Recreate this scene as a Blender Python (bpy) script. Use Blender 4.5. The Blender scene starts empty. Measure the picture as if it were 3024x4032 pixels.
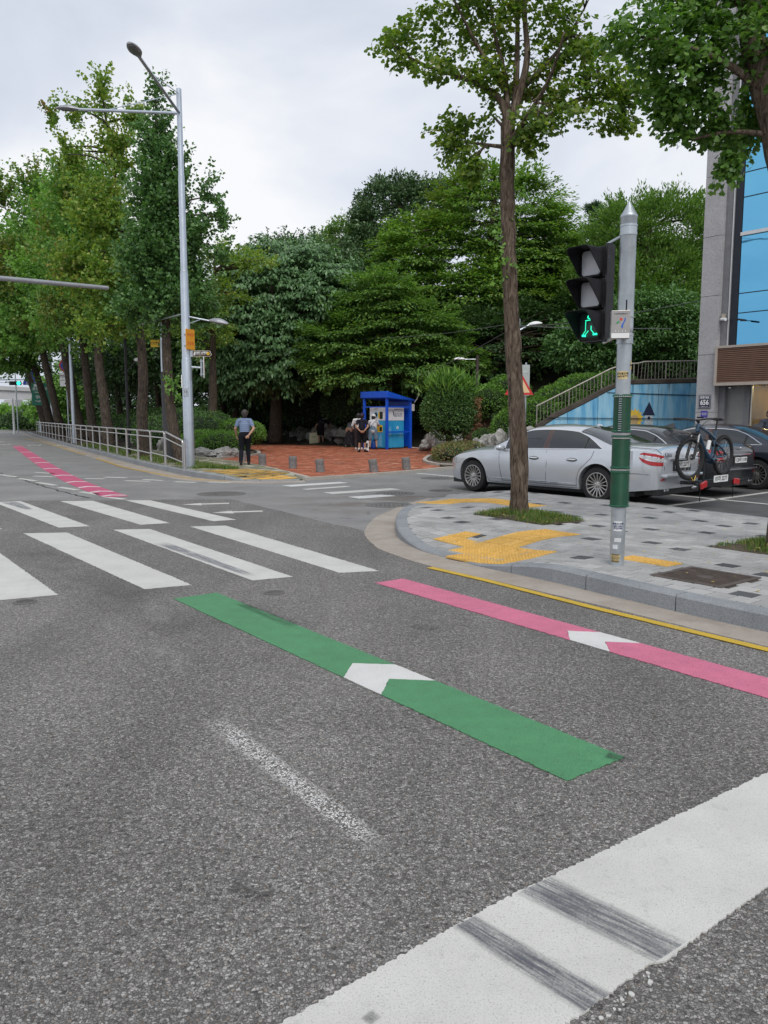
import bpy, bmesh, math, random
import numpy as np
from mathutils import Vector, Matrix, noise
from math import sin, cos, pi, radians as R

random.seed(11)
rng = np.random.default_rng(11)
S = bpy.context.scene
COL = S.collection

# ------------------------------------------------------------------ camera
cd = bpy.data.cameras.new('camera')
cam = bpy.data.objects.new('camera', cd); COL.objects.link(cam)
cam.location = (0, 0, 1.65)
cam.rotation_euler = (R(90 - 6.895), 0, 0)
cd.sensor_fit = 'VERTICAL'; cd.sensor_height = 24; cd.lens = 18.66
cd.clip_start = 0.05; cd.clip_end = 2000
S.camera = cam

# ------------------------------------------------------------------ world: overcast
SUN_EL, SUN_AZ = 50, 172        # azimuth of the sun, degrees clockwise from +Y
w = bpy.data.worlds.new('World'); S.world = w; w.use_nodes = True
nt = w.node_tree; nt.nodes.clear()
N = nt.nodes.new; L = nt.links.new
out = N('ShaderNodeOutputWorld')
sky = N('ShaderNodeTexSky'); sky.sky_type = 'NISHITA'; sky.sun_disc = False
sky.sun_elevation = R(SUN_EL); sky.sun_rotation = R(SUN_AZ); sky.air_density = 1.0; sky.dust_density = 2.0
b1 = N('ShaderNodeBackground'); b1.inputs[1].default_value = 0.12
L(sky.outputs[0], b1.inputs[0])
tc = N('ShaderNodeTexCoord')
mp = N('ShaderNodeMapping'); mp.inputs['Scale'].default_value = (1.0, 1.0, 2.2)
L(tc.outputs['Generated'], mp.inputs[0])
n1 = N('ShaderNodeTexNoise'); n1.inputs['Scale'].default_value = 1.9; n1.inputs['Detail'].default_value = 7
n1.inputs['Roughness'].default_value = .5; n1.inputs['Distortion'].default_value = .35
L(mp.outputs[0], n1.inputs['Vector'])
cr = N('ShaderNodeValToRGB')
e = cr.color_ramp.elements
e[0].position = .36; e[0].color = (.60, .655, .755, 1)
e[1].position = .64; e[1].color = (.97, .975, .99, 1)
m_ = cr.color_ramp.elements.new(.50); m_.color = (.74, .785, .87, 1)
L(n1.outputs['Fac'], cr.inputs[0])
b2 = N('ShaderNodeBackground'); b2.inputs[1].default_value = .88
L(cr.outputs[0], b2.inputs[0])
mx = N('ShaderNodeMixShader'); mx.inputs[0].default_value = .93
L(b1.outputs[0], mx.inputs[1]); L(b2.outputs[0], mx.inputs[2]); L(mx.outputs[0], out.inputs[0])

# ------------------------------------------------------------------ sun through cloud
sd = bpy.data.lights.new('sun', 'SUN'); sd.energy = 1.5; sd.angle = R(28); sd.color = (1, .97, .92)
so = bpy.data.objects.new('sun', sd); COL.objects.link(so)
_az = R(SUN_AZ)
_to = Vector((sin(_az) * cos(R(SUN_EL)), cos(_az) * cos(R(SUN_EL)), sin(R(SUN_EL))))
so.rotation_euler = _to.to_track_quat('Z', 'Y').to_euler(); so.location = (0, 0, 30)

S.view_settings.view_transform = 'Standard'; S.view_settings.look = 'None'
S.view_settings.exposure = 0.22; S.view_settings.gamma = 1.0; S.view_settings.use_curve_mapping = False
S.cycles.max_bounces = 6; S.cycles.transparent_max_bounces = 12
S.cycles.diffuse_bounces = 3; S.cycles.glossy_bounces = 3

# ------------------------------------------------------------------ helpers
def V(*a): return Vector(a)

class MB:
    """collects geometry for ONE mesh object"""
    def __init__(self): self.v = []; self.f = []; self.m = []
    def add(self, vs, fs, mi=0):
        o = len(self.v); self.v += [tuple(p) for p in vs]
        self.f += [tuple(i + o for i in f) for f in fs]; self.m += [mi] * len(fs); return self
    def box(self, c, s, rz=0, mat=None, mi=0):
        x, y, z = s[0] / 2, s[1] / 2, s[2] / 2
        M = mat if mat is not None else Matrix.Rotation(rz, 3, 'Z')
        c = Vector(c)
        vs = [c + M @ Vector((i * x, j * y, k * z)) for i in (-1, 1) for j in (-1, 1) for k in (-1, 1)]
        return self.add(vs, [(0, 1, 3, 2), (4, 6, 7, 5), (0, 4, 5, 1), (2, 3, 7, 6), (0, 2, 6, 4), (1, 5, 7, 3)], mi)
    def prism(self, poly, z0, z1, mi=0):
        n = len(poly)
        zz0 = z0 if callable(z0) else (lambda x, y: z0)
        zz1 = z1 if callable(z1) else (lambda x, y: z1)
        vs = [(p[0], p[1], zz0(p[0], p[1])) for p in poly] + [(p[0], p[1], zz1(p[0], p[1])) for p in poly]
        fs = [tuple(range(n, 2 * n))] + [(i, (i + 1) % n, n + (i + 1) % n, n + i) for i in range(n)]
        return self.add(vs, fs, mi)
    def slab(self, poly3, d, mi=0):
        """planar polygon in 3D given thickness vector d"""
        n = len(poly3); a = [Vector(p) for p in poly3]; b = [p + Vector(d) for p in a]
        fs = [tuple(range(n)), tuple(range(2 * n - 1, n - 1, -1))] + [(i, n + i, n + (i + 1) % n, (i + 1) % n) for i in range(n)]
        return self.add(a + b, fs, mi)
    def tube(self, pts, r, n=8, caps=True, closed=False, mi=0, sx=1, sy=1):
        pts = [Vector(p) for p in pts]; k = len(pts)
        rr = r if hasattr(r, '__len__') else [r] * k
        vs = []; up = None
        for i, p in enumerate(pts):
            if closed: t = pts[(i + 1) % k] - pts[i - 1]
            elif i == 0: t = pts[1] - p
            elif i == k - 1: t = p - pts[-2]
            else: t = pts[i + 1] - pts[i - 1]
            if t.length < 1e-9: t = Vector((0, 0, 1))
            t.normalize()
            if up is None:
                up = Vector((0, 0, 1)) if abs(t.z) < .9 else Vector((0, 1, 0))
            a = up - t * up.dot(t)
            if a.length < 1e-6: a = t.orthogonal()
            a.normalize(); up = a; b = t.cross(a)
            for j in range(n):
                th = 2 * pi * j / n
                vs.append(p + (a * cos(th) * sx + b * sin(th) * sy) * rr[i])
        fs = []
        kk = k if closed else k - 1
        for i in range(kk):
            for j in range(n):
                i2 = (i + 1) % k
                fs.append((i * n + j, i * n + (j + 1) % n, i2 * n + (j + 1) % n, i2 * n + j))
        if caps and not closed:
            fs.append(tuple(range(n - 1, -1, -1))); fs.append(tuple((k - 1) * n + j for j in range(n)))
        return self.add(vs, fs, mi)
    def lathe(self, prof, n=24, M=None, mi=0, closed=False):
        M = M or Matrix.Identity(4); k = len(prof); vs = []
        for r, z in prof:
            for j in range(n):
                th = 2 * pi * j / n
                vs.append(M @ Vector((r * cos(th), r * sin(th), z)))
        fs = []
        for i in range(k if closed else k - 1):
            i2 = (i + 1) % k
            for j in range(n):
                fs.append((i * n + j, i * n + (j + 1) % n, i2 * n + (j + 1) % n, i2 * n + j))
        return self.add(vs, fs, mi)
    def ell(self, c, r, nu=12, nv=8, M=None, mi=0):
        c = Vector(c); M = M or Matrix.Identity(3); vs = []; fs = []
        for i in range(nv + 1):
            ph = -pi / 2 + pi * i / nv
            for j in range(nu):
                th = 2 * pi * j / nu
                vs.append(c + M @ Vector((r[0] * cos(ph) * cos(th), r[1] * cos(ph) * sin(th), r[2] * sin(ph))))
        for i in range(nv):
            for j in range(nu):
                fs.append((i * nu + j, i * nu + (j + 1) % nu, (i + 1) * nu + (j + 1) % nu, (i + 1) * nu + j))
        return self.add(vs, fs, mi)
    def mesh(self, name, mats):
        me = bpy.data.meshes.new(name)
        me.from_pydata(self.v, [], self.f)
        ms = mats if isinstance(mats, (list, tuple)) else [mats]
        for m in ms: me.materials.append(m)
        if len(ms) > 1: me.polygons.foreach_set('material_index', self.m)
        me.update()
        return me
    def build(self, name, mats, parent=None, smooth=False, bevel=0, auto=None, label=None, kind=None):
        me = self.mesh(name, mats)
        return mobj(name, me, parent, smooth, bevel, label, kind)

def mobj(name, me, parent=None, smooth=False, bevel=0, label=None, kind=None, clean=True):
    if clean:
        bm = bmesh.new(); bm.from_mesh(me); bmesh.ops.recalc_face_normals(bm, faces=bm.faces); bm.to_mesh(me); bm.free()
    o = bpy.data.objects.new(name, me); COL.objects.link(o)
    if parent is not None: o.parent = parent
    if smooth:
        me.polygons.foreach_set('use_smooth', [True] * len(me.polygons))
        if smooth != 2: me.set_sharp_from_angle(angle=R(38))
    if bevel:
        b = o.modifiers.new('bevel', 'BEVEL'); b.width = bevel; b.segments = 2; b.limit_method = 'ANGLE'; b.angle_limit = R(40)
    if label: o['label'] = label
    if kind: o['kind'] = kind
    return o

def thing(name, label, cat, loc=(0, 0, 0), rz=0, group=None):
    o = bpy.data.objects.new(name, None); COL.objects.link(o); o.empty_display_size = .2
    o.location = loc; o.rotation_euler = (0, 0, rz)
    return tag(o, label, cat, group)

def tag(o, label, cat, group=None):
    o['label'] = label; o['category'] = cat
    if group: o['group'] = group
    return o

def frame(x, y, z=None):
    """3x3 matrix from axis columns"""
    x = Vector(x).normalized(); y = Vector(y).normalized(); z = x.cross(y) if z is None else Vector(z).normalized()
    return Matrix((x, y, z)).transposed()

def text(body, size, origin, right, up, mat, parent, name='lettering', depth=.002, align='CENTER', bold=0.0, sx=1.0):
    """text set on a surface: origin is the text's middle, right/up its axes"""
    c = bpy.data.curves.new(name, 'FONT'); c.body = body; c.size = size; c.align_x = align; c.align_y = 'CENTER'
    c.extrude = depth; c.offset = bold; c.resolution_u = 2
    t = bpy.data.objects.new(name, c)
    me = bpy.data.meshes.new_from_object(t)
    bpy.data.objects.remove(t); bpy.data.curves.remove(c)
    r = Vector(right).normalized(); u = Vector(up).normalized(); n = r.cross(u)
    M = Matrix((r * sx, u, n)).transposed().to_4x4(); M.translation = Vector(origin)
    me.transform(M); me.materials.clear(); me.materials.append(mat)
    o = bpy.data.objects.new(name, me); COL.objects.link(o)
    if parent is not None: o.parent = parent
    return o

def catmull(pts, k=8, closed=False):
    pts = [Vector(p) for p in pts]; n = len(pts); outp = []
    rngi = range(n) if closed else range(n - 1)
    for i in rngi:
        p0 = pts[i - 1] if (closed or i > 0) else pts[0] * 2 - pts[1]
        p1 = pts[i]; p2 = pts[(i + 1) % n]
        p3 = pts[(i + 2) % n] if (closed or i + 2 < n) else p2 * 2 - p1
        for j in range(k):
            t = j / k
            outp.append(.5 * ((2 * p1) + (p2 - p0) * t + (2 * p0 - 5 * p1 + 4 * p2 - p3) * t * t + (3 * p1 - p0 - 3 * p2 + p3) * t ** 3))
    if not closed: outp.append(pts[-1])
    return outp

def resample(pts, step):
    pts = [Vector(p) for p in pts]; o = [pts[0].copy()]; left = step
    for a, b in zip(pts, pts[1:]):
        d = (b - a).length; pos = 0
        while d - pos >= left:
            pos += left; o.append(a.lerp(b, pos / d)); left = step
        left -= d - pos
    return o

def interp(x, xs, ys):
    return float(np.interp(x, xs, ys))

def clip_poly(subj, clip):
    """Sutherland-Hodgman: subj clipped by convex counter-clockwise clip"""
    outp = list(subj)
    for i in range(len(clip)):
        a = clip[i]; b = clip[(i + 1) % len(clip)]
        ex, ey = b[0] - a[0], b[1] - a[1]
        inp = outp; outp = []
        if not inp: break
        for j in range(len(inp)):
            p = inp[j - 1]; q = inp[j]
            sp = ex * (p[1] - a[1]) - ey * (p[0] - a[0]); sq = ex * (q[1] - a[1]) - ey * (q[0] - a[0])
            if sq >= 0:
                if sp < 0:
                    t = sp / (sp - sq); outp.append((p[0] + (q[0] - p[0]) * t, p[1] + (q[1] - p[1]) * t))
                outp.append(q)
            elif sp >= 0:
                t = sp / (sp - sq); outp.append((p[0] + (q[0] - p[0]) * t, p[1] + (q[1] - p[1]) * t))
    # drop doubles
    res = []
    for p in outp:
        if not res or abs(p[0] - res[-1][0]) + abs(p[1] - res[-1][1]) > 1e-5: res.append(p)
    if len(res) > 1 and abs(res[0][0] - res[-1][0]) + abs(res[0][1] - res[-1][1]) < 1e-5: res.pop()
    return res

def area2(p):
    return .5 * sum(p[i - 1][0] * p[i][1] - p[i][0] * p[i - 1][1] for i in range(len(p)))

def inside(p, poly):
    x, y = p; c = False
    for i in range(len(poly)):
        x1, y1 = poly[i - 1]; x2, y2 = poly[i]
        if (y1 > y) != (y2 > y) and x < (x2 - x1) * (y - y1) / (y2 - y1) + x1: c = not c
    return c

# ------------------------------------------------------------------ materials
class Mat:
    def __init__(self, name):
        self.m = bpy.data.materials.new(name); self.m.use_nodes = True
        self.t = self.m.node_tree; self.t.nodes.clear()
        self.out = self.n('ShaderNodeOutputMaterial')
    def n(self, typ, **kw):
        x = self.t.nodes.new(typ)
        for k, v in kw.items():
            if k.startswith('i_'):
                x.inputs[k[2:].replace('_', ' ')].default_value = v
            else: setattr(x, k, v)
        return x
    def l(self, a, b): self.t.links.new(a, b)
    def coord(self, world=False, scale=(1, 1, 1), rot=0):
        if world: c = self.n('ShaderNodeNewGeometry').outputs['Position']
        else: c = self.n('ShaderNodeTexCoord').outputs['Object']
        mp = self.n('ShaderNodeMapping'); mp.inputs['Scale'].default_value = scale; mp.inputs['Rotation'].default_value = (0, 0, rot)
        self.l(c, mp.inputs[0]); return mp.outputs[0]
    def noise(self, vec, scale, detail=4, rough=.55, dist=0):
        x = self.n('ShaderNodeTexNoise'); x.inputs['Scale'].default_value = scale; x.inputs['Detail'].default_value = detail
        x.inputs['Roughness'].default_value = rough; x.inputs['Distortion'].default_value = dist
        self.l(vec, x.inputs['Vector']); return x.outputs['Fac']
    def voro(self, vec, scale, feature='F1', rand=1):
        x = self.n('ShaderNodeTexVoronoi'); x.feature = feature; x.inputs['Scale'].default_value = scale
        x.inputs['Randomness'].default_value = rand
        self.l(vec, x.inputs['Vector']); return x
    def ramp(self, fac, stops, interp='LINEAR'):
        x = self.n('ShaderNodeValToRGB'); x.color_ramp.interpolation = interp
        el = x.color_ramp.elements
        while len(el) < len(stops): el.new(.5)
        for e_, (p, c) in zip(el, stops):
            e_.position = p; e_.color = (c, c, c, 1) if not hasattr(c, '__len__') else (*c[:3], 1)
        self.l(fac, x.inputs[0]); return x.outputs[0]
    def mix(self, fac, a, b, typ='MIX'):
        x = self.n('ShaderNodeMix', data_type='RGBA', blend_type=typ)
        def put(s, v):
            if hasattr(v, 'links'): self.l(v, s)
            elif hasattr(v, '__len__'): s.default_value = (*v[:3], 1)
            else: s.default_value = (v, v, v, 1)
        if hasattr(fac, 'links'): self.l(fac, x.inputs[0])
        else: x.inputs[0].default_value = fac
        put(x.inputs[6], a); put(x.inputs[7], b); return x.outputs[2]
    def math(self, op, a, b=0.0, clamp=False):
        x = self.n('ShaderNodeMath', operation=op); x.use_clamp = clamp
        for s, v in ((x.inputs[0], a), (x.inputs[1], b)):
            if hasattr(v, 'links'): self.l(v, s)
            else: s.default_value = v
        return x.outputs[0]
    def bump(self, h, strength=.3, dist=.01):
        x = self.n('ShaderNodeBump'); x.inputs['Strength'].default_value = strength; x.inputs['Distance'].default_value = dist
        self.l(h, x.inputs['Height']); return x.outputs[0]
    def bsdf(self, color, rough=.6, metal=0, spec=.5, normal=None, coat=0, **kw):
        b = self.n('ShaderNodeBsdfPrincipled')
        def put(nm, v):
            s = b.inputs[nm]
            if hasattr(v, 'links'): self.l(v, s)
            elif hasattr(v, '__len__'): s.default_value = (*v[:3], 1)
            else: s.default_value = v
        put('Base Color', color if hasattr(color, 'links') or hasattr(color, '__len__') else (color,) * 3)
        put('Roughness', rough); put('Metallic', metal); put('Specular IOR Level', spec)
        if coat: put('Coat Weight', coat); put('Coat Roughness', .04)
        for k, v in kw.items(): put(k, v)
        if normal is not None: self.l(normal, b.inputs['Normal'])
        self.l(b.outputs[0], self.out.inputs[0]); self.b = b; return self
    def done(self): return self.m

def simple(name, c, rough=.6, metal=0, var=.12, scale=6, bump=.0, bscale=80, spec=.5, coat=0, dirt=0, dirtc=(.05, .045, .04)):
    """a paint, metal or cloth with faint mottling and wear"""
    q = Mat(name); co = q.coord()
    n = q.noise(co, scale, 6, .6)
    lo = tuple(x * (1 - var) for x in c); hi = tuple(min(1, x * (1 + var)) for x in c)
    col = q.ramp(n, [(.3, lo), (.7, hi)])
    if dirt:
        d = q.noise(co, scale * 2.3, 8, .7)
        col = q.mix(q.ramp(d, [(.52, 0.), (.72, dirt)]), col, dirtc)
    nm = None
    if bump: nm = q.bump(q.noise(co, bscale, 4, .6), bump, .01)
    rr = q.ramp(q.noise(co, scale * 1.7, 4), [(.3, max(.02, rough - .08)), (.7, min(1, rough + .08))])
    return q.bsdf(col, rr, metal, spec, nm, coat).done()

def island(name, stops, rough=.75, bump=.25, bscale=70, var=.12, spec=.35, gran=0):
    """every loose piece of a mesh takes its own tone"""
    q = Mat(name); g = q.n('ShaderNodeNewGeometry').outputs['Random Per Island']
    oi = q.n('ShaderNodeObjectInfo').outputs['Random']
    r = q.math('FRACT', q.math('ADD', g, oi))
    col = q.ramp(r, stops)
    co = q.coord(True); n = q.noise(co, 30, 6, .65)
    col = q.mix(1, col, q.ramp(n, [(.25, 1 - var), (.75, 1 + var)]), 'MULTIPLY')
    big = q.noise(co, 1.1, 5, .6)
    col = q.mix(1, col, q.ramp(big, [(.3, .76), (.7, 1.12)]), 'MULTIPLY')
    col = q.mix(q.ramp(q.noise(co, 3.1, 7, .75, .6), [(.58, 0.), (.74, .4)]), col, (.10, .092, .08))
    if gran:
        sp = q.noise(co, 260, 2, .5); col = q.mix(1, col, q.ramp(sp, [(.35, 1 - gran), (.65, 1 + gran)]), 'MULTIPLY')
    return q.bsdf(col, rough, 0, spec, q.bump(q.noise(co, bscale, 5, .6), bump, .004)).done()

LB = 1.88
def leafmat(name, cols, rough=.5, trans=.3, patch=None, pscale=.6, spec=.4, pth=(.52, .66)):
    q = Mat(name)
    g = q.n('ShaderNodeNewGeometry').outputs['Random Per Island']
    n_ = len(cols); cols = [tuple(x * LB for x in c) for c in cols]
    col = q.ramp(g, [(i / (n_ - 1), c) for i, c in enumerate(cols)])
    co = q.coord()
    if patch:
        pn = q.noise(co, pscale, 3, .5); rn = q.math('ADD', pn, q.math('MULTIPLY', q.math('SUBTRACT', g, .5), .18))
        col = q.mix(q.ramp(rn, [(pth[0], 0.), (pth[1], 1.)]), col, patch)
    q.bsdf(col, rough, 0, spec)
    tr = q.n('ShaderNodeBsdfTranslucent'); q.l(q.mix(1, col, (1.5, 1.7, .7), 'MULTIPLY'), tr.inputs[0])
    ms = q.n('ShaderNodeMixShader'); ms.inputs[0].default_value = trans
    q.l(q.b.outputs[0], ms.inputs[1]); q.l(tr.outputs[0], ms.inputs[2]); q.l(ms.outputs[0], q.out.inputs[0])
    return q.done()

def emit(name, c, s):
    q = Mat(name); q.bsdf((.02, .02, .02), .3, **{'Emission Color': c, 'Emission Strength': s}); return q.done()

M = {}
def asphalt():
    q = Mat('asphalt'); co = q.coord(True)
    # aggregate: stones in a dark binder
    nz = q.n('ShaderNodeTexNoise'); nz.inputs['Scale'].default_value = 70; nz.inputs['Detail'].default_value = 3; q.l(co, nz.inputs['Vector'])
    va = q.n('ShaderNodeVectorMath', operation='SCALE'); va.inputs['Scale'].default_value = .016; q.l(nz.outputs['Color'], va.inputs[0])
    vb = q.n('ShaderNodeVectorMath', operation='ADD'); q.l(co, vb.inputs[0]); q.l(va.outputs[0], vb.inputs[1]); cw = vb.outputs[0]
    v1 = q.voro(cw, 92); v2 = q.voro(cw, 92, 'DISTANCE_TO_EDGE')
    st = q.n('ShaderNodeSeparateColor'); q.l(v1.outputs['Color'], st.inputs[0])
    stone = q.ramp(st.outputs[0], [(0, (.10, .095, .09)), (.25, (.172, .164, .156)), (.7, (.262, .251, .239)), (1, (.42, .405, .385))])
    warm = q.ramp(st.outputs[1], [(.86, 0.), (.95, .35)])
    stone = q.mix(warm, stone, (.24, .17, .11))
    edge = q.ramp(v2.outputs['Distance'], [(0.0, 0.), (.13, 1.)])
    near = q.mix(edge, (.085, .081, .077), stone)
    gaps = q.ramp(q.noise(co, 48, 3, .6), [(.33, .38), (.45, 1.)])
    near = q.mix(1, near, gaps, 'MULTIPLY')
    big = q.noise(co, .55, 5, .6, .4)
    near = q.mix(1, near, q.ramp(big, [(.3, .86), (.7, 1.16)]), 'MULTIPLY')
    trk = q.noise(q.coord(True, (1.1, .16, 1), R(38)), 1.0, 4, .55, .3)
    near = q.mix(1, near, q.ramp(trk, [(.32, .82), (.68, 1.10)]), 'MULTIPLY')
    ptc = q.ramp(q.noise(co, 2.3, 6, .7, .8), [(.60, 0.), (.74, .28)])
    near = q.mix(ptc, near, (.075, .072, .07))
    # older, smoother coat beyond the seam across the junction
    fine = q.noise(co, 130, 3, .7)
    far = q.ramp(fine, [(.3, (.165, .161, .157)), (.7, (.29, .284, .277))])
    far = q.mix(1, far, q.ramp(q.noise(co, .8, 6, .65, .6), [(.3, .78), (.7, 1.15)]), 'MULTIPLY')
    sx = q.n('ShaderNodeSeparateXYZ'); q.l(co, sx.inputs[0])
    jit = q.math('MULTIPLY', q.math('SUBTRACT', q.noise(co, 3, 4), .5), .12)
    d = q.math('SUBTRACT', q.math('ADD', sx.outputs[1], jit), q.math('ADD', q.math('MULTIPLY', sx.outputs[0], .07), 16.02))
    mfar = q.math('GREATER_THAN', d, 0.0)
    # the side street right of the junction is old and muddy as well
    ms = q.math('GREATER_THAN', q.math('ADD', q.math('ADD', q.math('MULTIPLY', sx.outputs[0], 1.6), sx.outputs[1]), q.math('MULTIPLY', jit, 3)), 10.9)
    ms = q.math('MULTIPLY', ms, q.math('GREATER_THAN', sx.outputs[1], 10.6))
    mask = q.math('MAXIMUM', mfar, ms)
    col = q.mix(mask, near, far)
    mud = q.noise(q.coord(True, (.55, 1.4, 1)), 1.1, 8, .72, .8)
    dx = q.math('SUBTRACT', sx.outputs[0], 0.2); dy = q.math('SUBTRACT', sx.outputs[1], 15.6)
    dist = q.math('SQRT', q.math('ADD', q.math('MULTIPLY', q.math('MULTIPLY', dx, dx), .10), q.math('MULTIPLY', q.math('MULTIPLY', dy, dy), .16)))
    fall = q.ramp(dist, [(.25, 1.), (1., 0.)])
    mudm = q.math('MULTIPLY', q.ramp(mud, [(.46, 0.), (.60, .75)]), fall)
    col = q.mix(mudm, col, (.105, .078, .060))
    tar = q.ramp(q.noise(co, 1.7, 7, .7, 1.2), [(.60, 0.), (.68, .55)])
    col = q.mix(q.math('MULTIPLY', tar, mask), col, (.06, .058, .058))
    # pale seam
    seam = q.ramp(q.math('ABSOLUTE', d), [(0., .5), (.05, 0.)])
    col = q.mix(seam, col, (.26, .255, .25))
    hgt = q.mix(mask, edge, q.ramp(fine, [(.3, 0.), (.7, .5)]))
    hh = q.math('MULTIPLY', q.math('MULTIPLY', hgt, gaps), .9)
    rough = q.ramp(st.outputs[2], [(0, .55), (1, .85)])
    return q.bsdf(col, rough, 0, .35, q.bump(hh, .6, .006)).done()
M['asphalt'] = asphalt()

def roadpaint(name, c, wear=.22, scale=14, c2=(.12, .118, .115), thru=0.0):
    q = Mat(name); co = q.coord(True)
    n = q.noise(co, 2.2, 6, .65)
    col = q.ramp(n, [(.3, tuple(x * .86 for x in c)), (.7, tuple(min(1, x * 1.05) for x in c))])
    pit = q.noise(co, 150, 3, .6)
    col = q.mix(q.ramp(pit, [(.28, .75), (.45, 0.)]), col, tuple(x * .4 for x in c))
    col = q.mix(q.ramp(q.noise(co, 420, 2, .5), [(.35, .28), (.55, 0.)]), col, tuple(x * .5 for x in c))
    grime = q.noise(q.coord(True, (1, 1, 1)), scale, 8, .75, .5)
    col = q.mix(q.ramp(grime, [(.56, 0.), (.80, wear)]), col, c2)
    v3 = q.voro(co, 84, 'DISTANCE_TO_EDGE')
    if thru:
        col = q.mix(q.math('MULTIPLY', q.ramp(v3.outputs['Distance'], [(.0, 1.), (.10, 0.)]), q.ramp(q.noise(co, 9, 5, .7), [(.35, 0.), (.65, thru)])), col, tuple(x * .35 for x in c))
    h = q.math('ADD', q.math('MULTIPLY', q.noise(co, 260, 4, .6), .8), q.math('MULTIPLY', q.ramp(v3.outputs['Distance'], [(0., 0.), (.2, 1.)]), thru))
    return q.bsdf(col, .62, 0, .4, q.bump(h, .4, .004)).done()
M['white_paint'] = roadpaint('white_paint', (.60, .595, .56), .45)
M['white_clean'] = roadpaint('white_clean', (.66, .655, .64), .10)
M['green_paint'] = roadpaint('green_paint', (.09, .29, .135), .35, 7, (.06, .14, .08), .9)
M['pink_paint'] = roadpaint('pink_paint', (.67, .185, .295), .35, 7, (.36, .14, .19), .9)
M['pink_far'] = roadpaint('pink_far', (.54, .105, .20), .15, 9, (.35, .1, .16))
M['yellow_paint'] = roadpaint('yellow_paint', (.60, .40, .04), .45, 12, (.2, .16, .1))
M['yellow_worn'] = roadpaint('yellow_worn', (.50, .32, .08), .8, 6, (.17, .15, .12))

def decal(name, c, streak=(60, 2.5, 1), rot=0, lo=.45, hi=.62, dens=.85, stones=False):
    """a worn, patchy film on the surface below"""
    q = Mat(name); co = q.coord(True)
    av = q.n('ShaderNodeAttribute'); av.attribute_name = 'suv'
    mp_ = q.n('ShaderNodeMapping'); mp_.inputs['Scale'].default_value = streak; q.l(av.outputs['Vector'], mp_.inputs[0])
    n = q.noise(mp_.outputs[0], 1, 6, .7)
    n2 = q.math('ADD', q.math('MULTIPLY', q.noise(co, 170, 3, .6), .6), q.math('MULTIPLY', q.noise(co, 5, 4, .6), .4))
    a = q.ramp(q.math('ADD', q.math('MULTIPLY', n, .65), q.math('MULTIPLY', n2, .35)), [(lo, 0.), (hi, dens)])
    if stones:
        st = q.n('ShaderNodeSeparateColor'); q.l(q.voro(co, 105).outputs['Color'], st.inputs[0])
        v2 = q.voro(co, 105, 'DISTANCE_TO_EDGE')
        a = q.math('MULTIPLY', a, q.math('MULTIPLY', q.ramp(st.outputs[1], [(.35, 0.), (.5, 1.)]), q.ramp(v2.outputs['Distance'], [(.04, 0.), (.14, 1.)])))
    at = q.n('ShaderNodeAttribute'); at.attribute_name = 'fade'
    a = q.math('MULTIPLY', a, at.outputs['Fac'], True)
    q.bsdf(c, .75, 0, .3)
    tr = q.n('ShaderNodeBsdfTransparent'); ms = q.n('ShaderNodeMixShader')
    q.l(a, ms.inputs[0]); q.l(tr.outputs[0], ms.inputs[1]); q.l(q.b.outputs[0], ms.inputs[2]); q.l(ms.outputs[0], q.out.inputs[0])
    return q.done()

M['gutter'] = (lambda q: (lambda co: q.bsdf(
    q.mix(q.ramp(q.noise(co, 2.0, 7, .7), [(.45, 0.), (.7, .55)]),
          q.mix(1, q.ramp(q.noise(co, 1.2, 5), [(.3, (.285, .25, .215)), (.7, (.375, .335, .295))]),
                q.ramp(q.voro(co, 120).outputs['Distance'], [(.0, .72), (.5, 1.12)]), 'MULTIPLY'), (.20, .165, .135)),
    .85, 0, .3, q.bump(q.noise(co, 110, 4, .7), .5, .005)).done())(q.coord(True)))(Mat('gutter_concrete'))

def granite(name, a, b, speck=.3, scale=190):
    q = Mat(name); co = q.coord()
    n = q.noise(co, 1.6, 5)
    col = q.ramp(n, [(.3, a), (.7, b)])
    st = q.n('ShaderNodeSeparateColor'); q.l(q.voro(co, scale).outputs['Color'], st.inputs[0])
    col = q.mix(1, col, q.ramp(st.outputs[0], [(0, 1 - speck * 1.6), (.4, 1.), (1, 1 + speck)]), 'MULTIPLY')
    col = q.mix(q.ramp(q.noise(co, 5, 8, .75), [(.55, 0.), (.8, .35)]), col, tuple(x * .45 for x in a))
    return q.bsdf(col, .7, 0, .35, q.bump(q.noise(co, 140, 3), .18, .003)).done()
M['curb'] = granite('curb_granite', (.20, .213, .228), (.27, .283, .297), .22)
M['granite'] = granite('granite_cladding', (.35, .345, .355), (.41, .405, .415), .36, 130)
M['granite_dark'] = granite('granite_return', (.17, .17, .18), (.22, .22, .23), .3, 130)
M['granite_kerb'] = granite('granite_kerb', (.36, .33, .29), (.45, .42, .37), .2)
M['paver'] = island('grey_paver', [(0, (.305, .304, .30)), (.5, (.355, .353, .347)), (1, (.41, .405, .396))], .8, .3, 120, .1, gran=.12)
M['paver_dark'] = island('dark_paver', [(0, (.060, .062, .068)), (1, (.095, .097, .105))], .75, .3, 120, .1, gran=.12)
M['paver_mix'] = island('old_paver', [(0, (.14, .155, .10)), (.3, (.26, .24, .17)), (.55, (.20, .20, .13)), (.8, (.36, .33, .24)), (1, (.48, .46, .39))], .85, .4, 60, .25)
M['mortar'] = simple('joint_sand', (.10, .097, .09), .9, 0, .3, 20, .4, 120)
M['tactile'] = island('yellow_tactile', [(0, (.60, .355, .075)), (1, (.70, .43, .12))], .7, .2, 90, .14)
M['tactile_old'] = island('old_tactile', [(0, (.30, .20, .07)), (.6, (.42, .27, .08)), (1, (.62, .38, .10))], .8, .3, 60, .25)
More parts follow.
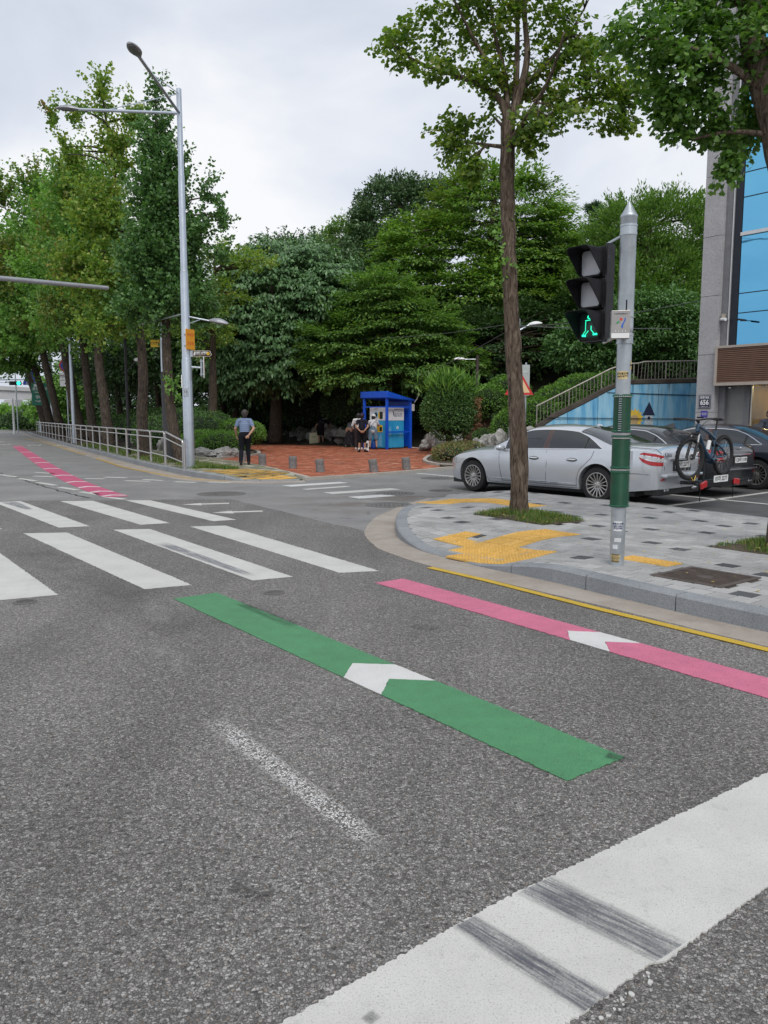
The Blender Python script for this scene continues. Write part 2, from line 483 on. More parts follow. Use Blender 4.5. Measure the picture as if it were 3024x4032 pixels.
M['brick'] = island('red_brick', [(0, (.25, .075, .040)), (.35, (.34, .102, .052)), (.7, (.43, .135, .068)), (.94, (.50, .18, .10)), (.97, (.55, .30, .2)), (1, (.6, .36, .25))], .8, .3, 80, .15)
M['mortar_red'] = simple('brick_joint', (.15, .06, .04), .9, 0, .3, 10)
M['soil'] = simple('soil', (.075, .055, .038), .95, 0, .5, 5, .6, 40)
M['hill'] = simple('hill_litter', (.035, .032, .020), .95, 0, .5, 2, .7, 20)
M['galv'] = simple('galvanised_steel', (.46, .50, .53), .42, .75, .16, 5, .06, 40, dirt=.25, dirtc=(.25, .25, .25))
M['galv_new'] = simple('galvanised_pole', (.50, .55, .61), .34, .7, .08, 3)
M['steel'] = simple('brushed_steel', (.50, .49, .48), .32, .85, .08, 8)
M['alu'] = simple('aluminium', (.62, .62, .62), .4, .6, .06)
M['black_plastic'] = simple('black_plastic', (.010, .010, .012), .55, 0, .2, 6, spec=.25)
M['black_metal'] = simple('black_metal', (.02, .02, .022), .45, .2, .2, 6)
M['brown_pole'] = simple('brown_pole', (.045, .032, .028), .6, .1, .2, 4)
M['rubber'] = simple('rubber', (.018, .018, .019), .85, 0, .3, 20, .3, 60)
M['white'] = simple('white_enamel', (.78, .78, .77), .4, 0, .05)
M['offwhite'] = simple('warm_white', (.62, .60, .55), .5, 0, .06)
M['black'] = simple('black_print', (.012, .012, .012), .6, 0, .1)
M['chrome'] = simple('chrome', (.78, .78, .80), .12, 1, .04)
M['bark'] = None
def bark(name, a, b, c):
    q = Mat(name); co = q.coord(False, (1, 1, .22))
    v = q.noise(co, 22, 7, .62, .9)
    col = q.ramp(v, [(.32, a), (.5, b), (.72, c)])
    col = q.mix(q.ramp(q.noise(q.coord(), 3.2, 5), [(.5, 0.), (.75, .4)]), col, (b[0] * .75, b[1] * .85, b[2] * .75))
    return q.bsdf(col, .9, 0, .2, q.bump(v, 1.0, .03)).done()
M['bark'] = bark('ginkgo_bark', (.026, .019, .014), (.125, .093, .070), (.25, .20, .155))
M['bark_row'] = bark('row_bark', (.018, .014, .012), (.078, .060, .047), (.16, .13, .10))
M['bark_far'] = bark('park_bark', (.026, .021, .016), (.08, .062, .047), (.15, .12, .09))
# ================================================================== GROUND
A = Vector((.62, -.785)); B = Vector((.785, .62))      # along / across the main road
def uv2xy(u, v): return (A.x * u + B.x * v, A.y * u + B.y * v)
def xy2uv(x, y): return (A.x * x + A.y * y, B.x * x + B.y * y)

def struct(o, name=None):
    o['kind'] = 'structure'; return o

road = MB().add([(-400, -200, 0), (400, -200, 0), (400, 600, 0), (-400, 600, 0)], [(0, 1, 2, 3)]).build('road', M['asphalt'])
struct(road)

def smooth01(t): t = max(0, min(1, t)); return t * t * (3 - 2 * t)

def paint(name, poly, z, mat, jit=.006, step=.05, thick=.0035, label=None, seed=0):
    """painted marking with a slightly ragged edge, a thin film standing proud of the asphalt"""
    pts = []; k = len(poly)
    for i in range(k):
        a = Vector(poly[i]); b = Vector(poly[(i + 1) % k]); d = (b - a).length; n = max(1, int(d / step))
        nrm = Vector((-(b - a).y, (b - a).x)).normalized()
        for j in range(n):
            p = a.lerp(b, j / n)
            if j: p = p + nrm * jit * (.6 * noise.noise(Vector((p.x * 45, p.y * 45, seed))) + noise.noise(Vector((p.x * 130, p.y * 130, seed))))
            pts.append((p.x, p.y))
    mb = MB(); mb.prism(pts, z - thick, z)
    o = mb.build(name, mat, road, label=label)
    return o

def decal_strip(name, p0, p1, w0, w1, z, mat, parent=road, nx=16, ny=6, label=None, ends=True, ed=None):
    p0 = Vector(p0); p1 = Vector(p1); d = (p1 - p0); n = Vector(ed).normalized() if ed else Vector((-d.y, d.x)).normalized()
    vs = []; fade = []; fs = []; suv = []
    for i in range(nx + 1):
        t = i / nx; c = p0.lerp(p1, t); wv = w0 + (w1 - w0) * t
        for j in range(ny + 1):
            s = j / ny * 2 - 1; q = c + n * (s * wv / 2)
            suv += [t * d.length, s * wv / 2, p0.x]; vs.append((q.x, q.y, z)); f = smooth01((1 - abs(s)) * 2.2)
            if ends: f *= smooth01(t * 6) * smooth01((1 - t) * 6)
            fade.append(f)
    for i in range(nx):
        for j in range(ny):
            a = i * (ny + 1) + j; fs.append((a, a + 1, a + ny + 2, a + ny + 1))
    mb = MB(); mb.add(vs, fs); me = mb.mesh(name, mat)
    a2 = me.attributes.new('suv', 'FLOAT_VECTOR', 'POINT'); a2.data.foreach_set('vector', suv)
    at = me.attributes.new('fade', 'FLOAT', 'POINT'); at.data.foreach_set('value', fade)
    o = bpy.data.objects.new(name, me); COL.objects.link(o); o.parent = parent
    if label: o['label'] = label
    return o

# ---- stop line in the foreground
paint('stop_line', [(-1.6, .965), (-.30, 1.975), (.21, 2.39), (.42, 2.56), (1.80, 3.54), (2.8, 4.27), (3.05, 3.86), (1.345, 2.62), (.93, 2.30), (.86, 2.24), (.80, 2.225), (.555, 2.03), (-.9, .95)], .006, M['white_paint'], .011, .009, .006, 'thick white stop line with two dark skid marks')
for p0, p1, wa, wb, nm in (((.262, 2.425), (.60, 2.06), .115, .15, 'a'), ((.53, 2.63), (.885, 2.275), .20, .19, 'b')):
    M['skid_' + nm] = decal('skid_' + nm, (.10, .105, .125), (5, 130, 1), 0, .40, .62, .92)
    decal_strip('skid_mark', p0, p1, wa, wb, .0085, M['skid_' + nm], nx=20, ny=14, ends=False, ed=(.81, .59))
# small crumbs of loose paint beside the line
mb = MB()
for i in range(16):
    t = random.random(); p = Vector((.80, 2.205)).lerp(Vector((.57, 2.0)), t) + Vector((.78, -.62)) * random.uniform(0, .03)
    r = random.uniform(.003, .009); k = 7; a0 = random.random() * 6
    mb.prism([(p.x + r * cos(a0 + 2 * pi * j / k) * random.uniform(.6, 1.2), p.y + r * sin(a0 + 2 * pi * j / k) * random.uniform(.6, 1.2)) for j in range(k)], .0005, .0035 + .0015 * random.random())
mb.build('paint_crumb', M['white_paint'], road, kind='stuff')

# ---- coloured lane guide lines with chevrons
def guide(c0, c1, w, nm, mat, chev, clen, lab):
    """c0 far end, c1 near end (centre line); chev = distance along from far end to the chevron's tip"""
    c0 = Vector(c0); c1 = Vector(c1); d = (c1 - c0).normalized(); n = Vector((-d.y, d.x)); h = w / 2; Lg = (c1 - c0).length
    P = lambda s, t: tuple(c0 + d * s + n * t)
    cs = clen
    g1 = [P(0, h), P(0, -h), P(chev + cs * .5, -h), P(chev, 0), P(chev + cs * .5, h)]
    g2 = [P(chev + cs * .5 + cs, h), P(chev + cs, 0), P(chev + cs * .5 + cs, -h), P(Lg, -h), P(Lg, h)]
    wv = [P(chev + cs * .5, h), P(chev, 0), P(chev + cs * .5, -h), P(chev + cs * 1.5, -h), P(chev + cs, 0), P(chev + cs * 1.5, h)]
    paint(nm, g1, .0055, mat, .010, .012, .0035, lab); paint(nm, g2, .0055, mat, .010, .012, .0035, lab)
    paint('guide_chevron', wv, .0062, M['white_clean'], .006, .03, .0035)
guide((-1.735, 7.19), (1.0, 3.57), .42, 'green_guide_line', M['green_paint'], 2.53, .40, 'green painted lane guide line')
guide((.055, 7.86), (3.3, 3.36), .35, 'pink_guide_line', M['pink_paint'], 2.32, .36, 'pink painted lane guide line')
# tyre scuffs on the green line and the road
M['scuff'] = decal('tyre_scuff', (.03, .06, .042), (3, 60, 1), 0, .40, .62, .6)
decal_strip('tyre_scuff', (-1.30, 6.92), (-.66, 6.08), .12, .18, .0085, M['scuff'])
M['stain'] = decal('oil_stain', (.03, .03, .035), (2, 2, 1), 0, .40, .62, .55)
for p0, p1, wd in (((.2, 6.15), (.42, 6.0), .16), ((1.08, 3.72), (1.17, 3.66), .09), ((-.55, 2.62), (-.38, 2.55), .09), ((-.05, 2.02), (-.02, 1.99), .05)):
    decal_strip('oil_stain', p0, p1, wd, wd, .0089, M['stain'])
M['dark_wear'] = decal('dark_wear', (.06, .058, .056), (1.2, 1.2, 1), 0, .42, .70, .28)
decal_strip('wheel_track', (-4.6, 9.9), (-1.9, 7.0), .5, .9, .0018, M['dark_wear'])
decal_strip('wheel_track', (-3.4, 8.2), (-1.2, 5.8), .6, .7, .0018, M['dark_wear'])
# the worn old lane line
M['worn_white'] = decal('worn_white', (.70, .69, .67), (5, 5, 1), 0, .30, .52, 1.0, True)
decal_strip('worn_lane_line', (-.98, 4.25), (.03, 2.82), .16, .12, .0022, M['worn_white'], nx=24)
M['worn_faint'] = decal('worn_faint', (.55, .54, .52), (5, 5, 1), 0, .44, .66, .7, True)
decal_strip('worn_lane_line', (-1.75, 5.75), (-1.2, 4.9), .22, .16, .0022, M['worn_faint'], nx=24)
decal_strip('worn_lane_line', (-2.15, 7.0), (-1.75, 6.2), .16, .2, .0022, M['worn_faint'], nx=24)

# ---- zebra crossing (two rows of bars)
bars = [[(-5.08, 11.10), (-4.50, 11.18), (-1.885, 7.66), (-2.29, 7.47)],
        [(-3.93, 11.46), (-3.43, 11.54), (-.94, 8.06), (-1.33, 7.88)],
        [(-2.89, 11.79), (-2.39, 11.9), (-.05, 8.37), (-.47, 8.27)],
        [(-6.15, 10.62), (-5.55, 10.75), (-3.02, 7.23), (-3.46, 7.01)],
        [(-7.5, 15.2), (-7.04, 15.35), (-4.42, 11.84), (-4.82, 11.69)],
        [(-6.28, 15.36), (-5.69, 15.45), (-3.32, 12.20), (-3.70, 12.0)],
        [(-5.07, 15.52), (-4.59, 15.53), (-2.36, 12.6), (-2.69, 12.42)],
        [(-8.75, 15.0), (-8.25, 15.15), (-5.6, 11.55), (-6.0, 11.38)],
        [(-7.3, 10.2), (-6.75, 10.32), (-4.2, 6.8), (-4.65, 6.6)]]
for i, bq in enumerate(bars):
    paint('crosswalk_bar', bq, .0055, M['white_paint'], .012, .03, .0035, seed=i)
M['bar_scuff'] = decal('bar_scuff', (.22, .225, .25), (2.5, 50, 1), 0, .36, .58, .85)
decal_strip('tyre_scuff', (-2.95, 10.3), (-1.33, 8.05), .20, .12, .0085, M['bar_scuff'])
decal_strip('tyre_scuff', (-7.25, 15.25), (-6.2, 13.9), .35, .12, .0085, M['bar_scuff'])

# ---- markings further off
def strip(name, p0, p1, wd, mat, z=.0055, jit=.006, label=None):
    p0 = Vector(p0); p1 = Vector(p1); d = (p1 - p0).normalized(); n = Vector((-d.y, d.x)) * wd / 2
    return paint(name, [tuple(p0 + n), tuple(p0 - n), tuple(p1 - n), tuple(p1 + n)], z, mat, jit, .1, .0035, label)
pk = [(-5.47, 16.22), (-6.6, 18.0), (-8.3, 20.95), (-11.2, 26.4), (-14.6, 33.0), (-20.2, 43.9)]
pc = catmull([(x, y, 0) for x, y in pk], 6)
Lp = [(p.x, p.y) for p in pc]
lf = []; rt = []
for i, p in enumerate(Lp):
    a = Vector(Lp[max(0, i - 1)]); b = Vector(Lp[min(len(Lp) - 1, i + 1)]); d = (b - a).normalized(); n = Vector((-d.y, d.x)) * .24
    lf.append((p[0] + n.x, p[1] + n.y)); rt.append((p[0] - n.x, p[1] - n.y))
paint('pink_guide_line', lf + rt[::-1], .0055, M['pink_far'], .004, .3, .0035, 'long pink guide line curving up the far road')
for i, t in enumerate(np.linspace(.03, .97, 10)):
    k = t * (len(Lp) - 1); i0 = int(k); c = Vector(Lp[i0]).lerp(Vector(Lp[min(i0 + 1, len(Lp) - 1)]), k - i0)
    d = (Vector(Lp[min(i0 + 1, len(Lp) - 1)]) - Vector(Lp[i0])).normalized(); n = Vector((-d.y, d.x))
    cl = .16 + .1 * t
    P = lambda s, tt: tuple(c + d * s + n * tt)
    paint('guide_chevron', [P(-cl, .24), P(cl * .2, 0), P(-cl, -.24), P(0, -.24), P(cl * 1.2, 0), P(0, .24)], .0062, M['white_clean'], .002, .2)
for x0, y0, x1, y1 in ((-5.65, 16.13, -5.16, 15.74), (-6.61, 17.29, -6.0, 16.68), (-7.54, 18.42, -6.86, 17.73), (-8.59, 19.71, -7.83, 18.92), (-9.65, 20.98, -8.88, 20.23), (-10.81, 22.42, -9.96, 21.51), (-12.0, 23.8, -11.2, 22.95),
                       (-9.64, 21.85, -8.96, 21.57), (-10.2, 23.28, -9.43, 22.78)):
    strip('lane_dash', (x0, y0), (x1, y1), .14, M['white_paint'])
for x0, y0, x1, y1 in ((-6.6, 20.30, -5.91, 20.08), (-6.26, 20.66, -5.67, 20.35), (-5.25, 19.95, -4.68, 19.75), (-7.55, 21.5, -6.87, 21.2), (-7.9, 20.98, -7.35, 20.88), (-4.38, 19.82, -3.82, 19.74)):
    strip('lane_dash', (x0, y0), (x1, y1), .16, M['white_paint'])
# diamond arrows before the crossing, far arrow and lane lettering
for (ax, ay) in ((-2.93, 13.51), (-3.75, 14.75)):
    a = Vector((ax, ay)); d = Vector((.96, .27)).normalized(); n = Vector((-d.y, d.x))
    P = lambda s, t: tuple(a + d * s + n * t)
    paint('direction_arrow', [P(0, 0), P(.34, .20), P(.34, .09), P(.85, .09), P(.85, -.07), P(.34, -.07), P(.34, -.20)], .0055, M['white_paint'], .004)
for ax, ay, ln in ((-23.5, 48.5, 3.4), (-32, 60, 4.5)):
    a = Vector((ax, ay)); d = Vector((-.45, .9)).normalized(); n = Vector((-d.y, d.x))
    P = lambda s, t: tuple(a + d * s + n * t)
    paint('direction_arrow', [P(0, .15), P(0, -.15), P(ln * .55, -.15), P(ln * .55, -.5), P(ln, 0), P(ln * .55, .5), P(ln * .55, .15)], .0055, M['white_paint'], .004, .4)
for tx, ty, s_ in ((-21.7, 45.4, '방'), (-19.6, 44.7, '김'), (-18.0, 44.4, '포')):
    o = text(s_, 1.0, (tx, ty, .006), (.9, .2, 0), (-.55, 2.9, 0), M['white_paint'], road, 'road_lettering', .001)
    o.data.transform(Matrix.Translation((tx, ty, 0)) @ Matrix.Scale(2.6, 4, Vector((-.4, .9, 0)).normalized()) @ Matrix.Translation((-tx, -ty, 0)))
# faded zebra over the side street
for i, (x0, y0, x1, y1) in enumerate(((-2.3, 18.72, -1.0, 19.75), (-1.78, 17.85, -.84, 18.65), (-1.2, 16.95, .27, 18.0), (-.62, 16.02, .14, 16.55))):
    strip('crosswalk_bar', (x0, y0), (x1, y1), .40 if i != 1 else .22, M['white_paint'] if i % 3 else M['white_clean'], .0055, .015)
strip('edge_line', (.95, 22.9), (2.6, 20.85), .16, M['white_paint'])
# yellow lines by the kerbs
def ribbon(name, pts, wd, z, mat, jit=.006, label=None):
    pts = [Vector(p) for p in pts]; a = []; b = []
    for i, p in enumerate(pts):
        t = (pts[min(i + 1, len(pts) - 1)] - pts[max(i - 1, 0)]).normalized(); n = Vector((-t.y, t.x)) * wd / 2
        a.append((p.x + n.x, p.y + n.y)); b.append((p.x - n.x, p.y - n.y))
    return paint(name, a + b[::-1], z, mat, jit, .08, .0035, label)
ribbon('yellow_edge_line', [(.50, 8.55), (1.03, 7.86), (1.83, 6.69), (2.72, 5.47), (3.7, 4.1), (5.6, 1.5)], .085, .0095, M['yellow_paint'], .005, 'yellow no-parking line beside the near gutter')
ribbon('yellow_edge_line', [(-3.9, 20.1), (-4.7, 20.5), (-5.95, 21.9), (-8.4, 25.6), (-11.2, 31)], .11, .0095, M['yellow_worn'], .03, 'worn yellow line beside the far kerb')
ribbon('yellow_edge_line', [(-12.6, 33.6), (-16.5, 41), (-20, 47.5), (-26.5, 59)], .11, .0095, M['yellow_worn'], .03, 'worn yellow line far up the road')
# tarred crack
mb = MB(); p = Vector((-5.9, 15.95, 0)); pts = []
tgt = [(-5.95, 15.95), (-7.6, 18.1), (-9.6, 20.9), (-12.2, 24.6), (-15.5, 29.5), (-19.5, 36)]
for p in resample(catmull([(x, y, 0) for x, y in tgt], 10), .22):
    pts.append((p.x + random.uniform(-.05, .05), p.y + random.uniform(-.05, .05), .004))
mb.tube(pts, [random.uniform(.008, .026) for _ in pts], 4, sy=1, sx=.1)
mb.build('tar_crack', M['black_plastic'], road)

# ---- manhole covers
M['iron'] = simple('cast_iron', (.105, .083, .072), .65, .35, .3, 9, .2, 60, dirt=.5, dirtc=(.20, .17, .14))
M['iron_old'] = simple('worn_iron', (.14, .135, .13), .7, .2, .3, 9, .2, 60)
def manhole(x, y, r, lab):
    mb = MB(); mb.lathe([(r * 1.12, .001), (r * 1.12, .006), (r * 1.01, .007), (r, .002), (r * .99, .007), (0.01, .008)], 36)
    o = mb.build('manhole_cover', M['iron_old'], None, True)
    o.location = (x, y, 0); tag(o, lab, 'manhole')
    k = MB()
    for i in range(-4, 5):
        for j in range(-4, 5):
            if i * i + j * j < 17: k.box((i * r * .2, j * r * .2, .0105), (r * .12, r * .12, .005))
    k.build('tread', M['iron_old'], o, kind='stuff')
manhole(-3.46, 16.87, .46, 'round iron manhole cover in the road beside the diamond arrow')
manhole(.24, 16.94, .38, 'round manhole cover beside the faded crosswalk bars')
manhole(1.44, 21.14, .42, 'round manhole cover in the side street by the plaza edge')
manhole(.10, 14.74, .40, 'round manhole cover nearest the near kerb corner')
manhole(1.25, 17.6, .24, 'small manhole cover in front of the silver car')
manhole(-1.03, 7.32, .09, 'tiny valve cover between crosswalk bar and green line')
manhole(-3.2, 6.95, .09, 'tiny valve cover at the left edge of the crossing')

# ================================================================== NEAR CORNER PAVEMENT
curb_pts = [(8.0, -.5), (5.0, 3.33), (2.94, 5.94), (2.19, 7.02), (1.63, 7.86), (1.06, 8.6), (.84, 9.0), (.50, 9.55), (.29, 10.18), (.18, 10.91), (.19, 12.2), (.33, 13.5), (.60, 14.7), (1.05, 15.9)]
curb_h = [.15, .15, .15, .15, .15, .035, .03, .03, .07, .12, .12, .10, .035, .03]
cc = catmull([(x, y, h) for (x, y), h in zip(curb_pts, curb_h)], 10)
cc = [Vector((p.x, p.y, max(.028, min(.152, p.z)))) for p in cc]
CW = .17
def offs(pts, d):
    r = []
    for i, p in enumerate(pts):
        t = (pts[min(i + 1, len(pts) - 1)] - pts[max(i - 1, 0)]); n = Vector((t.y, -t.x, 0)).normalized()
        r.append(p + n * d)
    return r
inner = offs(cc, CW)
back = [(1.3, 16.25), (2.6, 16.15), (4.0, 14.95), (4.95, 14.3), (6.06, 12.5), (8.2, 9.8), (11.5, 5.6), (14, 2.4), (11, -2.5)]
swpoly = [(p.x, p.y) for p in inner] + back
if area2(swpoly) < 0: swpoly = swpoly[::-1]
innp = np.array([(p.x, p.y, p.z) for p in inner])
def zs(x, y):
    d = np.hypot(innp[:, 0] - x, innp[:, 1] - y); i = int(d.argmin()); t = smooth01(d[i] / 1.5)
    base = .145 - .105 * max(0, min(1, (d[i] - 1.2) / 3.6))
    return innp[i, 2] * (1 - t) + base * t
# kerb stones
curb = thing('kerb', 'grey granite kerb stones curving around the near pavement corner', 'kerb')
acc = 0; seg = [0]
run = resample(cc, .1); run_i = offs(run, CW)
k0 = 0; n_per = 10
while k0 + 2 < len(run):
    k1 = min(k0 + n_per, len(run) - 1)
    a = run[k0:k1 + 1]; b = run_i[k0:k1 + 1]
    gap = (a[1] - a[0]).normalized() * .006
    a = [a[0] + gap] + a[1:-1] + [a[-1] - gap]; b = [b[0] + gap] + b[1:-1] + [b[-1] - gap]
    mb = MB(); vs = []; n = len(a)
    c_ = .018
    for p, q in zip(a, b):
        m = (q - p).normalized()
        vs += [(p.x, p.y, -.05), (p.x, p.y, max(.004, p.z - c_)), (p.x + m.x * c_, p.y + m.y * c_, p.z), (q.x, q.y, p.z + .002), (q.x, q.y, -.05)]
    fs = []
    for i in range(n - 1):
        for j in range(4): fs.append((i * 5 + j, i * 5 + j + 1, i * 5 + 5 + j + 1, i * 5 + 5 + j))
    fs.append((0, 1, 2, 3, 4)); fs.append(tuple((n - 1) * 5 + j for j in (4, 3, 2, 1, 0)))
    mb.add(vs, fs); mb.build('kerb_stone', M['curb'], curb)
    k0 = k1
# concrete gutter
g_out = [(7.7, -.85), (4.72, 2.95), (2.72, 5.62), (1.90, 6.80), (1.22, 7.72), (.47, 8.72), (.04, 9.55), (-.12, 10.05), (-.28, 11.2), (-.16, 12.75), (.05, 13.6), (.42, 14.9), (.9, 15.95)]
go = catmull([(x, y, 0) for x, y in g_out], 8)
gp = [(p.x + .012 * noise.noise(p * 9), p.y + .012 * noise.noise(p * 9 + V(5, 0, 0))) for p in resample(go, .06)] + [(p.x, p.y) for p in cc[::-1]]
o = MB().prism(gp, -.02, .0045).build('gutter', M['gutter']); struct(o)
# exclusions in the paving, in road-aligned coordinates (u0,u1,v0,v1)
PITS = [(-8.75, -7.3, 8.6, 9.65), (-4.95, -3.4, 8.85, 9.95)]
MANH = (-4.25, -3.53, 6.55, 7.27)
TACT = [(u, v, 'dot') for v, us in ((6.2, (-6.7, -6.4, -6.1)), (6.5, (-7.0, -6.7, -6.4, -6.1)), (6.8, (-7.6, -7.3, -7.0, -6.7, -6.4, -6.1)), (7.1, (-7.6,))) for u in us]
TACT += [(u, v, 'bar') for v in (7.1, 7.4) for u in (-7.0, -6.7)] + [(u, v, 'dot') for v in (7.7, 8.0) for u in (-7.0, -6.7)]
TACT += [(-5.0, 7.08, 'dot'), (-4.7, 7.08, 'dot')]
TACT += [(u, v, 'dot') for u in (-11.3, -11.0, -10.7) for v in (9.7, 10.0, 10.3)] + [(u, v, 'bar') for u in (-10.4, -10.1, -9.8, -9.5, -9.2) for v in (10.0, 10.3)]
def excluded(u, v, m=.02):
    for a in PITS + [MANH]:
        if a[0] - m < u < a[1] + m and a[2] - m < v < a[3] + m: return True
    for a, b, k in TACT:
        if a + m < u < a + .3 - m and b + m < v < b + .3 - m: return True
    return False
sub = MB(); rest = MB(); restd = MB(); cand = []
PS = .2
for iu in range(-65, 25):
    for iv in range(18, 75):
        ox = (PS / 2 if iv % 2 else 0)
        u0 = iu * PS + ox; v0 = iv * PS
        cu, cv = u0 + PS / 2, v0 + PS / 2
        cx, cy = uv2xy(cu, cv)
        if not (-1 < cx < 12 and -2 < cy < 17.5): continue
        if cx > 1.2 + cy * .56: continue                      # right of the frame
        sq = [uv2xy(*p) for p in ((u0, v0), (u0 + PS, v0), (u0 + PS, v0 + PS), (u0, v0 + PS))]
        if area2(sq) < 0: sq = sq[::-1]
        full = clip_poly(swpoly, sq)
        if len(full) < 3: continue
        if not any(a[0] < cu < a[1] and a[2] < cv < a[3] for a in PITS):
            sub.add([(p[0], p[1], zs(*p) - .010) for p in full], [tuple(range(len(full)))])
        if excluded(cu, cv): continue
        g_ = .0065
        uvq = [(u0 + g_, v0 + g_), (u0 + PS - g_, v0 + g_), (u0 + PS - g_, v0 + PS - g_), (u0 + g_, v0 + PS - g_)]
        sq = [uv2xy(*p) for p in uvq]
        if area2(sq) < 0: sq = sq[::-1]
        pl = clip_poly(swpoly, sq)
        if len(pl) < 3 or abs(area2(pl)) < .002: continue
        dark = (iu * 2 + iv * 3 + (iv // 2) * 1) % 13 == 0 and (iv % 2 == 0 or (iu + iv) % 3 == 0) and len(pl) == 4
        tz = [random.uniform(-.0012, .0012) for _ in pl]; dz = random.uniform(-.0012, .0015)
        if len(pl) == 4 and abs(area2(pl)) > .03:
            ct = Vector((sum(p[0] for p in pl) / 4, sum(p[1] for p in pl) / 4)); n = 4
            pi_ = [(p[0] + (ct.x - p[0]) * .05, p[1] + (ct.y - p[1]) * .05) for p in pl]
            z4 = [zs(*p) + dz + tz[i] for i, p in enumerate(pl)]
            vs = [(p[0], p[1], z4[i] - .02) for i, p in enumerate(pl)] + [(p[0], p[1], z4[i] - .003) for i, p in enumerate(pl)] + [(p[0], p[1], z4[i]) for i, p in enumerate(pi_)]
            fs = [(8, 9, 10, 11)] + [(i, (i + 1) % 4, 4 + (i + 1) % 4, 4 + i) for i in range(4)] + [(4 + i, 4 + (i + 1) % 4, 8 + (i + 1) % 4, 8 + i) for i in range(4)]
        else:
            n = len(pl); z4 = [zs(*p) + dz for p in pl]
            vs = [(p[0], p[1], z4[i] - .02) for i, p in enumerate(pl)] + [(p[0], p[1], z4[i]) for i, p in enumerate(pl)]
            fs = [tuple(range(n, 2 * n))] + [(i, (i + 1) % n, n + (i + 1) % n, n + i) for i in range(n)]
        infr = cx < .47 * cy and cy > 5.0
        cand.append((-1.0 / (cx * cx + cy * cy) if infr else 1, vs, fs, dark))
sidewalk = sub.build('pavement', M['mortar']); struct(sidewalk)
cand.sort(key=lambda c: c[0])
for i, (s_, vs, fs, dark) in enumerate(cand):
    if i < 290:
        MB().add(vs, fs).build('paver', M['paver_dark'] if dark else M['paver'], sidewalk)
    else: (restd if dark else rest).add(vs, fs)
rest.build('paver_field', M['paver'], sidewalk, kind='stuff')
restd.build('dark_paver_field', M['paver_dark'], sidewalk, kind='stuff')

# tactile tiles
def tact_mesh(kind):
    mb = MB(); s = .147
    mb.box((0, 0, -.01), (s * 2, s * 2, .02))
    if kind == 'dot':
        for i in range(6):
            for j in range(6):
                x = -s + .0245 + i * .049; y = -s + .0245 + j * .049
                mb.lathe([(.0175, 0), (.0145, .006), (.007, .0085), (.0005, .0088)], 8, Matrix.Translation((x, y, 0)))
    else:
        for i in range(4):
            y = -s + .037 + i * .0735
            vs = [(-.135, y - .018, 0), (-.135, y + .018, 0), (.135, y + .018, 0), (.135, y - .018, 0), (-.13, y - .012, .008), (-.13, y + .012, .008), (.13, y + .012, .008), (.13, y - .012, .008)]
            mb.add(vs, [(4, 5, 6, 7), (0, 1, 5, 4), (1, 2, 6, 5), (2, 3, 7, 6), (3, 0, 4, 7)])
    me = mb.mesh('tactile_tile', M['tactile']); return me
tm = {'dot': tact_mesh('dot'), 'bar': tact_mesh('bar')}
for u, v, k in TACT:
    x, y = uv2xy(u + .15, v + .15)
    o = bpy.data.objects.new('tactile_tile', tm[k]); COL.objects.link(o); o.parent = sidewalk
    e_ = .12; px = uv2xy(u + .15 + e_, v + .15); mx_ = uv2xy(u + .15 - e_, v + .15); py = uv2xy(u + .15, v + .15 + e_); my = uv2xy(u + .15, v + .15 - e_)
    ex = Vector((px[0] - mx_[0], px[1] - mx_[1], zs(*px) - zs(*mx_))).normalized()
    ey = Vector((py[0] - my[0], py[1] - my[1], zs(*py) - zs(*my))).normalized()
    if k == 'bar' and v < 9: ex, ey = ey, -ex
    Mx = frame(ex, ey).to_4x4(); Mx.translation = (x, y, zs(x, y) + .003); o.matrix_local = Mx
# square drain cover
x, y = uv2xy((MANH[0] + MANH[1]) / 2, (MANH[2] + MANH[3]) / 2)
mc = thing('drain_cover', 'square rusty iron drain cover set in the near pavement', 'manhole', (x, y, zs(x, y)), math.atan2(A.y, A.x))
mb = MB(); s = .355
mb.box((0, 0, -.008), (s * 2, s * 2, .018))
for sg in (-1, 1):
    mb.box((sg * (s - .025), 0, .004), (.05, s * 2, .012)); mb.box((0, sg * (s - .025), .0042), (s * 2 - .1, .05, .012))
mb.build('cover_plate', M['iron'], mc)
mb = MB()
for i in range(-12, 13):
    for j in range(-12, 13):
        if abs(i) + abs(j) > 1 and (i * i + j * j > 10):
            mb.box((i * .0245, j * .0245, .004), (.018, .009, .006), R(45) if (i + j) % 2 else R(-45))
mb.build('tread', M['iron'], mc, kind='stuff')
MB().lathe([(.07, .0), (.07, .006), (.055, .007), (.0, .005)], 20).build('keyhole_disc', M['iron'], mc, True)

# tree pits: soil + edging + grass
def grass_mesh(n, gen, h=(.03, .10), wd=.004, lean=.6):
    vs = np.zeros((n * 5, 3), np.float32)
    for i in range(n):
        x, y, z, hh = gen()
        L_ = random.uniform(*h) * hh; a = random.random() * 2 * pi; dx, dy = cos(a), sin(a); ln = random.uniform(.1, lean) * L_
        w_ = wd * random.uniform(.7, 1.4); px, py = -dy * w_, dx * w_
        vs[i * 5:i * 5 + 5] = [(x - px, y - py, z), (x + px, y + py, z), (x + px * .8 + dx * ln * .35, y + py * .8 + dy * ln * .35, z + L_ * .6), (x - px * .8 + dx * ln * .35, y - py * .8 + dy * ln * .35, z + L_ * .6), (x + dx * ln, y + dy * ln, z + L_ * .95)]
    fs = []
    for i in range(n): fs += [(i * 5, i * 5 + 1, i * 5 + 2, i * 5 + 3), (i * 5 + 3, i * 5 + 2, i * 5 + 4)]
    me = bpy.data.meshes.new('grass'); me.from_pydata(vs.tolist(), [], fs); return me
M['grass'] = leafmat('grass_blade', [(.03, .058, .012), (.05, .09, .018), (.075, .115, .026), (.13, .11, .045)], .6, .3)
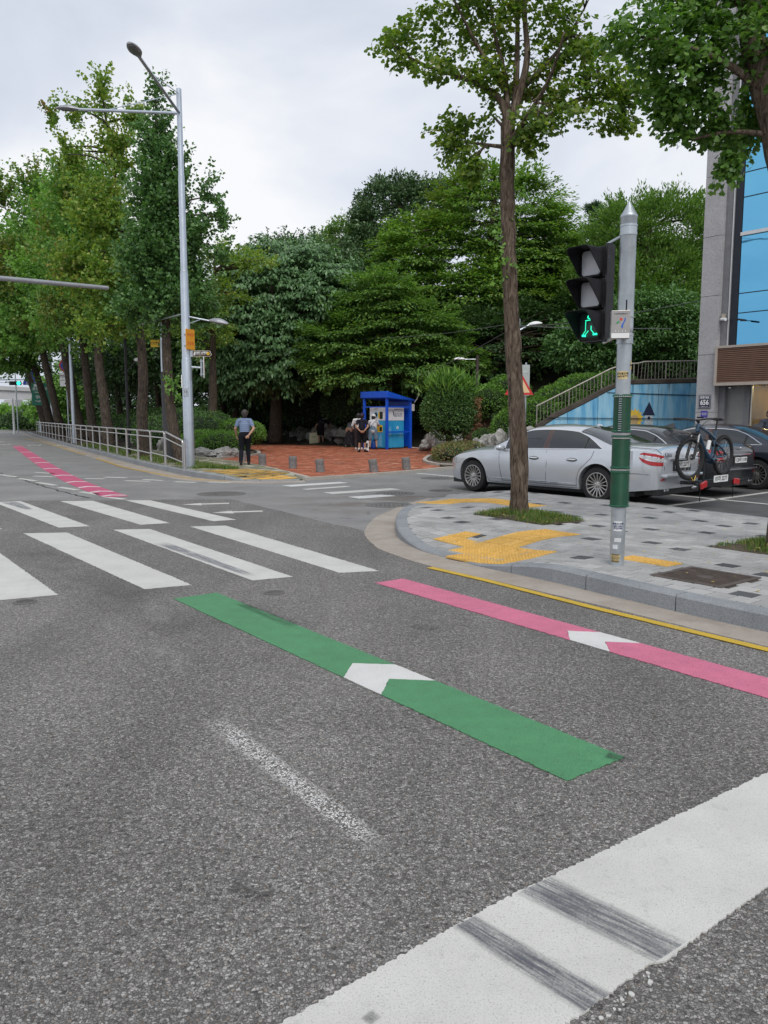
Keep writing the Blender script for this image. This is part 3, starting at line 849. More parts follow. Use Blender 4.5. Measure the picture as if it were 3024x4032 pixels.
M['litter'] = leafmat('fallen_leaf', [(.30, .22, .04), (.22, .14, .04), (.34, .29, .07), (.15, .09, .035)], .7, .2)
def grass(gen, n, lab, h=(.03, .1), wd=.004, cat='grass'):
    me = grass_mesh(n, gen, h, wd); me.materials.append(M['grass'])
    o = mobj('grass', me, clean=False); o['kind'] = 'stuff'; tag(o, lab, cat); return o
for i, (u0, u1, v0, v1) in enumerate(PITS):
    mb = MB(); nn = 12; vs = []; fs = []
    for a in range(nn + 1):
        for b in range(nn + 1):
            x, y = uv2xy(u0 + (u1 - u0) * a / nn, v0 + (v1 - v0) * b / nn)
            edge = min(a, b, nn - a, nn - b) / (nn / 2)
            vs.append((x, y, zs(x, y) - .012 + .05 * edge ** .7 + .012 * noise.noise(V(x * 6, y * 6, 0))))
    for a in range(nn):
        for b in range(nn): fs.append((a * (nn + 1) + b, a * (nn + 1) + b + 1, (a + 1) * (nn + 1) + b + 1, (a + 1) * (nn + 1) + b))
    o = mb.add(vs, fs).build('tree_pit_soil', M['soil'], sidewalk, True)
    def gen(u0=u0, u1=u1, v0=v0, v1=v1):
        while True:
            u = random.uniform(u0 + .03, u1 - .03); v = random.uniform(v0 + .03, v1 - .03)
            x, y = uv2xy(u, v)
            if noise.noise(V(x * 3, y * 3, 2)) > -.25 or random.random() < .25: break
        ed = min(u - u0, u1 - u, v - v0, v1 - v); k = .55 + min(1, ed * 2.2) * .9
        return x, y, zs(x, y) - .005 + .05 * min(1, ed / .5) ** .7, k
    grass(gen, 3400 if i == 0 else 2600, ('grass and clover in the pit around the slim ginkgo trunk', 'grass tuft in the tree pit at the right edge')[i])
mb = MB()
for i in range(260):
    if i < 70: u, v = random.uniform(-8.7, -7.3), random.uniform(8.6, 9.65)
    elif i < 95: u, v = random.uniform(-4.9, -3.5), random.uniform(8.9, 9.9)
    else: u, v = random.uniform(-9, -3), random.uniform(6.6, 11)
    x, y = uv2xy(u, v)
    if not inside((x, y), swpoly): continue
    z = zs(x, y) + (.045 if i < 95 else .006); r = random.uniform(.012, .026); a = random.random() * 6; k = .3
    mb.add([(x + r * cos(a), y + r * sin(a), z + .004), (x + r * cos(a + 2), y + r * sin(a + 2), z + .012 * random.random()), (x + r * cos(a + 4), y + r * sin(a + 4), z + .010 * random.random())], [(0, 1, 2)])
o = mb.build('fallen_leaves', M['litter']); o['kind'] = 'stuff'; tag(o, 'fallen yellow leaves scattered over the near pavement', 'leaves')

# ---- parking lot sheet with bay lines
M['lot'] = simple('lot_asphalt', (.085, .084, .083), .8, 0, .35, 1.3, .6, 120, dirt=.5, dirtc=(.035, .034, .034))
lot = MB().add([(1.9, 16.6, .003), (2.9, 16.2, .003), (4.0, 15.0, .003), (4.95, 14.35, .003), (6.06, 12.55, .003), (8.2, 9.85, .003), (11.5, 5.65, .003), (30, 12, .003), (30, 29, .003), (4.5, 29, .003), (2.2, 20.2, .003)], [tuple(range(11))]).build('parking_lot', M['lot']); struct(lot)
def lotline(p0, p1, wd=.11):
    p0 = Vector(p0); p1 = Vector(p1); d = (p1 - p0).normalized(); n = Vector((-d.y, d.x)) * wd / 2
    MB().prism([tuple(p0 + n), tuple(p0 - n), tuple(p1 - n), tuple(p1 + n)], .004, .0085).build('bay_line', M['white_paint'], lot)
lotline((5.0, 14.35), (9.8, 18.4)); lotline((5.93, 16.74), (7.4, 14.5)); lotline((8.0, 18.5), (9.3, 16.9)); lotline((3.3, 20.2), (5.4, 17.4))
# edging stones at the back of the pavement
ed = [V(2.6, 16.15, 0), V(4.0, 14.95, 0), V(4.95, 14.3, 0), V(6.06, 12.5, 0), V(8.2, 9.8, 0), V(11.5, 5.6, 0)]
MB().prism([(p.x, p.y) for p in ed] + [(p.x + .1, p.y + .07) for p in ed[::-1]], -.02, lambda x, y: .035).build('pavement_edging', M['curb'], sidewalk)
# ================================================================== FAR CORNER: pavement, kerb, plaza
fk = [(-33, 74, .15), (-24.5, 57.5, .15), (-18.58, 46.03, .15), (-12.98, 35.52, .15), (-8.08, 26.4, .15), (-5.46, 22.0, .15), (-4.9, 21.2, .15), (-4.21, 20.45, .12), (-3.6, 20.2, .03), (-2.9, 20.15, .03), (-2.05, 20.32, .03)]
fc = catmull([V(*p) for p in fk], 10); fc = [V(p.x, p.y, max(.03, min(.152, p.z))) for p in fc]
fin = offs(fc, -.16)
fkerb = thing('kerb', 'weathered granite kerb below the steel fence on the far corner', 'kerb')
run = resample(fc, .25)[::-1]; run_i = [p for p in offs(run, .16)]
k0 = 0
while k0 + 1 < len(run):
    near = run[k0].y < 40
    k1 = min(k0 + (4 if near else 12), len(run) - 1)
    a = [p.copy() for p in run[k0:k1 + 1]]; b = [p.copy() for p in run_i[k0:k1 + 1]]
    gp_ = (a[1] - a[0]).normalized() * .008
    a[0] += gp_; b[0] += gp_; a[-1] -= gp_; b[-1] -= gp_
    vs = []; n = len(a)
    for p, q in zip(a, b):
        m = (q - p).normalized()
        vs += [(p.x, p.y, -.05), (p.x, p.y, p.z - .015), (p.x + m.x * .02, p.y + m.y * .02, p.z), (q.x, q.y, p.z), (q.x, q.y, -.05)]
    fs = [(i * 5 + j, i * 5 + j + 1, i * 5 + 6 + j, i * 5 + 5 + j) for i in range(n - 1) for j in range(4)] + [(0, 1, 2, 3, 4), tuple((n - 1) * 5 + j for j in (4, 3, 2, 1, 0))]
    MB().add(vs, fs).build('kerb_stone', M['curb'], fkerb); k0 = k1
# worn concrete gutter of the far kerb
og = offs(fc, .62); og2 = [V(p.x + .05 * noise.noise(p * 1.3), p.y + .05 * noise.noise(p * 1.7), 0) for p in og]
gp = [(p.x, p.y) for p in fc] + [(p.x, p.y) for p in og2[::-1]]
o = MB().prism(gp, -.02, .0045).build('gutter', M['gutter']); struct(o)
# pavement behind
pf = [(-2.05, 20.42), (-4.16, 25.39), (-5.3, 27.4), (-6.23, 28.95), (-7.2, 30.8), (-8.3, 32.8), (-11.2, 38.4), (-16.2, 48), (-21.5, 58), (-30.5, 75)]
fpoly = [(p.x, p.y) for p in fin] + pf
if area2(fpoly) < 0: fpoly = fpoly[::-1]
finp = np.array([(p.x, p.y, p.z) for p in fin])
def zf(x, y):
    d = np.hypot(finp[:, 0] - x, finp[:, 1] - y); i = int(d.argmin()); t = smooth01(d[i] / 1.5)
    return finp[i, 2] * (1 - t) + .13 * t
fp = MB(); pav = MB(); ps = .3; c1, s1 = cos(R(-27)), sin(R(-27))
for iu in range(-90, 60):
    for iv in range(50, 240):
        u0, v0 = iu * ps, iv * ps
        sq = [(u * c1 - v * s1, u * s1 + v * c1) for u, v in ((u0, v0), (u0 + ps, v0), (u0 + ps, v0 + ps), (u0, v0 + ps))]
        cx, cy = sq[0]
        if not (-32 < cx < 0 and 18 < cy < 42): continue
        if not (cx > -20): continue
        q_ = clip_poly(fpoly, sq)
        if len(q_) < 3: continue
        fp.add([(p[0], p[1], zf(*p) - .012) for p in q_], [tuple(range(len(q_)))])
        ct = (sum(p[0] for p in q_) / len(q_), sum(p[1] for p in q_) / len(q_))
        q_ = [(p[0] + (ct[0] - p[0]) * .04, p[1] + (ct[1] - p[1]) * .04) for p in q_]
        dz = random.uniform(-.006, .006)
        n = len(q_)
        if abs(area2(q_)) > .004:
            z4 = [zf(*p) + dz for p in q_]
            pav.add([(p[0], p[1], z4[i] - .02) for i, p in enumerate(q_)] + [(p[0], p[1], z4[i]) for i, p in enumerate(q_)], [tuple(range(n, 2 * n))] + [(i, (i + 1) % n, n + (i + 1) % n, n + i) for i in range(n)])
far_pav = fp.build('pavement', M['mortar']); struct(far_pav)
pav.build('paver_field', M['paver_mix'], far_pav, kind='stuff')
o = MB().prism([p for p in fpoly if p[1] > 40] , .05, .13).build('pavement', M['soil']); struct(o)
# yellow tactile field on the far corner
tmo = {k: v.copy() for k, v in tm.items()}
for me in tmo.values(): me.materials[0] = M['tactile_old']
for i in range(9):
    for j in range(5):
        u = -3.75 + i * .3 * .9 - j * .05 ; 
        x = -3.95 + i * .24 - j * .20; y = 22.6 - i * .24 - j * .22
        if not inside((x, y), fpoly) or not inside((x + .1, y + .15), fpoly): continue
        o = bpy.data.objects.new('tactile_tile', tmo['dot' if i > 5 else 'bar']); COL.objects.link(o); o.parent = far_pav
        if i > 5: o.data = tm['dot']
        o.location = (x, y, zf(x, y) + .008); o.rotation_euler = (0, 0, R(-45))

# ---- plaza of red bricks
plaza = [(-2.04, 20.42), (-.75, 21.55), (.98, 23.45), (1.9, 24.55), (1.45, 26.9), (1.35, 28.2), (1.75, 31.5), (2.6, 34), (4.6, 37.2), (4.6, 40.9), (2.3, 40.9), (-.6, 40.6), (-2.0, 41.9), (-3.0, 45), (-4.6, 47.8), (-5.9, 50), (-9.0, 55.8), (-12, 55), (-9.5, 45), (-5.6, 35.6), (-5.35, 33.6), (-5.6, 31.7), (-6.2, 30.6), (-6.3, 29.2), (-4.16, 25.45)]
if area2(plaza) < 0: plaza = plaza[::-1]
pl_ob = MB().prism(plaza, -.05, .032).build('plaza', M['mortar_red']); struct(pl_ob)
bw, bl = .115, .23; ang = R(12); c1, s1 = cos(ang), sin(ang); bk = MB()
for iv in range(-20, 560):
    for iu in range(-80, 60):
        u0 = iu * bl + (bl / 2 if iv % 2 else 0); v0 = 18 + iv * bw - 4
        cx, cy = u0 * c1 - v0 * s1, u0 * s1 + v0 * c1
        if not (-9 < cx < 5 and 20 < cy < 44): continue
        if not inside((cx + .1, cy + .05), plaza): continue
        g_ = .006
        sq = [(u * c1 - v * s1, u * s1 + v * c1) for u, v in ((u0 + g_, v0 + g_), (u0 + bl - g_, v0 + g_), (u0 + bl - g_, v0 + bw - g_), (u0 + g_, v0 + bw - g_))]
        if not all(inside(p, plaza) for p in sq):
            sq = clip_poly(plaza, sq)
            if len(sq) < 3 or abs(area2(sq)) < .002: continue
        dz = random.uniform(-.003, .003); n = len(sq); tl = random.uniform(-.02, .02)
        bk.add([(p[0], p[1], .03) for p in sq] + [(p[0], p[1], .05 + dz + tl * (p[0] - cx)) for p in sq], [tuple(range(n, 2 * n))] + [(i, (i + 1) % n, n + (i + 1) % n, n + i) for i in range(n)])
bk.build('brick_field', M['brick'], pl_ob, kind='stuff')
def kerbline(pts, wd, h, mat, parent, nm='edging_stone', L_=1.0):
    pts = [V(*p) if len(p) == 3 else V(p[0], p[1], 0) for p in pts]
    rs = resample(catmull(pts, 8), .2); k0 = 0; n_ = max(1, int(L_ / .2))
    while k0 + 1 < len(rs):
        k1 = min(k0 + n_, len(rs) - 1); a = rs[k0:k1 + 1]; b = offs(rs, wd)[k0:k1 + 1]
        poly = [(p.x, p.y) for p in a] + [(p.x, p.y) for p in b[::-1]]
        MB().prism(poly, -.03, h + random.uniform(-.006, .006)).build(nm, mat, parent); k0 = k1
kb = thing('plaza_edging', 'pale stone edging along the front of the red brick plaza', 'edging')
kerbline([(-2.0, 20.34), (-.72, 21.47), (1.0, 23.37), (2.4, 25.05), (3.3, 26.2)], -.14, .075, M['granite_kerb'], kb)
kerbline([(-2.05, 20.42), (-4.18, 25.4), (-6.3, 29.1)], .14, .105, M['granite_kerb'], kb)
kerbline([(2.35, 25.1), (1.65, 25.8), (1.4, 27.2), (1.4, 28.6), (1.75, 31.5)], .13, .13, M['granite_kerb'], kb)
kerbline([(-6.3, 29.1), (-6.0, 30.9), (-5.55, 31.6), (-5.3, 33.0), (-5.45, 34.3), (-6.0, 36.2), (-8.5, 42)], .14, .12, M['granite_kerb'], kb)
# ---- park soil and hillside behind
sx_, sy_ = 44, 40; vs = []; fs = []
def hz(x, y):
    # plaza's back edge, slope beyond it
    yb = 42.5 + max(0, -x - 1) * 1.25 if x < 0 else 41.5 - max(0, x - 3) * 1.1
    yb = max(yb, 30.5)
    d = y - yb
    side = smooth01((x + 14) / 10)
    return .02 + side * (max(0, d) * .36 if d < 26 else 9.4) + .25 * noise.noise(V(x * .3, y * .3, 0)) * smooth01(d / 4) * side
for i in range(sx_ + 1):
    for j in range(sy_ + 1):
        x = -60 + 110 * i / sx_; y = 28 + 62 * j / sy_
        vs.append((x, y, hz(x, y)))
for i in range(sx_):
    for j in range(sy_):
        x = -60 + 110 * (i + .5) / sx_; y = 28 + 62 * (j + .5) / sy_
        if x < -8 - (y - 30) * .54: continue
        fs.append((i * (sy_ + 1) + j, (i + 1) * (sy_ + 1) + j, (i + 1) * (sy_ + 1) + j + 1, i * (sy_ + 1) + j + 1))
hill = MB().add(vs, fs).build('hillside', M['hill'], None, True); struct(hill)
# park lawn bed behind the far pavement
bed = [(-6.35, 29.3), (-7.3, 31), (-8.4, 33), (-11.3, 38.6), (-16.3, 48.2), (-21.6, 58.2), (-30, 74), (-20, 80), (-9, 46), (-5.75, 35.6), (-5.5, 33.6), (-5.75, 31.8), (-6.25, 30.9)]
o = MB().prism(bed, -.02, .09).build('planting_bed', M['soil']); struct(o)
bed2 = [(1.9, 24.7), (2.45, 25.25), (3.4, 26.4), (5, 28.6), (5.6, 33), (4.7, 36.9), (2.7, 33.8), (1.9, 31.5), (1.55, 28.3), (1.6, 27)]
o = MB().prism(bed2, -.02, .10).build('planting_bed', M['soil']); struct(o)
# grass along the fence strip and bed edges
def gen_f():
    while True:
        t = random.random() ** 1.6; y = 22.3 + 20 * t; i = int(np.abs(finp[:, 1] - y).argmin())
        x = finp[i, 0] + random.uniform(.05, 1.5) * .88; yy = y + random.uniform(.0, .5)
        if noise.noise(V(x * 1.1, yy * 1.1, 0)) > -.1: break
    return x, yy, .13, 1
grass(gen_f, 5200, 'short grass growing along the foot of the steel fence', (.05, .16), .009)
# ================================================================== FOLIAGE TOOLS
def leaf_object(name, pos, ax, nr, size, mat, parent, shape='diamond', wid=.62):
    """one mesh of many leaves: pos base, ax direction of the tip, nr leaf normal"""
    n = len(pos)
    ax = ax / np.maximum(np.linalg.norm(ax, axis=1, keepdims=True), 1e-6)
    nr = nr - ax * (nr * ax).sum(1, keepdims=True); nr = nr / np.maximum(np.linalg.norm(nr, axis=1, keepdims=True), 1e-6)
    sd_ = np.cross(ax, nr)
    if shape == 'fan':
        pr = np.array([(0, -.12, 0), (-.5, .55, .08), (-.28, .92, .03), (0, .80, 0), (.28, .92, .03), (.5, .55, .08)])
    elif shape == 'diamond':
        pr = np.array([(0, 0, 0), (-.5 * wid, .45, .07), (0, 1, -.05), (.5 * wid, .45, .07)])
    elif shape == 'needle':
        pr = np.array([(-.03, 0, 0), (.03, 0, 0), (0, 1, 0)])
    elif shape == 'fan4':
        pr = np.array([(0, -.1, 0), (-.55, .7, .06), (0, .95, 0), (.55, .7, .06)])
    k = len(pr); sz = size[:, None, None]
    P = pos[:, None, :] + sz * (pr[None, :, 0, None] * sd_[:, None, :] + pr[None, :, 1, None] * ax[:, None, :] + pr[None, :, 2, None] * nr[:, None, :])
    me = bpy.data.meshes.new(name); me.vertices.add(n * k); me.vertices.foreach_set('co', P.astype(np.float32).ravel())
    me.loops.add(n * k); me.loops.foreach_set('vertex_index', np.arange(n * k, dtype=np.int32))
    me.polygons.add(n); me.polygons.foreach_set('loop_start', np.arange(0, n * k, k, dtype=np.int32))
    me.update(calc_edges=True); me.validate()
    me.materials.append(mat)
    o = bpy.data.objects.new(name, me); COL.objects.link(o)
    if parent is not None: o.parent = parent
    o['kind'] = 'stuff'
    return o

def unit(n):
    v = rng.normal(size=(n, 3)); return v / np.linalg.norm(v, axis=1, keepdims=True)

def spray_leaves(C, O, rad, per, leaf, droop=.25, up=.8, axmix=(1., .3, .5), flat=.35, jit=.35, lat=.9, elo=1.15, zk=.4):
    """C centres (k,3), O outward dirs (k,3); returns leaf arrays; sprays are flattened, drooping discs"""
    k = len(C); n = k * per
    idx = np.repeat(np.arange(k), per)
    r = (rad if np.ndim(rad) else np.full(k, rad))[idx]
    O = O.copy(); O[:, 2] *= zk; O /= np.maximum(np.linalg.norm(O, axis=1, keepdims=True), 1e-6)
    o = O[idx]; upv = np.array([0, 0, 1.0]); sdv = np.cross(o, upv); sdv /= np.maximum(np.linalg.norm(sdv, axis=1, keepdims=True), 1e-6)
    q = rng.normal(size=(n, 3)) * .45; q *= np.minimum(1, .85 / np.maximum(np.linalg.norm(q, axis=1, keepdims=True), 1e-6))
    a = np.clip(q[:, 0], -1.1, 1.3) * r * elo; b = q[:, 1] * r * lat; c = q[:, 2] * r * flat
    P = C[idx] + o * a[:, None] + sdv * b[:, None]; P[:, 2] += c - droop * (a ** 2 + .5 * b ** 2) / np.maximum(r, .01)
    rad_dir = o * (a[:, None] + .6 * r[:, None]) + sdv * b[:, None]; rad_dir /= np.maximum(np.linalg.norm(rad_dir, axis=1, keepdims=True), 1e-6)
    ax = rad_dir * axmix[0] - upv * axmix[1] + unit(n) * axmix[2]
    nr = upv * up + unit(n) * (1 - up) + rad_dir * .25
    sz = leaf * rng.uniform(1 - jit, 1 + jit, n)
    return P, ax, nr, sz

def shell_points(ells, k, inner=.62, top=.0, zmin=None):
    """points spread near the outside of a union of ellipsoids, with outward directions"""
    ells = [(np.array(c, float), np.array(r, float)) for c, r in ells]
    vol = np.array([np.prod(r) ** (2 / 3) for c, r in ells]); vol /= vol.sum()
    cs = np.array([c for c, r in ells]); rs = np.array([r for c, r in ells]); P = []; O = []; got = 0
    while got < k:
        m = max(256, 2 * (k - got)); i = rng.choice(len(ells), m, p=vol); d = unit(m)
        ok = ~((d[:, 2] < -.55) & (rng.random(m) < .7))
        p = cs[i] + d * rs[i] * (rng.uniform(inner, 1.0, m) ** .6)[:, None]
        if zmin is not None: ok &= p[:, 2] > zmin
        for j in range(len(ells)): ok &= ~((i != j) & ((((p - cs[j]) / rs[j]) ** 2).sum(1) < .55))
        o = d / rs[i]; o /= np.linalg.norm(o, axis=1, keepdims=True)
        P.append(p[ok]); O.append(o[ok]); got += int(ok.sum())
    return np.concatenate(P)[:k], np.concatenate(O)[:k]

def trunk_mesh(mb, pts, rads, n=14, rough=.08, seed=0, step=.12):
    pts = [V(*p) for p in pts]; cp = catmull(pts, 6); t = np.linspace(0, 1, len(cp)); tr = np.linspace(0, 1, len(rads))
    rr = np.interp(t, tr, rads); st = len(mb.v)
    mb.tube(cp, list(rr), n)
    for i in range(st, len(mb.v)):
        p = Vector(mb.v[i]); k = (i - st) // n
        if k < len(cp):
            c = cp[k]; d = p - c
            f = 1 + rough * noise.noise(V(p.x * 9 + seed, p.y * 9, p.z * 1.6)) + rough * .7 * noise.noise(V(p.x * 2.5, p.y * 2.5 + seed, p.z * 1.1))
            mb.v[i] = tuple(c + d * f)

def limbs(mb, base_pts, tips, r0=.06, n=6):
    """branches from the nearest lower trunk point to tips"""
    for tp in tips:
        tp = Vector(tp); bs = min(base_pts, key=lambda b: (b - tp).length + max(0, b.z - tp.z) * 4)
        mid = bs.lerp(tp, .5) + V(random.uniform(-.15, .15), random.uniform(-.15, .15), random.uniform(.0, .25)) * (tp - bs).length * .5
        mb.tube(catmull([bs, mid, tp], 5), list(np.linspace(r0, r0 * .25, 11)), n)

# leaf colours (diffuse reflectances)
M['lf_ginkgo'] = leafmat('ginkgo_leaf', [(.030, .068, .014), (.045, .095, .019), (.062, .125, .024), (.085, .145, .028)], .45, .34)
M['lf_ginkgo_near'] = leafmat('ginkgo_leaf_near', [(.036, .070, .013), (.058, .10, .018), (.082, .122, .022), (.115, .14, .03)], .45, .5, (.17, .15, .03), .55, .4, (.56, .74))
M['lf_ginkgo_bright'] = leafmat('ginkgo_leaf_fresh', [(.049, .102, .024), (.073, .148, .032), (.104, .193, .041), (.134, .227, .054)], .45, .36)
M['lf_ginkgo_dark'] = leafmat('ginkgo_leaf_dark', [(.027, .067, .022), (.043, .095, .029), (.061, .122, .037), (.079, .146, .043)], .45, .25)
M['lf_ginkgo_turn'] = leafmat('ginkgo_leaf_turning', [(.051, .107, .022), (.084, .147, .026), (.129, .178, .035), (.168, .195, .041)], .5, .33, (.22, .13, .045), .5, .35, (.63, .75))
M['lf_ginkgo_mid'] = leafmat('ginkgo_leaf_mid', [(.039, .098, .024), (.061, .134, .029), (.091, .171, .037), (.122, .195, .043)], .5, .32, (.17, .16, .03), .3, .35, (.5, .68))
M['lf_teal'] = leafmat('waxy_leaf', [(.033, .071, .029), (.050, .101, .041), (.073, .135, .054), (.100, .172, .072)], .42, .2, spec=.45)
M['lf_layer'] = leafmat('layered_leaf', [(.036, .078, .023), (.058, .114, .028), (.086, .150, .037), (.120, .179, .047)], .5, .3)
M['lf_layer_y'] = leafmat('layered_leaf_yellow', [(.041, .088, .021), (.067, .130, .028), (.100, .165, .037), (.146, .203, .047)], .5, .33, (.15, .18, .035), .18, .35, (.55, .70))
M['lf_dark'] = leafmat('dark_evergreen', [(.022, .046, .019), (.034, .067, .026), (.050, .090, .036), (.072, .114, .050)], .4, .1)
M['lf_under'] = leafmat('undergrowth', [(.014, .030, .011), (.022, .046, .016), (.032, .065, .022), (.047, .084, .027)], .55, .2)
M['lf_willow'] = leafmat('willow_leaf', [(.033, .070, .014), (.052, .106, .019), (.076, .136, .027), (.104, .167, .038)], .5, .33)
M['lf_hedge'] = leafmat('hedge_leaf', [(.03, .075, .013), (.05, .11, .018), (.075, .145, .024), (.11, .19, .032)], .5, .3)
M['lf_hedge_dark'] = leafmat('hedge_leaf_dark', [(.02, .05, .014), (.034, .075, .02), (.05, .10, .026), (.075, .13, .034)], .5, .22)
M['lf_pine'] = leafmat('pine_needle', [(.02, .048, .022), (.032, .065, .03), (.05, .085, .042)], .55, .1)

# ---- nearby ginkgo on the pavement corner
def near_ginkgo():
    bx, by = 2.09, 12.18; t = thing('ginkgo_tree', 'slim ginkgo tree standing in the pavement pit beside the silver car', 'tree', (bx, by, 0))
    rel = lambda x, y, z: V(x - bx, y - by, z)
    # trunk with furrowed bark
    axis = [rel(2.09, 12.18, .02), rel(2.07, 12.18, .95), rel(1.99, 12.18, 2.0), rel(1.92, 12.18, 3.0), rel(1.85, 12.18, 4.0), rel(1.81, 12.18, 5.0), rel(1.81, 12.18, 5.9)]
    cp = resample(catmull(axis, 12), .03); n = 44; mb = MB(); vs = []; fs = []
    for i, c in enumerate(cp):
        h = i / (len(cp) - 1); r0 = .142 - .047 * h + .05 * math.exp(-c.z * 4.5)
        if c.z > 5.1: r0 += .012
        for j in range(n):
            th = 2 * pi * j / n; d = V(cos(th), sin(th), 0)
            q = V(cos(th) * 2.6, sin(th) * 2.6, c.z * 1.15)
            fur = abs(noise.noise(V(q.x * 1.6, q.y * 1.6, q.z * 1.7))) * 1.6
            fin_ = noise.noise(V(q.x * 4, q.y * 4, q.z * 4.5)) * .35
            knot = .022 * math.exp(-((c.z - 4.72) / .05) ** 2) + .012 * math.exp(-((c.z - 2.65) / .08) ** 2) + .016 * math.exp(-((c.z - 3.6) / .05) ** 2)
            r = r0 * (1 - .16 + .24 * min(1, fur) + .08 * fin_ + .05 * noise.noise(V(q.x * .5, q.y * .5, q.z * .9))) + knot * (.6 + .6 * noise.noise(V(q.x, q.y, 3)))
            vs.append(c + d * r)
    for i in range(len(cp) - 1):
        for j in range(n): fs.append((i * n + j, i * n + (j + 1) % n, (i + 1) * n + (j + 1) % n, (i + 1) * n + j))
    mb.add(vs, fs).build('trunk', M['bark'], t, 2)
    # limbs, laid out after the tree's own fork
    lim = MB()
    br = [([(1.83, 12.18, 5.55), (2.15, 12.1, 5.75), (2.6, 12.0, 6.05), (3.0, 11.95, 6.18), (3.55, 11.9, 6.2)], .062),
          ([(1.80, 12.18, 5.85), (1.72, 12.2, 6.15), (1.5, 12.2, 6.35), (1.1, 12.2, 6.52), (.65, 12.25, 6.68), (.2, 12.3, 6.9)], .06),
          ([(1.84, 12.18, 5.9), (1.95, 12.15, 6.25), (2.05, 12.1, 6.75), (2.0, 12.1, 7.4), (2.02, 12.05, 8.4)], .07),
          ([(2.0, 12.15, 6.35), (2.3, 12.2, 6.65), (2.6, 12.25, 7.0), (2.9, 12.3, 7.5)], .045),
          ([(1.80, 12.2, 5.9), (1.76, 12.22, 6.5), (1.6, 12.3, 7.2), (1.45, 12.3, 8.2)], .05),
          ([(1.9, 12.2, 6.1), (1.93, 12.25, 7.0), (1.9, 12.3, 8.3)], .055),
          ([(1.78, 12.2, 5.55), (1.6, 12.35, 5.62), (1.35, 12.5, 5.7), (1.0, 12.6, 5.75)], .035),
          ([(1.84, 12.1, 5.6), (2.0, 11.7, 5.8), (2.2, 11.2, 6.1), (2.3, 10.8, 6.5)], .045),
          ([(1.84, 12.3, 5.7), (1.9, 12.9, 6.0), (1.7, 13.5, 6.5)], .045),
          ([(1.7, 12.2, 6.4), (1.3, 12.0, 6.9), (.9, 11.8, 7.5)], .035)]
    nodes = []
    for pts, r in br:
        cp = catmull([rel(*p) for p in pts], 8); lim.tube(cp, list(np.linspace(r, r * .3, len(cp))), 8)
        nodes += [p for p in cp[2:]]
    # twigs and foliage following them
    C = []; O = []
    zone = [((.25, 12.3, 6.95), (.45, .5, .42)), ((.75, 12.2, 6.65), (.5, .5, .32)), ((1.05, 12.3, 7.35), (.75, .6, .35)), ((1.55, 12.3, 7.1), (.55, .6, .4)), ((1.2, 12.5, 5.92), (.52, .4, .26)), ((1.1, 12.45, 5.62), (.3, .3, .2)),
            ((2.75, 11.95, 6.2), (.8, .45, .36)), ((3.4, 11.9, 6.3), (.45, .45, .38)), ((2.95, 12.1, 6.75), (.7, .5, .28)), ((2.55, 12.2, 7.05), (.55, .5, .34)), ((2.2, 11.6, 5.78), (.55, .5, .25)), ((3.3, 11.9, 5.85), (.35, .3, .2)),
            ((2.2, 12.1, 7.55), (.7, .6, .4)), ((1.5, 12.2, 7.75), (.8, .6, .35)), ((1.05, 12.2, 7.95), (.6, .6, .3)), ((1.9, 12.2, 8.3), (1.0, .8, .4)), ((2.9, 12.2, 7.9), (.4, .5, .35)), ((2.0, 12.4, 6.5), (.6, .5, .35)), ((1.4, 12.0, 6.5), (.45, .4, .25)), ((2.05, 11.9, 5.55), (.25, .3, .2)), ((1.3, 12.2, 5.25), (.16, .2, .16))]
    for c, r in zone:
        kk = int(9 + 54 * r[0] * (r[2] + .2))
        for _ in range(kk):
            d = unit(1)[0] * rng.uniform(.35, 1.0); p = np.array(c) + d * np.array(r)
            C.append(p - np.array((bx, by, 0))); o_ = p - np.array((1.85, 12.2, 6.2)); O.append(o_ / np.linalg.norm(o_))
    for p in random.sample(range(len(C)), 90):
        tp = Vector(C[p]); b = min(nodes, key=lambda q: (q - tp).length)
        if (b - tp).length < 1.3: lim.tube(catmull([b, b.lerp(tp, .5) + V(0, 0, .05), tp], 3), [.012, .01, .009, .008, .006, .005, .003], 5)
    lim.build('limbs', M['bark'], t, 2)
    P, ax, nr, sz = spray_leaves(np.array(C), np.array(O), .16, 26, .066, .2, .55, (.7, .5, .8), .7, .3)
    leaf_object('crown', P, ax, nr, sz, M['lf_ginkgo_near'], t, 'fan')
    # epicormic shoots on the trunk
    P, ax, nr, sz = spray_leaves(np.array([(-.37, 0, 4.3), (-.32, .0, 3.75), (-.3, -.1, 3.95), (-.28, .05, 4.6), (.02, 0, 4.9)]), np.array([(-1, 0, 0.)] * 5), .16, 26, .06, .5, .4, (.5, .8, .8), 1.2)
    leaf_object('trunk_shoots', P, ax, nr, sz, M['lf_ginkgo_bright'], t, 'fan')
near_ginkgo()

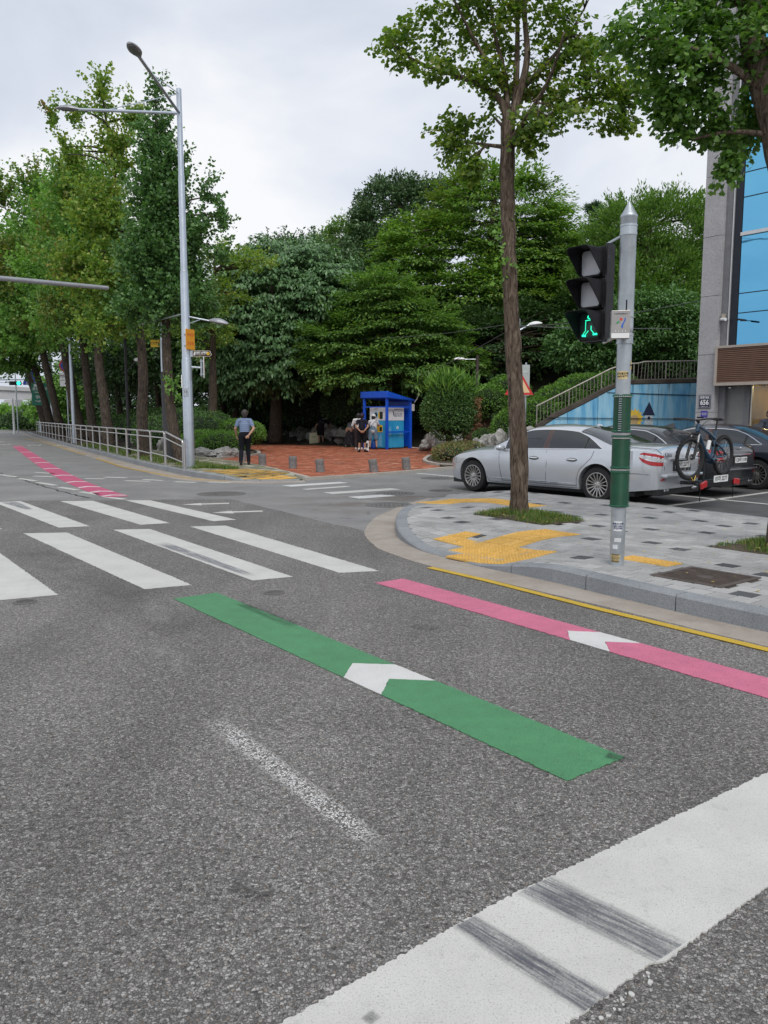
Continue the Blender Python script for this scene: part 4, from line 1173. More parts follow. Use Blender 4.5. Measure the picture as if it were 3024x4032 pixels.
# ---- ginkgo leaning in at the right edge
def right_ginkgo():
    bx, by = 4.60, 9.15; t = thing('ginkgo_tree', 'large leafy ginkgo leaning in at the top right corner', 'tree', (bx, by, 0))
    rel = lambda x, y, z: V(x - bx, y - by, z)
    mb = MB(); ax_ = [(4.64, 9.15, .05), (4.68, 9.15, 1.0), (4.72, 9.15, 2.2), (4.64, 9.13, 3.3), (4.40, 9.12, 4.2), (4.14, 9.12, 5.1), (3.97, 9.12, 5.7), (3.93, 9.12, 6.4), (3.9, 9.1, 7.5)]
    trunk_mesh(mb, [rel(*p) for p in ax_], [.19, .16, .15, .145, .14, .13, .12, .105, .08], 28, .13)
    br = [([(4.08, 9.12, 5.15), (3.7, 9.0, 5.35), (3.2, 8.9, 5.5), (2.7, 8.9, 5.6)], .05), ([(4.2, 9.12, 4.7), (3.8, 9.2, 4.75), (3.4, 9.3, 4.7)], .035), ([(4.0, 9.1, 5.5), (4.4, 8.8, 5.9), (4.9, 8.6, 6.3)], .06), ([(3.92, 9.1, 6.0), (3.4, 9.3, 6.3), (2.9, 9.4, 6.6)], .05)]
    for pts, r in br:
        cp = catmull([rel(*p) for p in pts], 8); mb.tube(cp, list(np.linspace(r, r * .3, len(cp))), 7)
    mb.build('trunk', M['bark'], t, 2)
    zone = [((2.75, 9.0, 5.65), (.42, .5, .28)), ((3.1, 9.1, 5.35), (.38, .5, .4)), ((3.5, 9.2, 5.6), (.5, .5, .45)), ((3.15, 9.2, 6.0), (.55, .5, .35)), ((3.7, 9.3, 6.05), (.6, .5, .4)), ((3.55, 9.3, 5.2), (.3, .4, .3)), ((3.3, 9.3, 4.88), (.34, .35, .17)), ((3.15, 9.3, 5.05), (.22, .3, .2)), ((3.75, 9.4, 4.85), (.18, .3, .2)),
            ((4.2, 9.0, 5.55), (.5, .5, .5)), ((4.5, 8.9, 5.9), (.5, .5, .45)), ((4.45, 9.4, 5.1), (.35, .3, .4)), ((4.1, 9.5, 4.9), (.25, .3, .3)), ((3.88, 9.3, 4.42), (.12, .2, .2)), ((4.6, 9.3, 6.5), (.9, .8, .4)), ((3.5, 9.3, 6.6), (.9, .8, .35)), ((5.2, 9.2, 5.6), (.6, .6, .6))]
    C = []; O = []
    for c, r in zone:
        for _ in range(int(12 + 100 * r[0] * (r[2] + .15))):
            p = np.array(c) + unit(1)[0] * rng.uniform(.3, 1.0) * np.array(r)
            C.append(p - np.array((bx, by, 0))); o_ = p - np.array((4.1, 9.2, 5.4)); O.append(o_ / np.linalg.norm(o_))
    P, ax, nr, sz = spray_leaves(np.array(C), np.array(O), .15, 24, .062, .25, .55, (.6, .6, .8), .75, .3)
    leaf_object('crown', P, ax, nr, sz, M['lf_ginkgo'], t, 'fan')
right_ginkgo()

# ---- row of ginkgos behind the steel fence
def row_ginkgo(bx, by, top, tr, rb, crown, mat, label, sprays=420, per=44, leaf=.085, tl=None, rad=.42, shape='fan4', n=16):
    t = thing('ginkgo_tree', label, 'tree', (bx, by, 0), 0, 'ginkgo trees in a row behind the steel fence')
    mb = MB(); path = [V(x - bx, y - by, z) for x, y, z in tr]
    trunk_mesh(mb, path, [rb * 1.05, rb * .86, rb * .78, rb * .68, rb * .3, .03], n, .10, bx)
    E = [((x - bx, y - by, z), r) for x, y, z, r in [(c[0], c[1], c[2], c[3]) for c in crown]]
    C, O = shell_points(E, sprays, .35)
    base = catmull(path, 8)
    limbs(mb, [p for p in base if p.z > 3.2], [C[i] for i in range(0, len(C), max(1, len(C) // 46))], .055, 5)
    mb.build('trunk', M['bark_row'], t, 2)
    O[:, 2] += .55
    P, ax, nr, sz = spray_leaves(C, O, rad * rng.uniform(.7, 1.3, len(C)), per, leaf, .0, .45, (.6, -.1, .9), .5, lat=.48, elo=1.9, zk=1.0)
    leaf_object('crown', P, ax, nr, sz, mat, t, shape)
    return t

g1 = row_ginkgo(-6.75, 25.9, 12, [(-6.6, 25.9, .05), (-6.85, 25.9, 1.5), (-6.95, 25.9, 3.3), (-6.95, 25.9, 4.8), (-7.0, 25.9, 8.5), (-7.05, 25.9, 11.4)], .19,
    [(-7.05, 25.9, 11.2, (.16, .2, .8)), (-7.05, 25.9, 10.0, (.42, .45, 1.0)), (-7.1, 25.9, 8.4, (.78, .8, 1.2)), (-7.15, 25.9, 6.7, (1.12, 1.0, 1.2)), (-7.4, 25.9, 5.1, (1.1, 1.0, .7)), (-6.3, 25.9, 5.4, (.85, .9, .9)), (-5.95, 25.8, 7.2, (.42, .5, .8)), (-5.45, 25.8, 8.6, (.14, .2, .55)), (-5.05, 25.8, 7.8, (.30, .3, .10)), (-5.1, 25.8, 6.7, (.22, .25, .2)), (-5.7, 25.8, 4.8, (.35, .4, .4)), (-6.35, 25.9, 9.2, (.2, .3, .6))],
    M['lf_ginkgo_dark'], 'dark green ginkgo nearest the tall grey street lamp', 960, 44, .09, rad=.33, n=22)
# leafy tuft on its trunk
P, ax, nr, sz = spray_leaves(np.array([(-.05, -.35, 2.55), (.15, -.32, 2.75), (.2, -.3, 2.3), (-.1, -.3, 2.85)]), np.array([(.6, -.8, .1)] * 4), .2, 30, .09, .6, .4, (.6, .7, .8), 1.2)
leaf_object('trunk_shoots', P, ax, nr, sz, M['lf_ginkgo_bright'], g1, 'fan')
row_ginkgo(-9.05, 29.8, 14, [(-8.95, 29.8, .05), (-9.0, 29.8, 1.5), (-8.9, 29.8, 3.2), (-9.0, 29.8, 5.0), (-9.5, 29.8, 9), (-10.0, 29.8, 13)], .23,
    [(-10.0, 29.8, 12.7, (.28, .3, 1.0)), (-9.5, 29.8, 11.0, (.5, .6, 1.1)), (-11.2, 29.8, 10.6, (.4, .5, .9)), (-11.75, 29.7, 12.1, (.16, .2, .5)), (-10.9, 29.7, 12.2, (.15, .2, .6)), (-10.2, 29.8, 8.8, (1.0, 1.0, 1.1)), (-9.9, 29.8, 6.6, (1.5, 1.3, 1.2)), (-11.3, 29.8, 6.9, (.8, .9, .9)), (-8.9, 29.8, 12.2, (.15, .2, .5)), (-10.0, 29.6, 4.9, (1.2, 1.0, .5))],
    M['lf_ginkgo_turn'], 'tall ginkgo with yellowing and brown leaves, second from the lamp', 640, 40, .105, rad=.38, n=20)
row_ginkgo(-13.7, 39.6, 15, [(-13.6, 39.6, .05), (-13.75, 39.6, 2), (-13.95, 39.6, 4.2), (-14.0, 39.6, 6), (-14.5, 39.6, 10), (-14.9, 39.6, 14.5)], .27,
    [(-14.2, 39.6, 12.2, (1.5, 1.4, 2.0)), (-14.6, 39.6, 9.6, (2.2, 2.0, 2.0)), (-14.2, 39.6, 7.0, (2.3, 2.0, 1.8)), (-12.6, 39.6, 6.4, (1.4, 1.4, 1.4))],
    M['lf_ginkgo_mid'], 'green-gold ginkgo, third along the fence', 700, 40, .13, rad=.55)
row_ginkgo(-16.1, 44.2, 14, [(-16.0, 44.2, .05), (-16.2, 44.2, 2.2), (-16.35, 44.2, 4.6), (-16.5, 44.2, 6.5), (-17, 44.2, 10), (-17.4, 44.2, 13)], .25,
    [(-17.0, 44.2, 12.0, (1.7, 1.6, 2.0)), (-17.2, 44.2, 9.2, (2.4, 2.0, 2.0)), (-16.6, 44.2, 6.8, (2.2, 2.0, 1.6))],
    M['lf_ginkgo_bright'], 'bright green ginkgo with a knobbly slim trunk, fourth along the fence', 640, 40, .14, rad=.56)
row_ginkgo(-18.4, 48.3, 16, [(-18.2, 48.3, .05), (-18.6, 48.3, 2.2), (-18.9, 48.3, 4.6), (-19.2, 48.3, 6.5), (-20.0, 48.3, 11), (-20.6, 48.3, 15.5)], .36,
    [(-20.0, 48.3, 13.8, (1.7, 1.6, 2.2)), (-20.4, 48.3, 10.6, (2.6, 2.2, 2.2)), (-19.6, 48.3, 7.6, (2.8, 2.4, 1.9)), (-22.0, 48.3, 9.2, (1.8, 1.6, 2.0)), (-22.6, 48.3, 14.6, (.8, .8, 1.0))],
    M['lf_ginkgo_mid'], 'ginkgo with a thick trunk in front of the no-parking sign', 760, 40, .15, rad=.6)
row_ginkgo(-22.5, 55.5, 15, [(-22.3, 55.5, .05), (-22.7, 55.5, 2.2), (-23.2, 55.5, 5), (-23.6, 55.5, 7), (-24.4, 55.5, 11), (-25.2, 55.5, 14.5)], .30,
    [(-25, 55.5, 12.4, (2.2, 2.0, 2.4)), (-24.6, 55.5, 9.2, (3.0, 2.4, 2.2)), (-24.2, 55.5, 6.8, (2.6, 2.2, 1.4)), (-27.0, 55.5, 9.8, (1.6, 1.6, 2.4))],
    M['lf_ginkgo_bright'], 'leaning ginkgo two trees beyond the no-parking sign', 640, 40, .17, rad=.68)
row_ginkgo(-25.0, 60, 15, [(-24.8, 60, .05), (-25.2, 60, 2.2), (-25.9, 60, 5), (-26.4, 60, 7), (-27.6, 60, 11), (-28.4, 60, 14)], .30,
    [(-28.5, 60, 11.4, (2.4, 2.0, 2.6)), (-27.6, 60, 8.0, (3.4, 2.4, 2.2)), (-29.8, 60, 8.2, (2.2, 2.0, 2.6)), (-27.5, 60, 5.6, (2.2, 2.0, 1.2))],
    M['lf_ginkgo'], 'dark ginkgo near the far end of the steel fence', 640, 40, .18, rad=.74)
row_ginkgo(-28.2, 66.5, 15, [(-28.0, 66.5, .05), (-28.5, 66.5, 2.2), (-29.3, 66.5, 5), (-29.8, 66.5, 7), (-31, 66.5, 11), (-31.5, 66.5, 14)], .30,
    [(-31.6, 66.5, 12.0, (3.0, 2.4, 2.6)), (-31.2, 66.5, 8.6, (3.4, 2.6, 2.0)), (-34.5, 66.5, 10.6, (2.6, 2.2, 2.4))],
    M['lf_ginkgo_mid'], 'farthest ginkgo of the row, at the left edge', 640, 40, .20, rad=.8)

# ---- park trees behind
def park_tree(name, label, base, ells, mat, sprays, per, leaf, rad, droop, up, axmix, flat, trunk_r=.28, shape='diamond', wid=.55, inner=.55, zmin=None, lift=0.0, tier=0):
    bx, by, bz = base; t = thing(name, label, 'tree', (bx, by, bz))
    E = [((c[0] - bx, c[1] - by, c[2] - bz), c[3]) for c in ells]
    C, O = shell_points(E, sprays, inner, zmin=zmin)
    if tier:
        ph = .25 * np.sin(C[:, 0] * .8) + .25 * np.sin(C[:, 1] * .9 + 1) - .18 * np.hypot(C[:, 0], C[:, 1])
        zt = np.round((C[:, 2] - ph) / tier) * tier + ph; C[:, 2] += (zt - C[:, 2]) * .45
    mb = MB(); cz = max(c[0][2] for c in E); cx = sum(c[0][0] for c in E) / len(E); cy = sum(c[0][1] for c in E) / len(E)
    path = [V(0, 0, -.3), V(.1, 0, cz * .25), V(cx * .4, cy * .4, cz * .55), V(cx * .9, cy * .9, cz * 1.05)]
    trunk_mesh(mb, path, [trunk_r * 1.2, trunk_r, trunk_r * .7, trunk_r * .2], 10, .1, bx)
    limbs(mb, catmull(path, 8), [C[i] for i in range(0, len(C), max(1, len(C) // 36))], trunk_r * .3, 5)
    mb.build('trunk', M['bark_far'], t, 2)
    O[:, 2] += lift
    P, ax, nr, sz = spray_leaves(C, O, rad * rng.uniform(.65, 1.35, len(C)), per, leaf, droop, up, axmix, flat)
    leaf_object('crown', P, ax, nr, sz, mat, t, shape, wid)
    return t

LAY = dict(droop=.20, up=.80, axmix=(1, .25, .5), flat=.15, tier=.8)
# broad waxy-leaved tree left of centre
park_tree('waxy_leaf_tree', 'broad dark blue-green tree with drooping glossy leaves left of centre', (-6.2, 45.5, .4),
    [(-5.4, 44.5, 8.6, (3.9, 3.0, 2.6)), (-7.4, 44, 6.6, (3.4, 2.8, 2.8)), (-3.4, 44.0, 7.8, (3.0, 2.6, 2.4)), (-5.2, 43.6, 5.2, (3.6, 2.4, 2.2)), (-8.4, 44, 4.6, (2.2, 2.2, 1.8)), (-6.4, 43.6, 3.8, (2.4, 1.8, 1.0))],
    M['lf_teal'], 1150, 52, .24, .66, .30, .62, (.8, .85, .5), .24, .34, wid=.5)
# layered tree in front of it
park_tree('layered_tree', 'green tree with level layered sprays above the blue kiosk', (.2, 43.6, .6),
    [(0, 41.5, 7.0, (2.3, 1.8, 1.9)), (-1.4, 41.3, 5.4, (2.8, 2.0, 1.5)), (1.4, 41.3, 5.6, (2.8, 2.0, 1.7)), (0.2, 41.0, 4.0, (4.2, 2.2, 1.2)), (3.0, 41.2, 4.2, (2.0, 1.8, 1.2))],
    M['lf_layer'], 760, 64, .19, .78, trunk_r=.26, **LAY)
# big layered yellow-green tree behind, right of centre
park_tree('layered_tree', 'tall yellow-green tree with layered sprays, its top behind the slim ginkgo', (6.4, 50.5, 3.4),
    [(6.6, 49, 13.4, (4.4, 3.4, 2.7)), (3.4, 48.6, 10.8, (4.0, 3.0, 2.6)), (8.6, 48.8, 10.8, (4.0, 3.0, 3.0)), (5.6, 47.6, 8.4, (5.0, 2.8, 2.4)), (9.6, 47.8, 7.6, (3.2, 2.6, 2.4)), (3.4, 47.2, 6.4, (3.6, 2.4, 1.8)), (8.0, 47.0, 5.6, (4.0, 2.4, 1.6)), (6.4, 49.4, 15.2, (1.8, 1.6, 1.2))],
    M['lf_layer_y'], 1500, 64, .22, .95, trunk_r=.4, **LAY)
park_tree('layered_tree', 'smaller green tree filling the slope behind the clipped topiary', (5.6, 44.2, 2.0),
    [(5.2, 43.5, 5.4, (2.6, 2.0, 1.8)), (7.6, 44, 5.8, (2.8, 2.0, 2.0)), (9.6, 44.5, 6.0, (2.4, 2.0, 2.2)), (4.6, 43.0, 4.0, (2.4, 1.6, 1.0))],
    M['lf_under'], 520, 52, .18, .62, trunk_r=.22, **LAY)
# dark evergreen at the top
park_tree('evergreen_tree', 'very dark broad-leaved evergreen on the skyline', (1.2, 57, 6.5),
    [(1.0, 56, 15.4, (3.0, 2.6, 2.1)), (3.2, 56, 15.6, (2.2, 2.2, 1.7)), (-.6, 55.6, 13.6, (2.0, 2.0, 2.0)), (1.2, 55, 12.0, (3.0, 2.4, 2.2)), (4.6, 56, 15.2, (1.4, 1.6, 1.2))],
    M['lf_dark'], 640, 48, .24, .55, .0, .45, (.8, -.2, .8), .7, .34, wid=.45)
park_tree('broadleaf_tree', 'small green treetop left of the dark evergreen', (-2.4, 57, 6.2),
    [(-2.4, 56, 13.6, (1.7, 1.6, 1.4)), (-3.8, 56, 12.6, (1.8, 1.6, 1.4)), (-2.0, 55.6, 11.6, (1.8, 1.6, 1.4))],
    M['lf_layer'], 260, 48, .18, .55, .05, .5, (.8, 0, .8), .6, .22)
# sparse upright shoots
t = thing('cherry_tree', 'tree with sparse upright leafy shoots against the sky', 'tree', (-6.2, 53, 4.8)); mb = MB(); Pn = []; An = []
trunk_mesh(mb, [V(0, 0, -.2), V(0, 0, 3), V(.1, 0, 6.2)], [.25, .2, .1], 8, .08)
for i in range(34):
    a = random.uniform(-1.25, 1.15); ln = random.uniform(1.6, 3.0); b0 = V(random.uniform(-1.8, 1.9), random.uniform(-.8, .8), random.uniform(5.6, 6.6))
    tp = b0 + V(sin(a) * ln, random.uniform(-.5, .5), cos(a) * ln * .95); mid = b0.lerp(tp, .5) + V(sin(a) * .15, 0, .12)
    mb.tube(catmull([V(0, 0, 5.2), b0, mid, tp], 5), list(np.linspace(.045, .008, 16)), 4)
    for k in range(34):
        f = random.uniform(.15, 1); p = b0.lerp(tp, f) + V(sin(a) * .12, 0, .1) * sin(pi * f)
        d = (tp - b0).normalized(); s_ = V(random.uniform(-1, 1), random.uniform(-1, 1), random.uniform(-.3, .6))
        Pn.append(p); An.append(d * .4 + s_)
mb.build('trunk', M['bark_far'], t, 2)
Pn = np.array([tuple(p) for p in Pn]); An = np.array([tuple(p) for p in An])
leaf_object('crown', Pn, An, unit(len(Pn)) * .6 + np.array((0, 0, .6)), rng.uniform(.13, .24, len(Pn)), M['lf_dark'], t, 'diamond', .45)
park_tree('broadleaf_tree', 'dark leafy tree under the sparse upright shoots', (-5.2, 52, 4.2),
    [(-5.8, 51, 10.8, (3.0, 2.4, 2.0)), (-3.0, 51, 10.6, (2.4, 2.2, 1.8)), (-7.2, 50.5, 9.0, (2.2, 2.0, 2.0)), (-2.2, 50, 9.0, (2.4, 2.0, 2.0))],
    M['lf_dark'], 460, 48, .2, .6, .1, .55, (.8, .2, .7), .5, .3)
# yellowish branch reaching out between lamp and park
park_tree('broadleaf_tree', 'yellow-green branches reaching right of the grey street lamp', (-8.3, 38.5, .2),
    [(-7.6, 37.5, 9.0, (1.0, 1.2, .45)), (-6.2, 37.5, 8.6, (1.3, 1.0, .4)), (-8.6, 37.8, 7.4, (1.4, 1.2, 1.2)), (-8.6, 37.8, 5.6, (1.6, 1.4, 1.2)), (-7.4, 37.6, 7.2, (1.0, 1.0, .6))],
    M['lf_ginkgo_turn'], 240, 42, .14, .45, .08, .6, (.9, .1, .6), .4, .2)
# bright willow-like trees right, over the stairs
park_tree('willow_tree', 'bright green bushy tree behind the traffic signal pole', (13.2, 45, 3.2),
    [(13.2, 44, 11.2, (2.4, 2.2, 2.0)), (15.4, 44, 11.0, (2.4, 2.2, 2.4)), (11.8, 44, 8.6, (1.9, 2.0, 2.2)), (14.2, 43, 8.2, (2.8, 2.0, 2.2)), (12.6, 42.6, 6.0, (2.4, 1.8, 1.8)), (15.4, 42.6, 6.0, (2.0, 1.8, 1.8)), (17.2, 44, 9.6, (2.2, 2.0, 3.0))],
    M['lf_willow'], 1250, 56, .20, .58, -.05, .45, (.9, -.5, .7), .6, .26, wid=.35, lift=.7)
park_tree('broadleaf_tree', 'dense green shrub tree over the stair railing', (12.4, 40, 2.4),
    [(11.2, 38.5, 5.6, (2.0, 1.6, 1.8)), (13.2, 38.4, 5.8, (2.2, 1.6, 1.9)), (9.6, 38.6, 4.8, (1.8, 1.4, 1.3)), (14.6, 38, 4.4, (1.8, 1.4, 1.5))],
    M['lf_ginkgo_dark'], 700, 48, .17, .55, .15, .55, (.9, .4, .6), .5, .2)
# pine on the skyline
def pine(label, base, tufts, trunk_top, needle=.2, nm='pine_tree', npt=90):
    bx, by, bz = base; t = thing(nm, label, 'tree', base); mb = MB()
    path = [V(0, 0, -.3), V(.15, 0, trunk_top * .5), V(.0, 0, trunk_top)]
    trunk_mesh(mb, path, [.28, .22, .08], 9, .1, bx); pts = []; an = []
    bp = catmull(path, 8)
    for (x, y, z, r) in tufts:
        c = np.array((x - bx, y - by, z - bz)); b = min(bp, key=lambda q: (q - Vector(c)).length + max(0, q.z - c[2]) * 3)
        mb.tube(catmull([b, b.lerp(Vector(c), .6), Vector(c)], 4), list(np.linspace(.07, .02, 9)), 5)
        d = unit(npt); d[:, 2] = np.abs(d[:, 2]) * .9 - .15
        for s_ in range(5):
            cc_ = c + unit(1)[0] * np.array((r, r, r * .45)) * rng.uniform(.2, 1)
            pts.append(np.repeat(cc_[None], npt, 0) + d * .05); an.append(unit(npt) + np.array((0, 0, .5)))
    mb.build('trunk', M['bark_far'], t, 2)
    P = np.concatenate(pts); A_ = np.concatenate(an)
    leaf_object('crown', P, A_, unit(len(P)), rng.uniform(.7, 1.3, len(P)) * needle, M['lf_pine'], t, 'diamond', .16)
    return t
tf = [(15.6 + random.uniform(-1.5, 1.6), 58 + random.uniform(-1, 1), 14.2 + random.uniform(-1.6, 2.7), .55) for _ in range(26)]
tf = [q for q in tf if abs(q[0] - 15.7) < 1.7 - max(0, q[2] - 15) * .45]
pine('dark pine on the skyline left of the signal pole', (15.6, 58, 8), tf, 7.6, .42, npt=60)
tf = [(11.8 + random.uniform(-.9, .9), 57 + random.uniform(-.6, .6), 13.0 + random.uniform(-1.2, 1.1), .45) for _ in range(14)]
pine('small pine tip between the yellow-green tree and the skyline pine', (11.8, 57, 8), tf, 5.4, .4, npt=50)
# dark trees deep in the park, closing the view under the canopy
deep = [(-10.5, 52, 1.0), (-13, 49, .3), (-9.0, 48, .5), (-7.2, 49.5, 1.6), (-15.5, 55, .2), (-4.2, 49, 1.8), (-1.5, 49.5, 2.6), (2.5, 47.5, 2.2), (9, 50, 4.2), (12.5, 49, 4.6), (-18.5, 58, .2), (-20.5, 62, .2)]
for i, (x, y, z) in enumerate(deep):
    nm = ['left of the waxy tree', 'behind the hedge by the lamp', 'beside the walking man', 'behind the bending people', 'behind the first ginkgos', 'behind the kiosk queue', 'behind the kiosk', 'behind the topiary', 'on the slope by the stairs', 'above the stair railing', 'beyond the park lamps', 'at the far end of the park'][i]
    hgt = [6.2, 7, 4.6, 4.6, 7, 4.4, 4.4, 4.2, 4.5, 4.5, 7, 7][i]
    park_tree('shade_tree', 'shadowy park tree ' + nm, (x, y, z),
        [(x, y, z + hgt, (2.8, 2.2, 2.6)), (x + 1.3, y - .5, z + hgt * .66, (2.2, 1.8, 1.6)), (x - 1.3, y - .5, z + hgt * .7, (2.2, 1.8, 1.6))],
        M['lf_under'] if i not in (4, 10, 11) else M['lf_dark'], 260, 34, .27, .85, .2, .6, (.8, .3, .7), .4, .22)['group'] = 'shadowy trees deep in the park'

# ---- shrubs, hedges, topiary: a soft shell of small leaves over a woody core
def bush(name, label, ells, mat, n, leaf, cat='shrub', group=None, wood=True, shape='diamond', spiky=0.0, ax_up=.0):
    cx = ells[0][0]; cy = ells[0][1]; t = thing(name, label, cat, (cx, cy, 0), 0, group)
    E = [((c[0] - cx, c[1] - cy, c[2]), c[3]) for c in ells]
    C, O = shell_points(E, n, .80, zmin=.06)
    P = C + unit(n) * leaf * .8; ax = O + unit(n) * .8 + np.array((0, 0, ax_up)); nr = O * .8 + unit(n) * .6 + np.array((0, 0, .4))
    leaf_object('foliage', P, ax, nr, leaf * rng.uniform(.6, 1.35, n), mat, t, shape, .6)
    if wood:
        mb = MB()
        for c, r in E:
            for k in range(7):
                a = random.random() * 6.3; tp = V(c[0] + cos(a) * r[0] * .7, c[1] + sin(a) * r[1] * .7, c[2] + r[2] * random.uniform(-.2, .7))
                mb.tube(catmull([V(c[0] + cos(a) * .1, c[1] + sin(a) * .1, max(0.02, c[2] - r[2] * 1.0)), V(c[0] + cos(a) * r[0] * .3, c[1] + sin(a) * r[1] * .3, c[2] - r[2] * .2), tp], 3), list(np.linspace(.03, .008, 7)), 4)
        mb.build('stem', M['bark_far'], t, kind='stuff')
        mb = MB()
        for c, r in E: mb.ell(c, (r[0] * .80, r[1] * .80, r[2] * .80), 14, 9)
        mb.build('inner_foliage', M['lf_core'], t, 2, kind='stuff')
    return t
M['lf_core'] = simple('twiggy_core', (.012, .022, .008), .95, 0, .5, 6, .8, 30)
# clipped topiary yew
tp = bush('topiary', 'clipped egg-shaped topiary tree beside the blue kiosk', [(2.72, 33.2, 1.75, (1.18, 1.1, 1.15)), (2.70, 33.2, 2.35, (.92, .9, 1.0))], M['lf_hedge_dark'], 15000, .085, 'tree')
k = 1500; d = unit(k); d[:, 2] = np.abs(d[:, 2]) * .8 + .45; p0 = np.array((0, 0, 2.75)) + rng.normal(size=(k, 3)) * np.array((.42, .4, .2))
leaf_object('new_shoots', p0, d * np.array((.9, .9, 1)) + rng.normal(size=(k, 3)) * .2, unit(k), rng.uniform(.25, .75, k), M['lf_hedge'], tp, 'diamond', .11)
mb = MB(); trunk_mesh(mb, [V(0, 0, 0), V(.02, 0, .5), V(0, 0, 1.3)], [.16, .13, .12], 10, .12); mb.build('trunk', M['bark_far'], tp, 2)
kk = 700; P = np.stack([rng.normal(1.08, .10, kk), rng.normal(-.35, .2, kk), rng.uniform(.9, 2.4, kk)], 1)
leaf_object('dead_twigs', P, unit(kk), unit(kk), rng.uniform(.06, .12, kk), leafmat('dead_leaf', [(.10, .045, .025), (.16, .07, .035), (.07, .05, .03)], .8, .1), tp, 'diamond', .5)
bush('low_hedge', 'low browning hedge around the foot of the topiary', [(2.6, 29.6, .32, (.75, 1.2, .34)), (2.4, 28.0, .30, (.7, 1.0, .32)), (3.2, 31, .32, (.8, 1.0, .34))], leafmat('brown_hedge', [(.10, .07, .04), (.15, .10, .055), (.05, .08, .02), (.07, .11, .025)], .7, .2), 6000, .07, 'hedge')
# clipped azaleas and hedges on the far corner
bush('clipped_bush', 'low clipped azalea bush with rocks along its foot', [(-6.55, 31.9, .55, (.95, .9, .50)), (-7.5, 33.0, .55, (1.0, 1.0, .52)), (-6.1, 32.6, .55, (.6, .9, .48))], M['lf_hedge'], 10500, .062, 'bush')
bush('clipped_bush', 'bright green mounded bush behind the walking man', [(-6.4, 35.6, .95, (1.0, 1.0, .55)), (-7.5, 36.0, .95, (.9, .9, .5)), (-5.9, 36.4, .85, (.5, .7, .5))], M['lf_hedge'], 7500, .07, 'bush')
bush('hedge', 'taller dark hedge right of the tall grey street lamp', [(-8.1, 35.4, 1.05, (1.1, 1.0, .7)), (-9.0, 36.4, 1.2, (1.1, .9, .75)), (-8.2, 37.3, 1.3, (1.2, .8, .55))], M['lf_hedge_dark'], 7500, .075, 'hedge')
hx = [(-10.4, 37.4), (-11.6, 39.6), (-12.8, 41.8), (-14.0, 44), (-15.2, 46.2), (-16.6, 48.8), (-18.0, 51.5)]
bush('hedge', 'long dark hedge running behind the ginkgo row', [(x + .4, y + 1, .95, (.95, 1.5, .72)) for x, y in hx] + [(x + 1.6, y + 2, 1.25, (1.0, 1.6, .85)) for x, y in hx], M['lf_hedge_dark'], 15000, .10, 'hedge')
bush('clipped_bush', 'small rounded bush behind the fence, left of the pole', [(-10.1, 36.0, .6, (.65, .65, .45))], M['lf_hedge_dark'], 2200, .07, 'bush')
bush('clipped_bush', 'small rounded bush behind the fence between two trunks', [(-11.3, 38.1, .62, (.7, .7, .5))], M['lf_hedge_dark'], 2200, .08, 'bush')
# undergrowth on the plaza's back slope
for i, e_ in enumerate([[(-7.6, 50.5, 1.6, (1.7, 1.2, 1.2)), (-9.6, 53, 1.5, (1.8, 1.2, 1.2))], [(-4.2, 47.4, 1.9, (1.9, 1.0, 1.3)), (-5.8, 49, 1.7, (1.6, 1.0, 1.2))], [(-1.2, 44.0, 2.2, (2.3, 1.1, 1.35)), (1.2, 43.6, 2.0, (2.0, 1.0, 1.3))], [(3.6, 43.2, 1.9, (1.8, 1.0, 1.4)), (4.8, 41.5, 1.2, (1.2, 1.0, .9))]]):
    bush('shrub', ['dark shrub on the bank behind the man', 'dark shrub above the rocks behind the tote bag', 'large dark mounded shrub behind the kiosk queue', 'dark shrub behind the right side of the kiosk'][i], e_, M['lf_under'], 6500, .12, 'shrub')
# bright hedges on the slope by the stairs
bush('hedge', 'bright clipped hedge climbing the slope beside the stairs', [(7.2, 32.6, 2.3, (1.1, .9, .62)), (6.3, 32.2, 1.75, (1.0, .9, .62)), (8.2, 33.1, 2.75, (1.2, .9, .58)), (9.4, 33.6, 3.0, (1.1, .9, .45)), (5.6, 31.9, 1.35, (.6, .7, .5))], M['lf_hedge'], 13000, .085, 'hedge')
bush('hedge', 'green hedge on the slope between topiary and slim ginkgo trunk', [(4.6, 35.6, 2.3, (.95, .8, .7)), (5.6, 36.2, 2.7, (1.0, .8, .75)), (4.0, 36.2, 1.9, (.6, .7, .6))], M['lf_hedge'], 7500, .085, 'hedge')
bush('shrub', 'light green shrub left of the slim ginkgo trunk', [(4.72, 31.2, 1.15, (.55, .5, .62)), (4.9, 31.3, 1.5, (.45, .45, .45))], M['lf_hedge'], 3400, .07, 'shrub')
bush('shrub', 'small round shrub low beside the brown lamp post', [(4.0, 32.4, .75, (.42, .4, .38))], M['lf_hedge_dark'], 1700, .06, 'shrub')
def gen_s():
    x = random.uniform(5.0, 7.6); y = random.uniform(28.4, 30.6); return x, y, hz(x, y) + max(0, (x - 5) * .55) - .2, 1
grass(gen_s, 4200, 'tall grass on the bank under the stair railing', (.25, .65), .016)
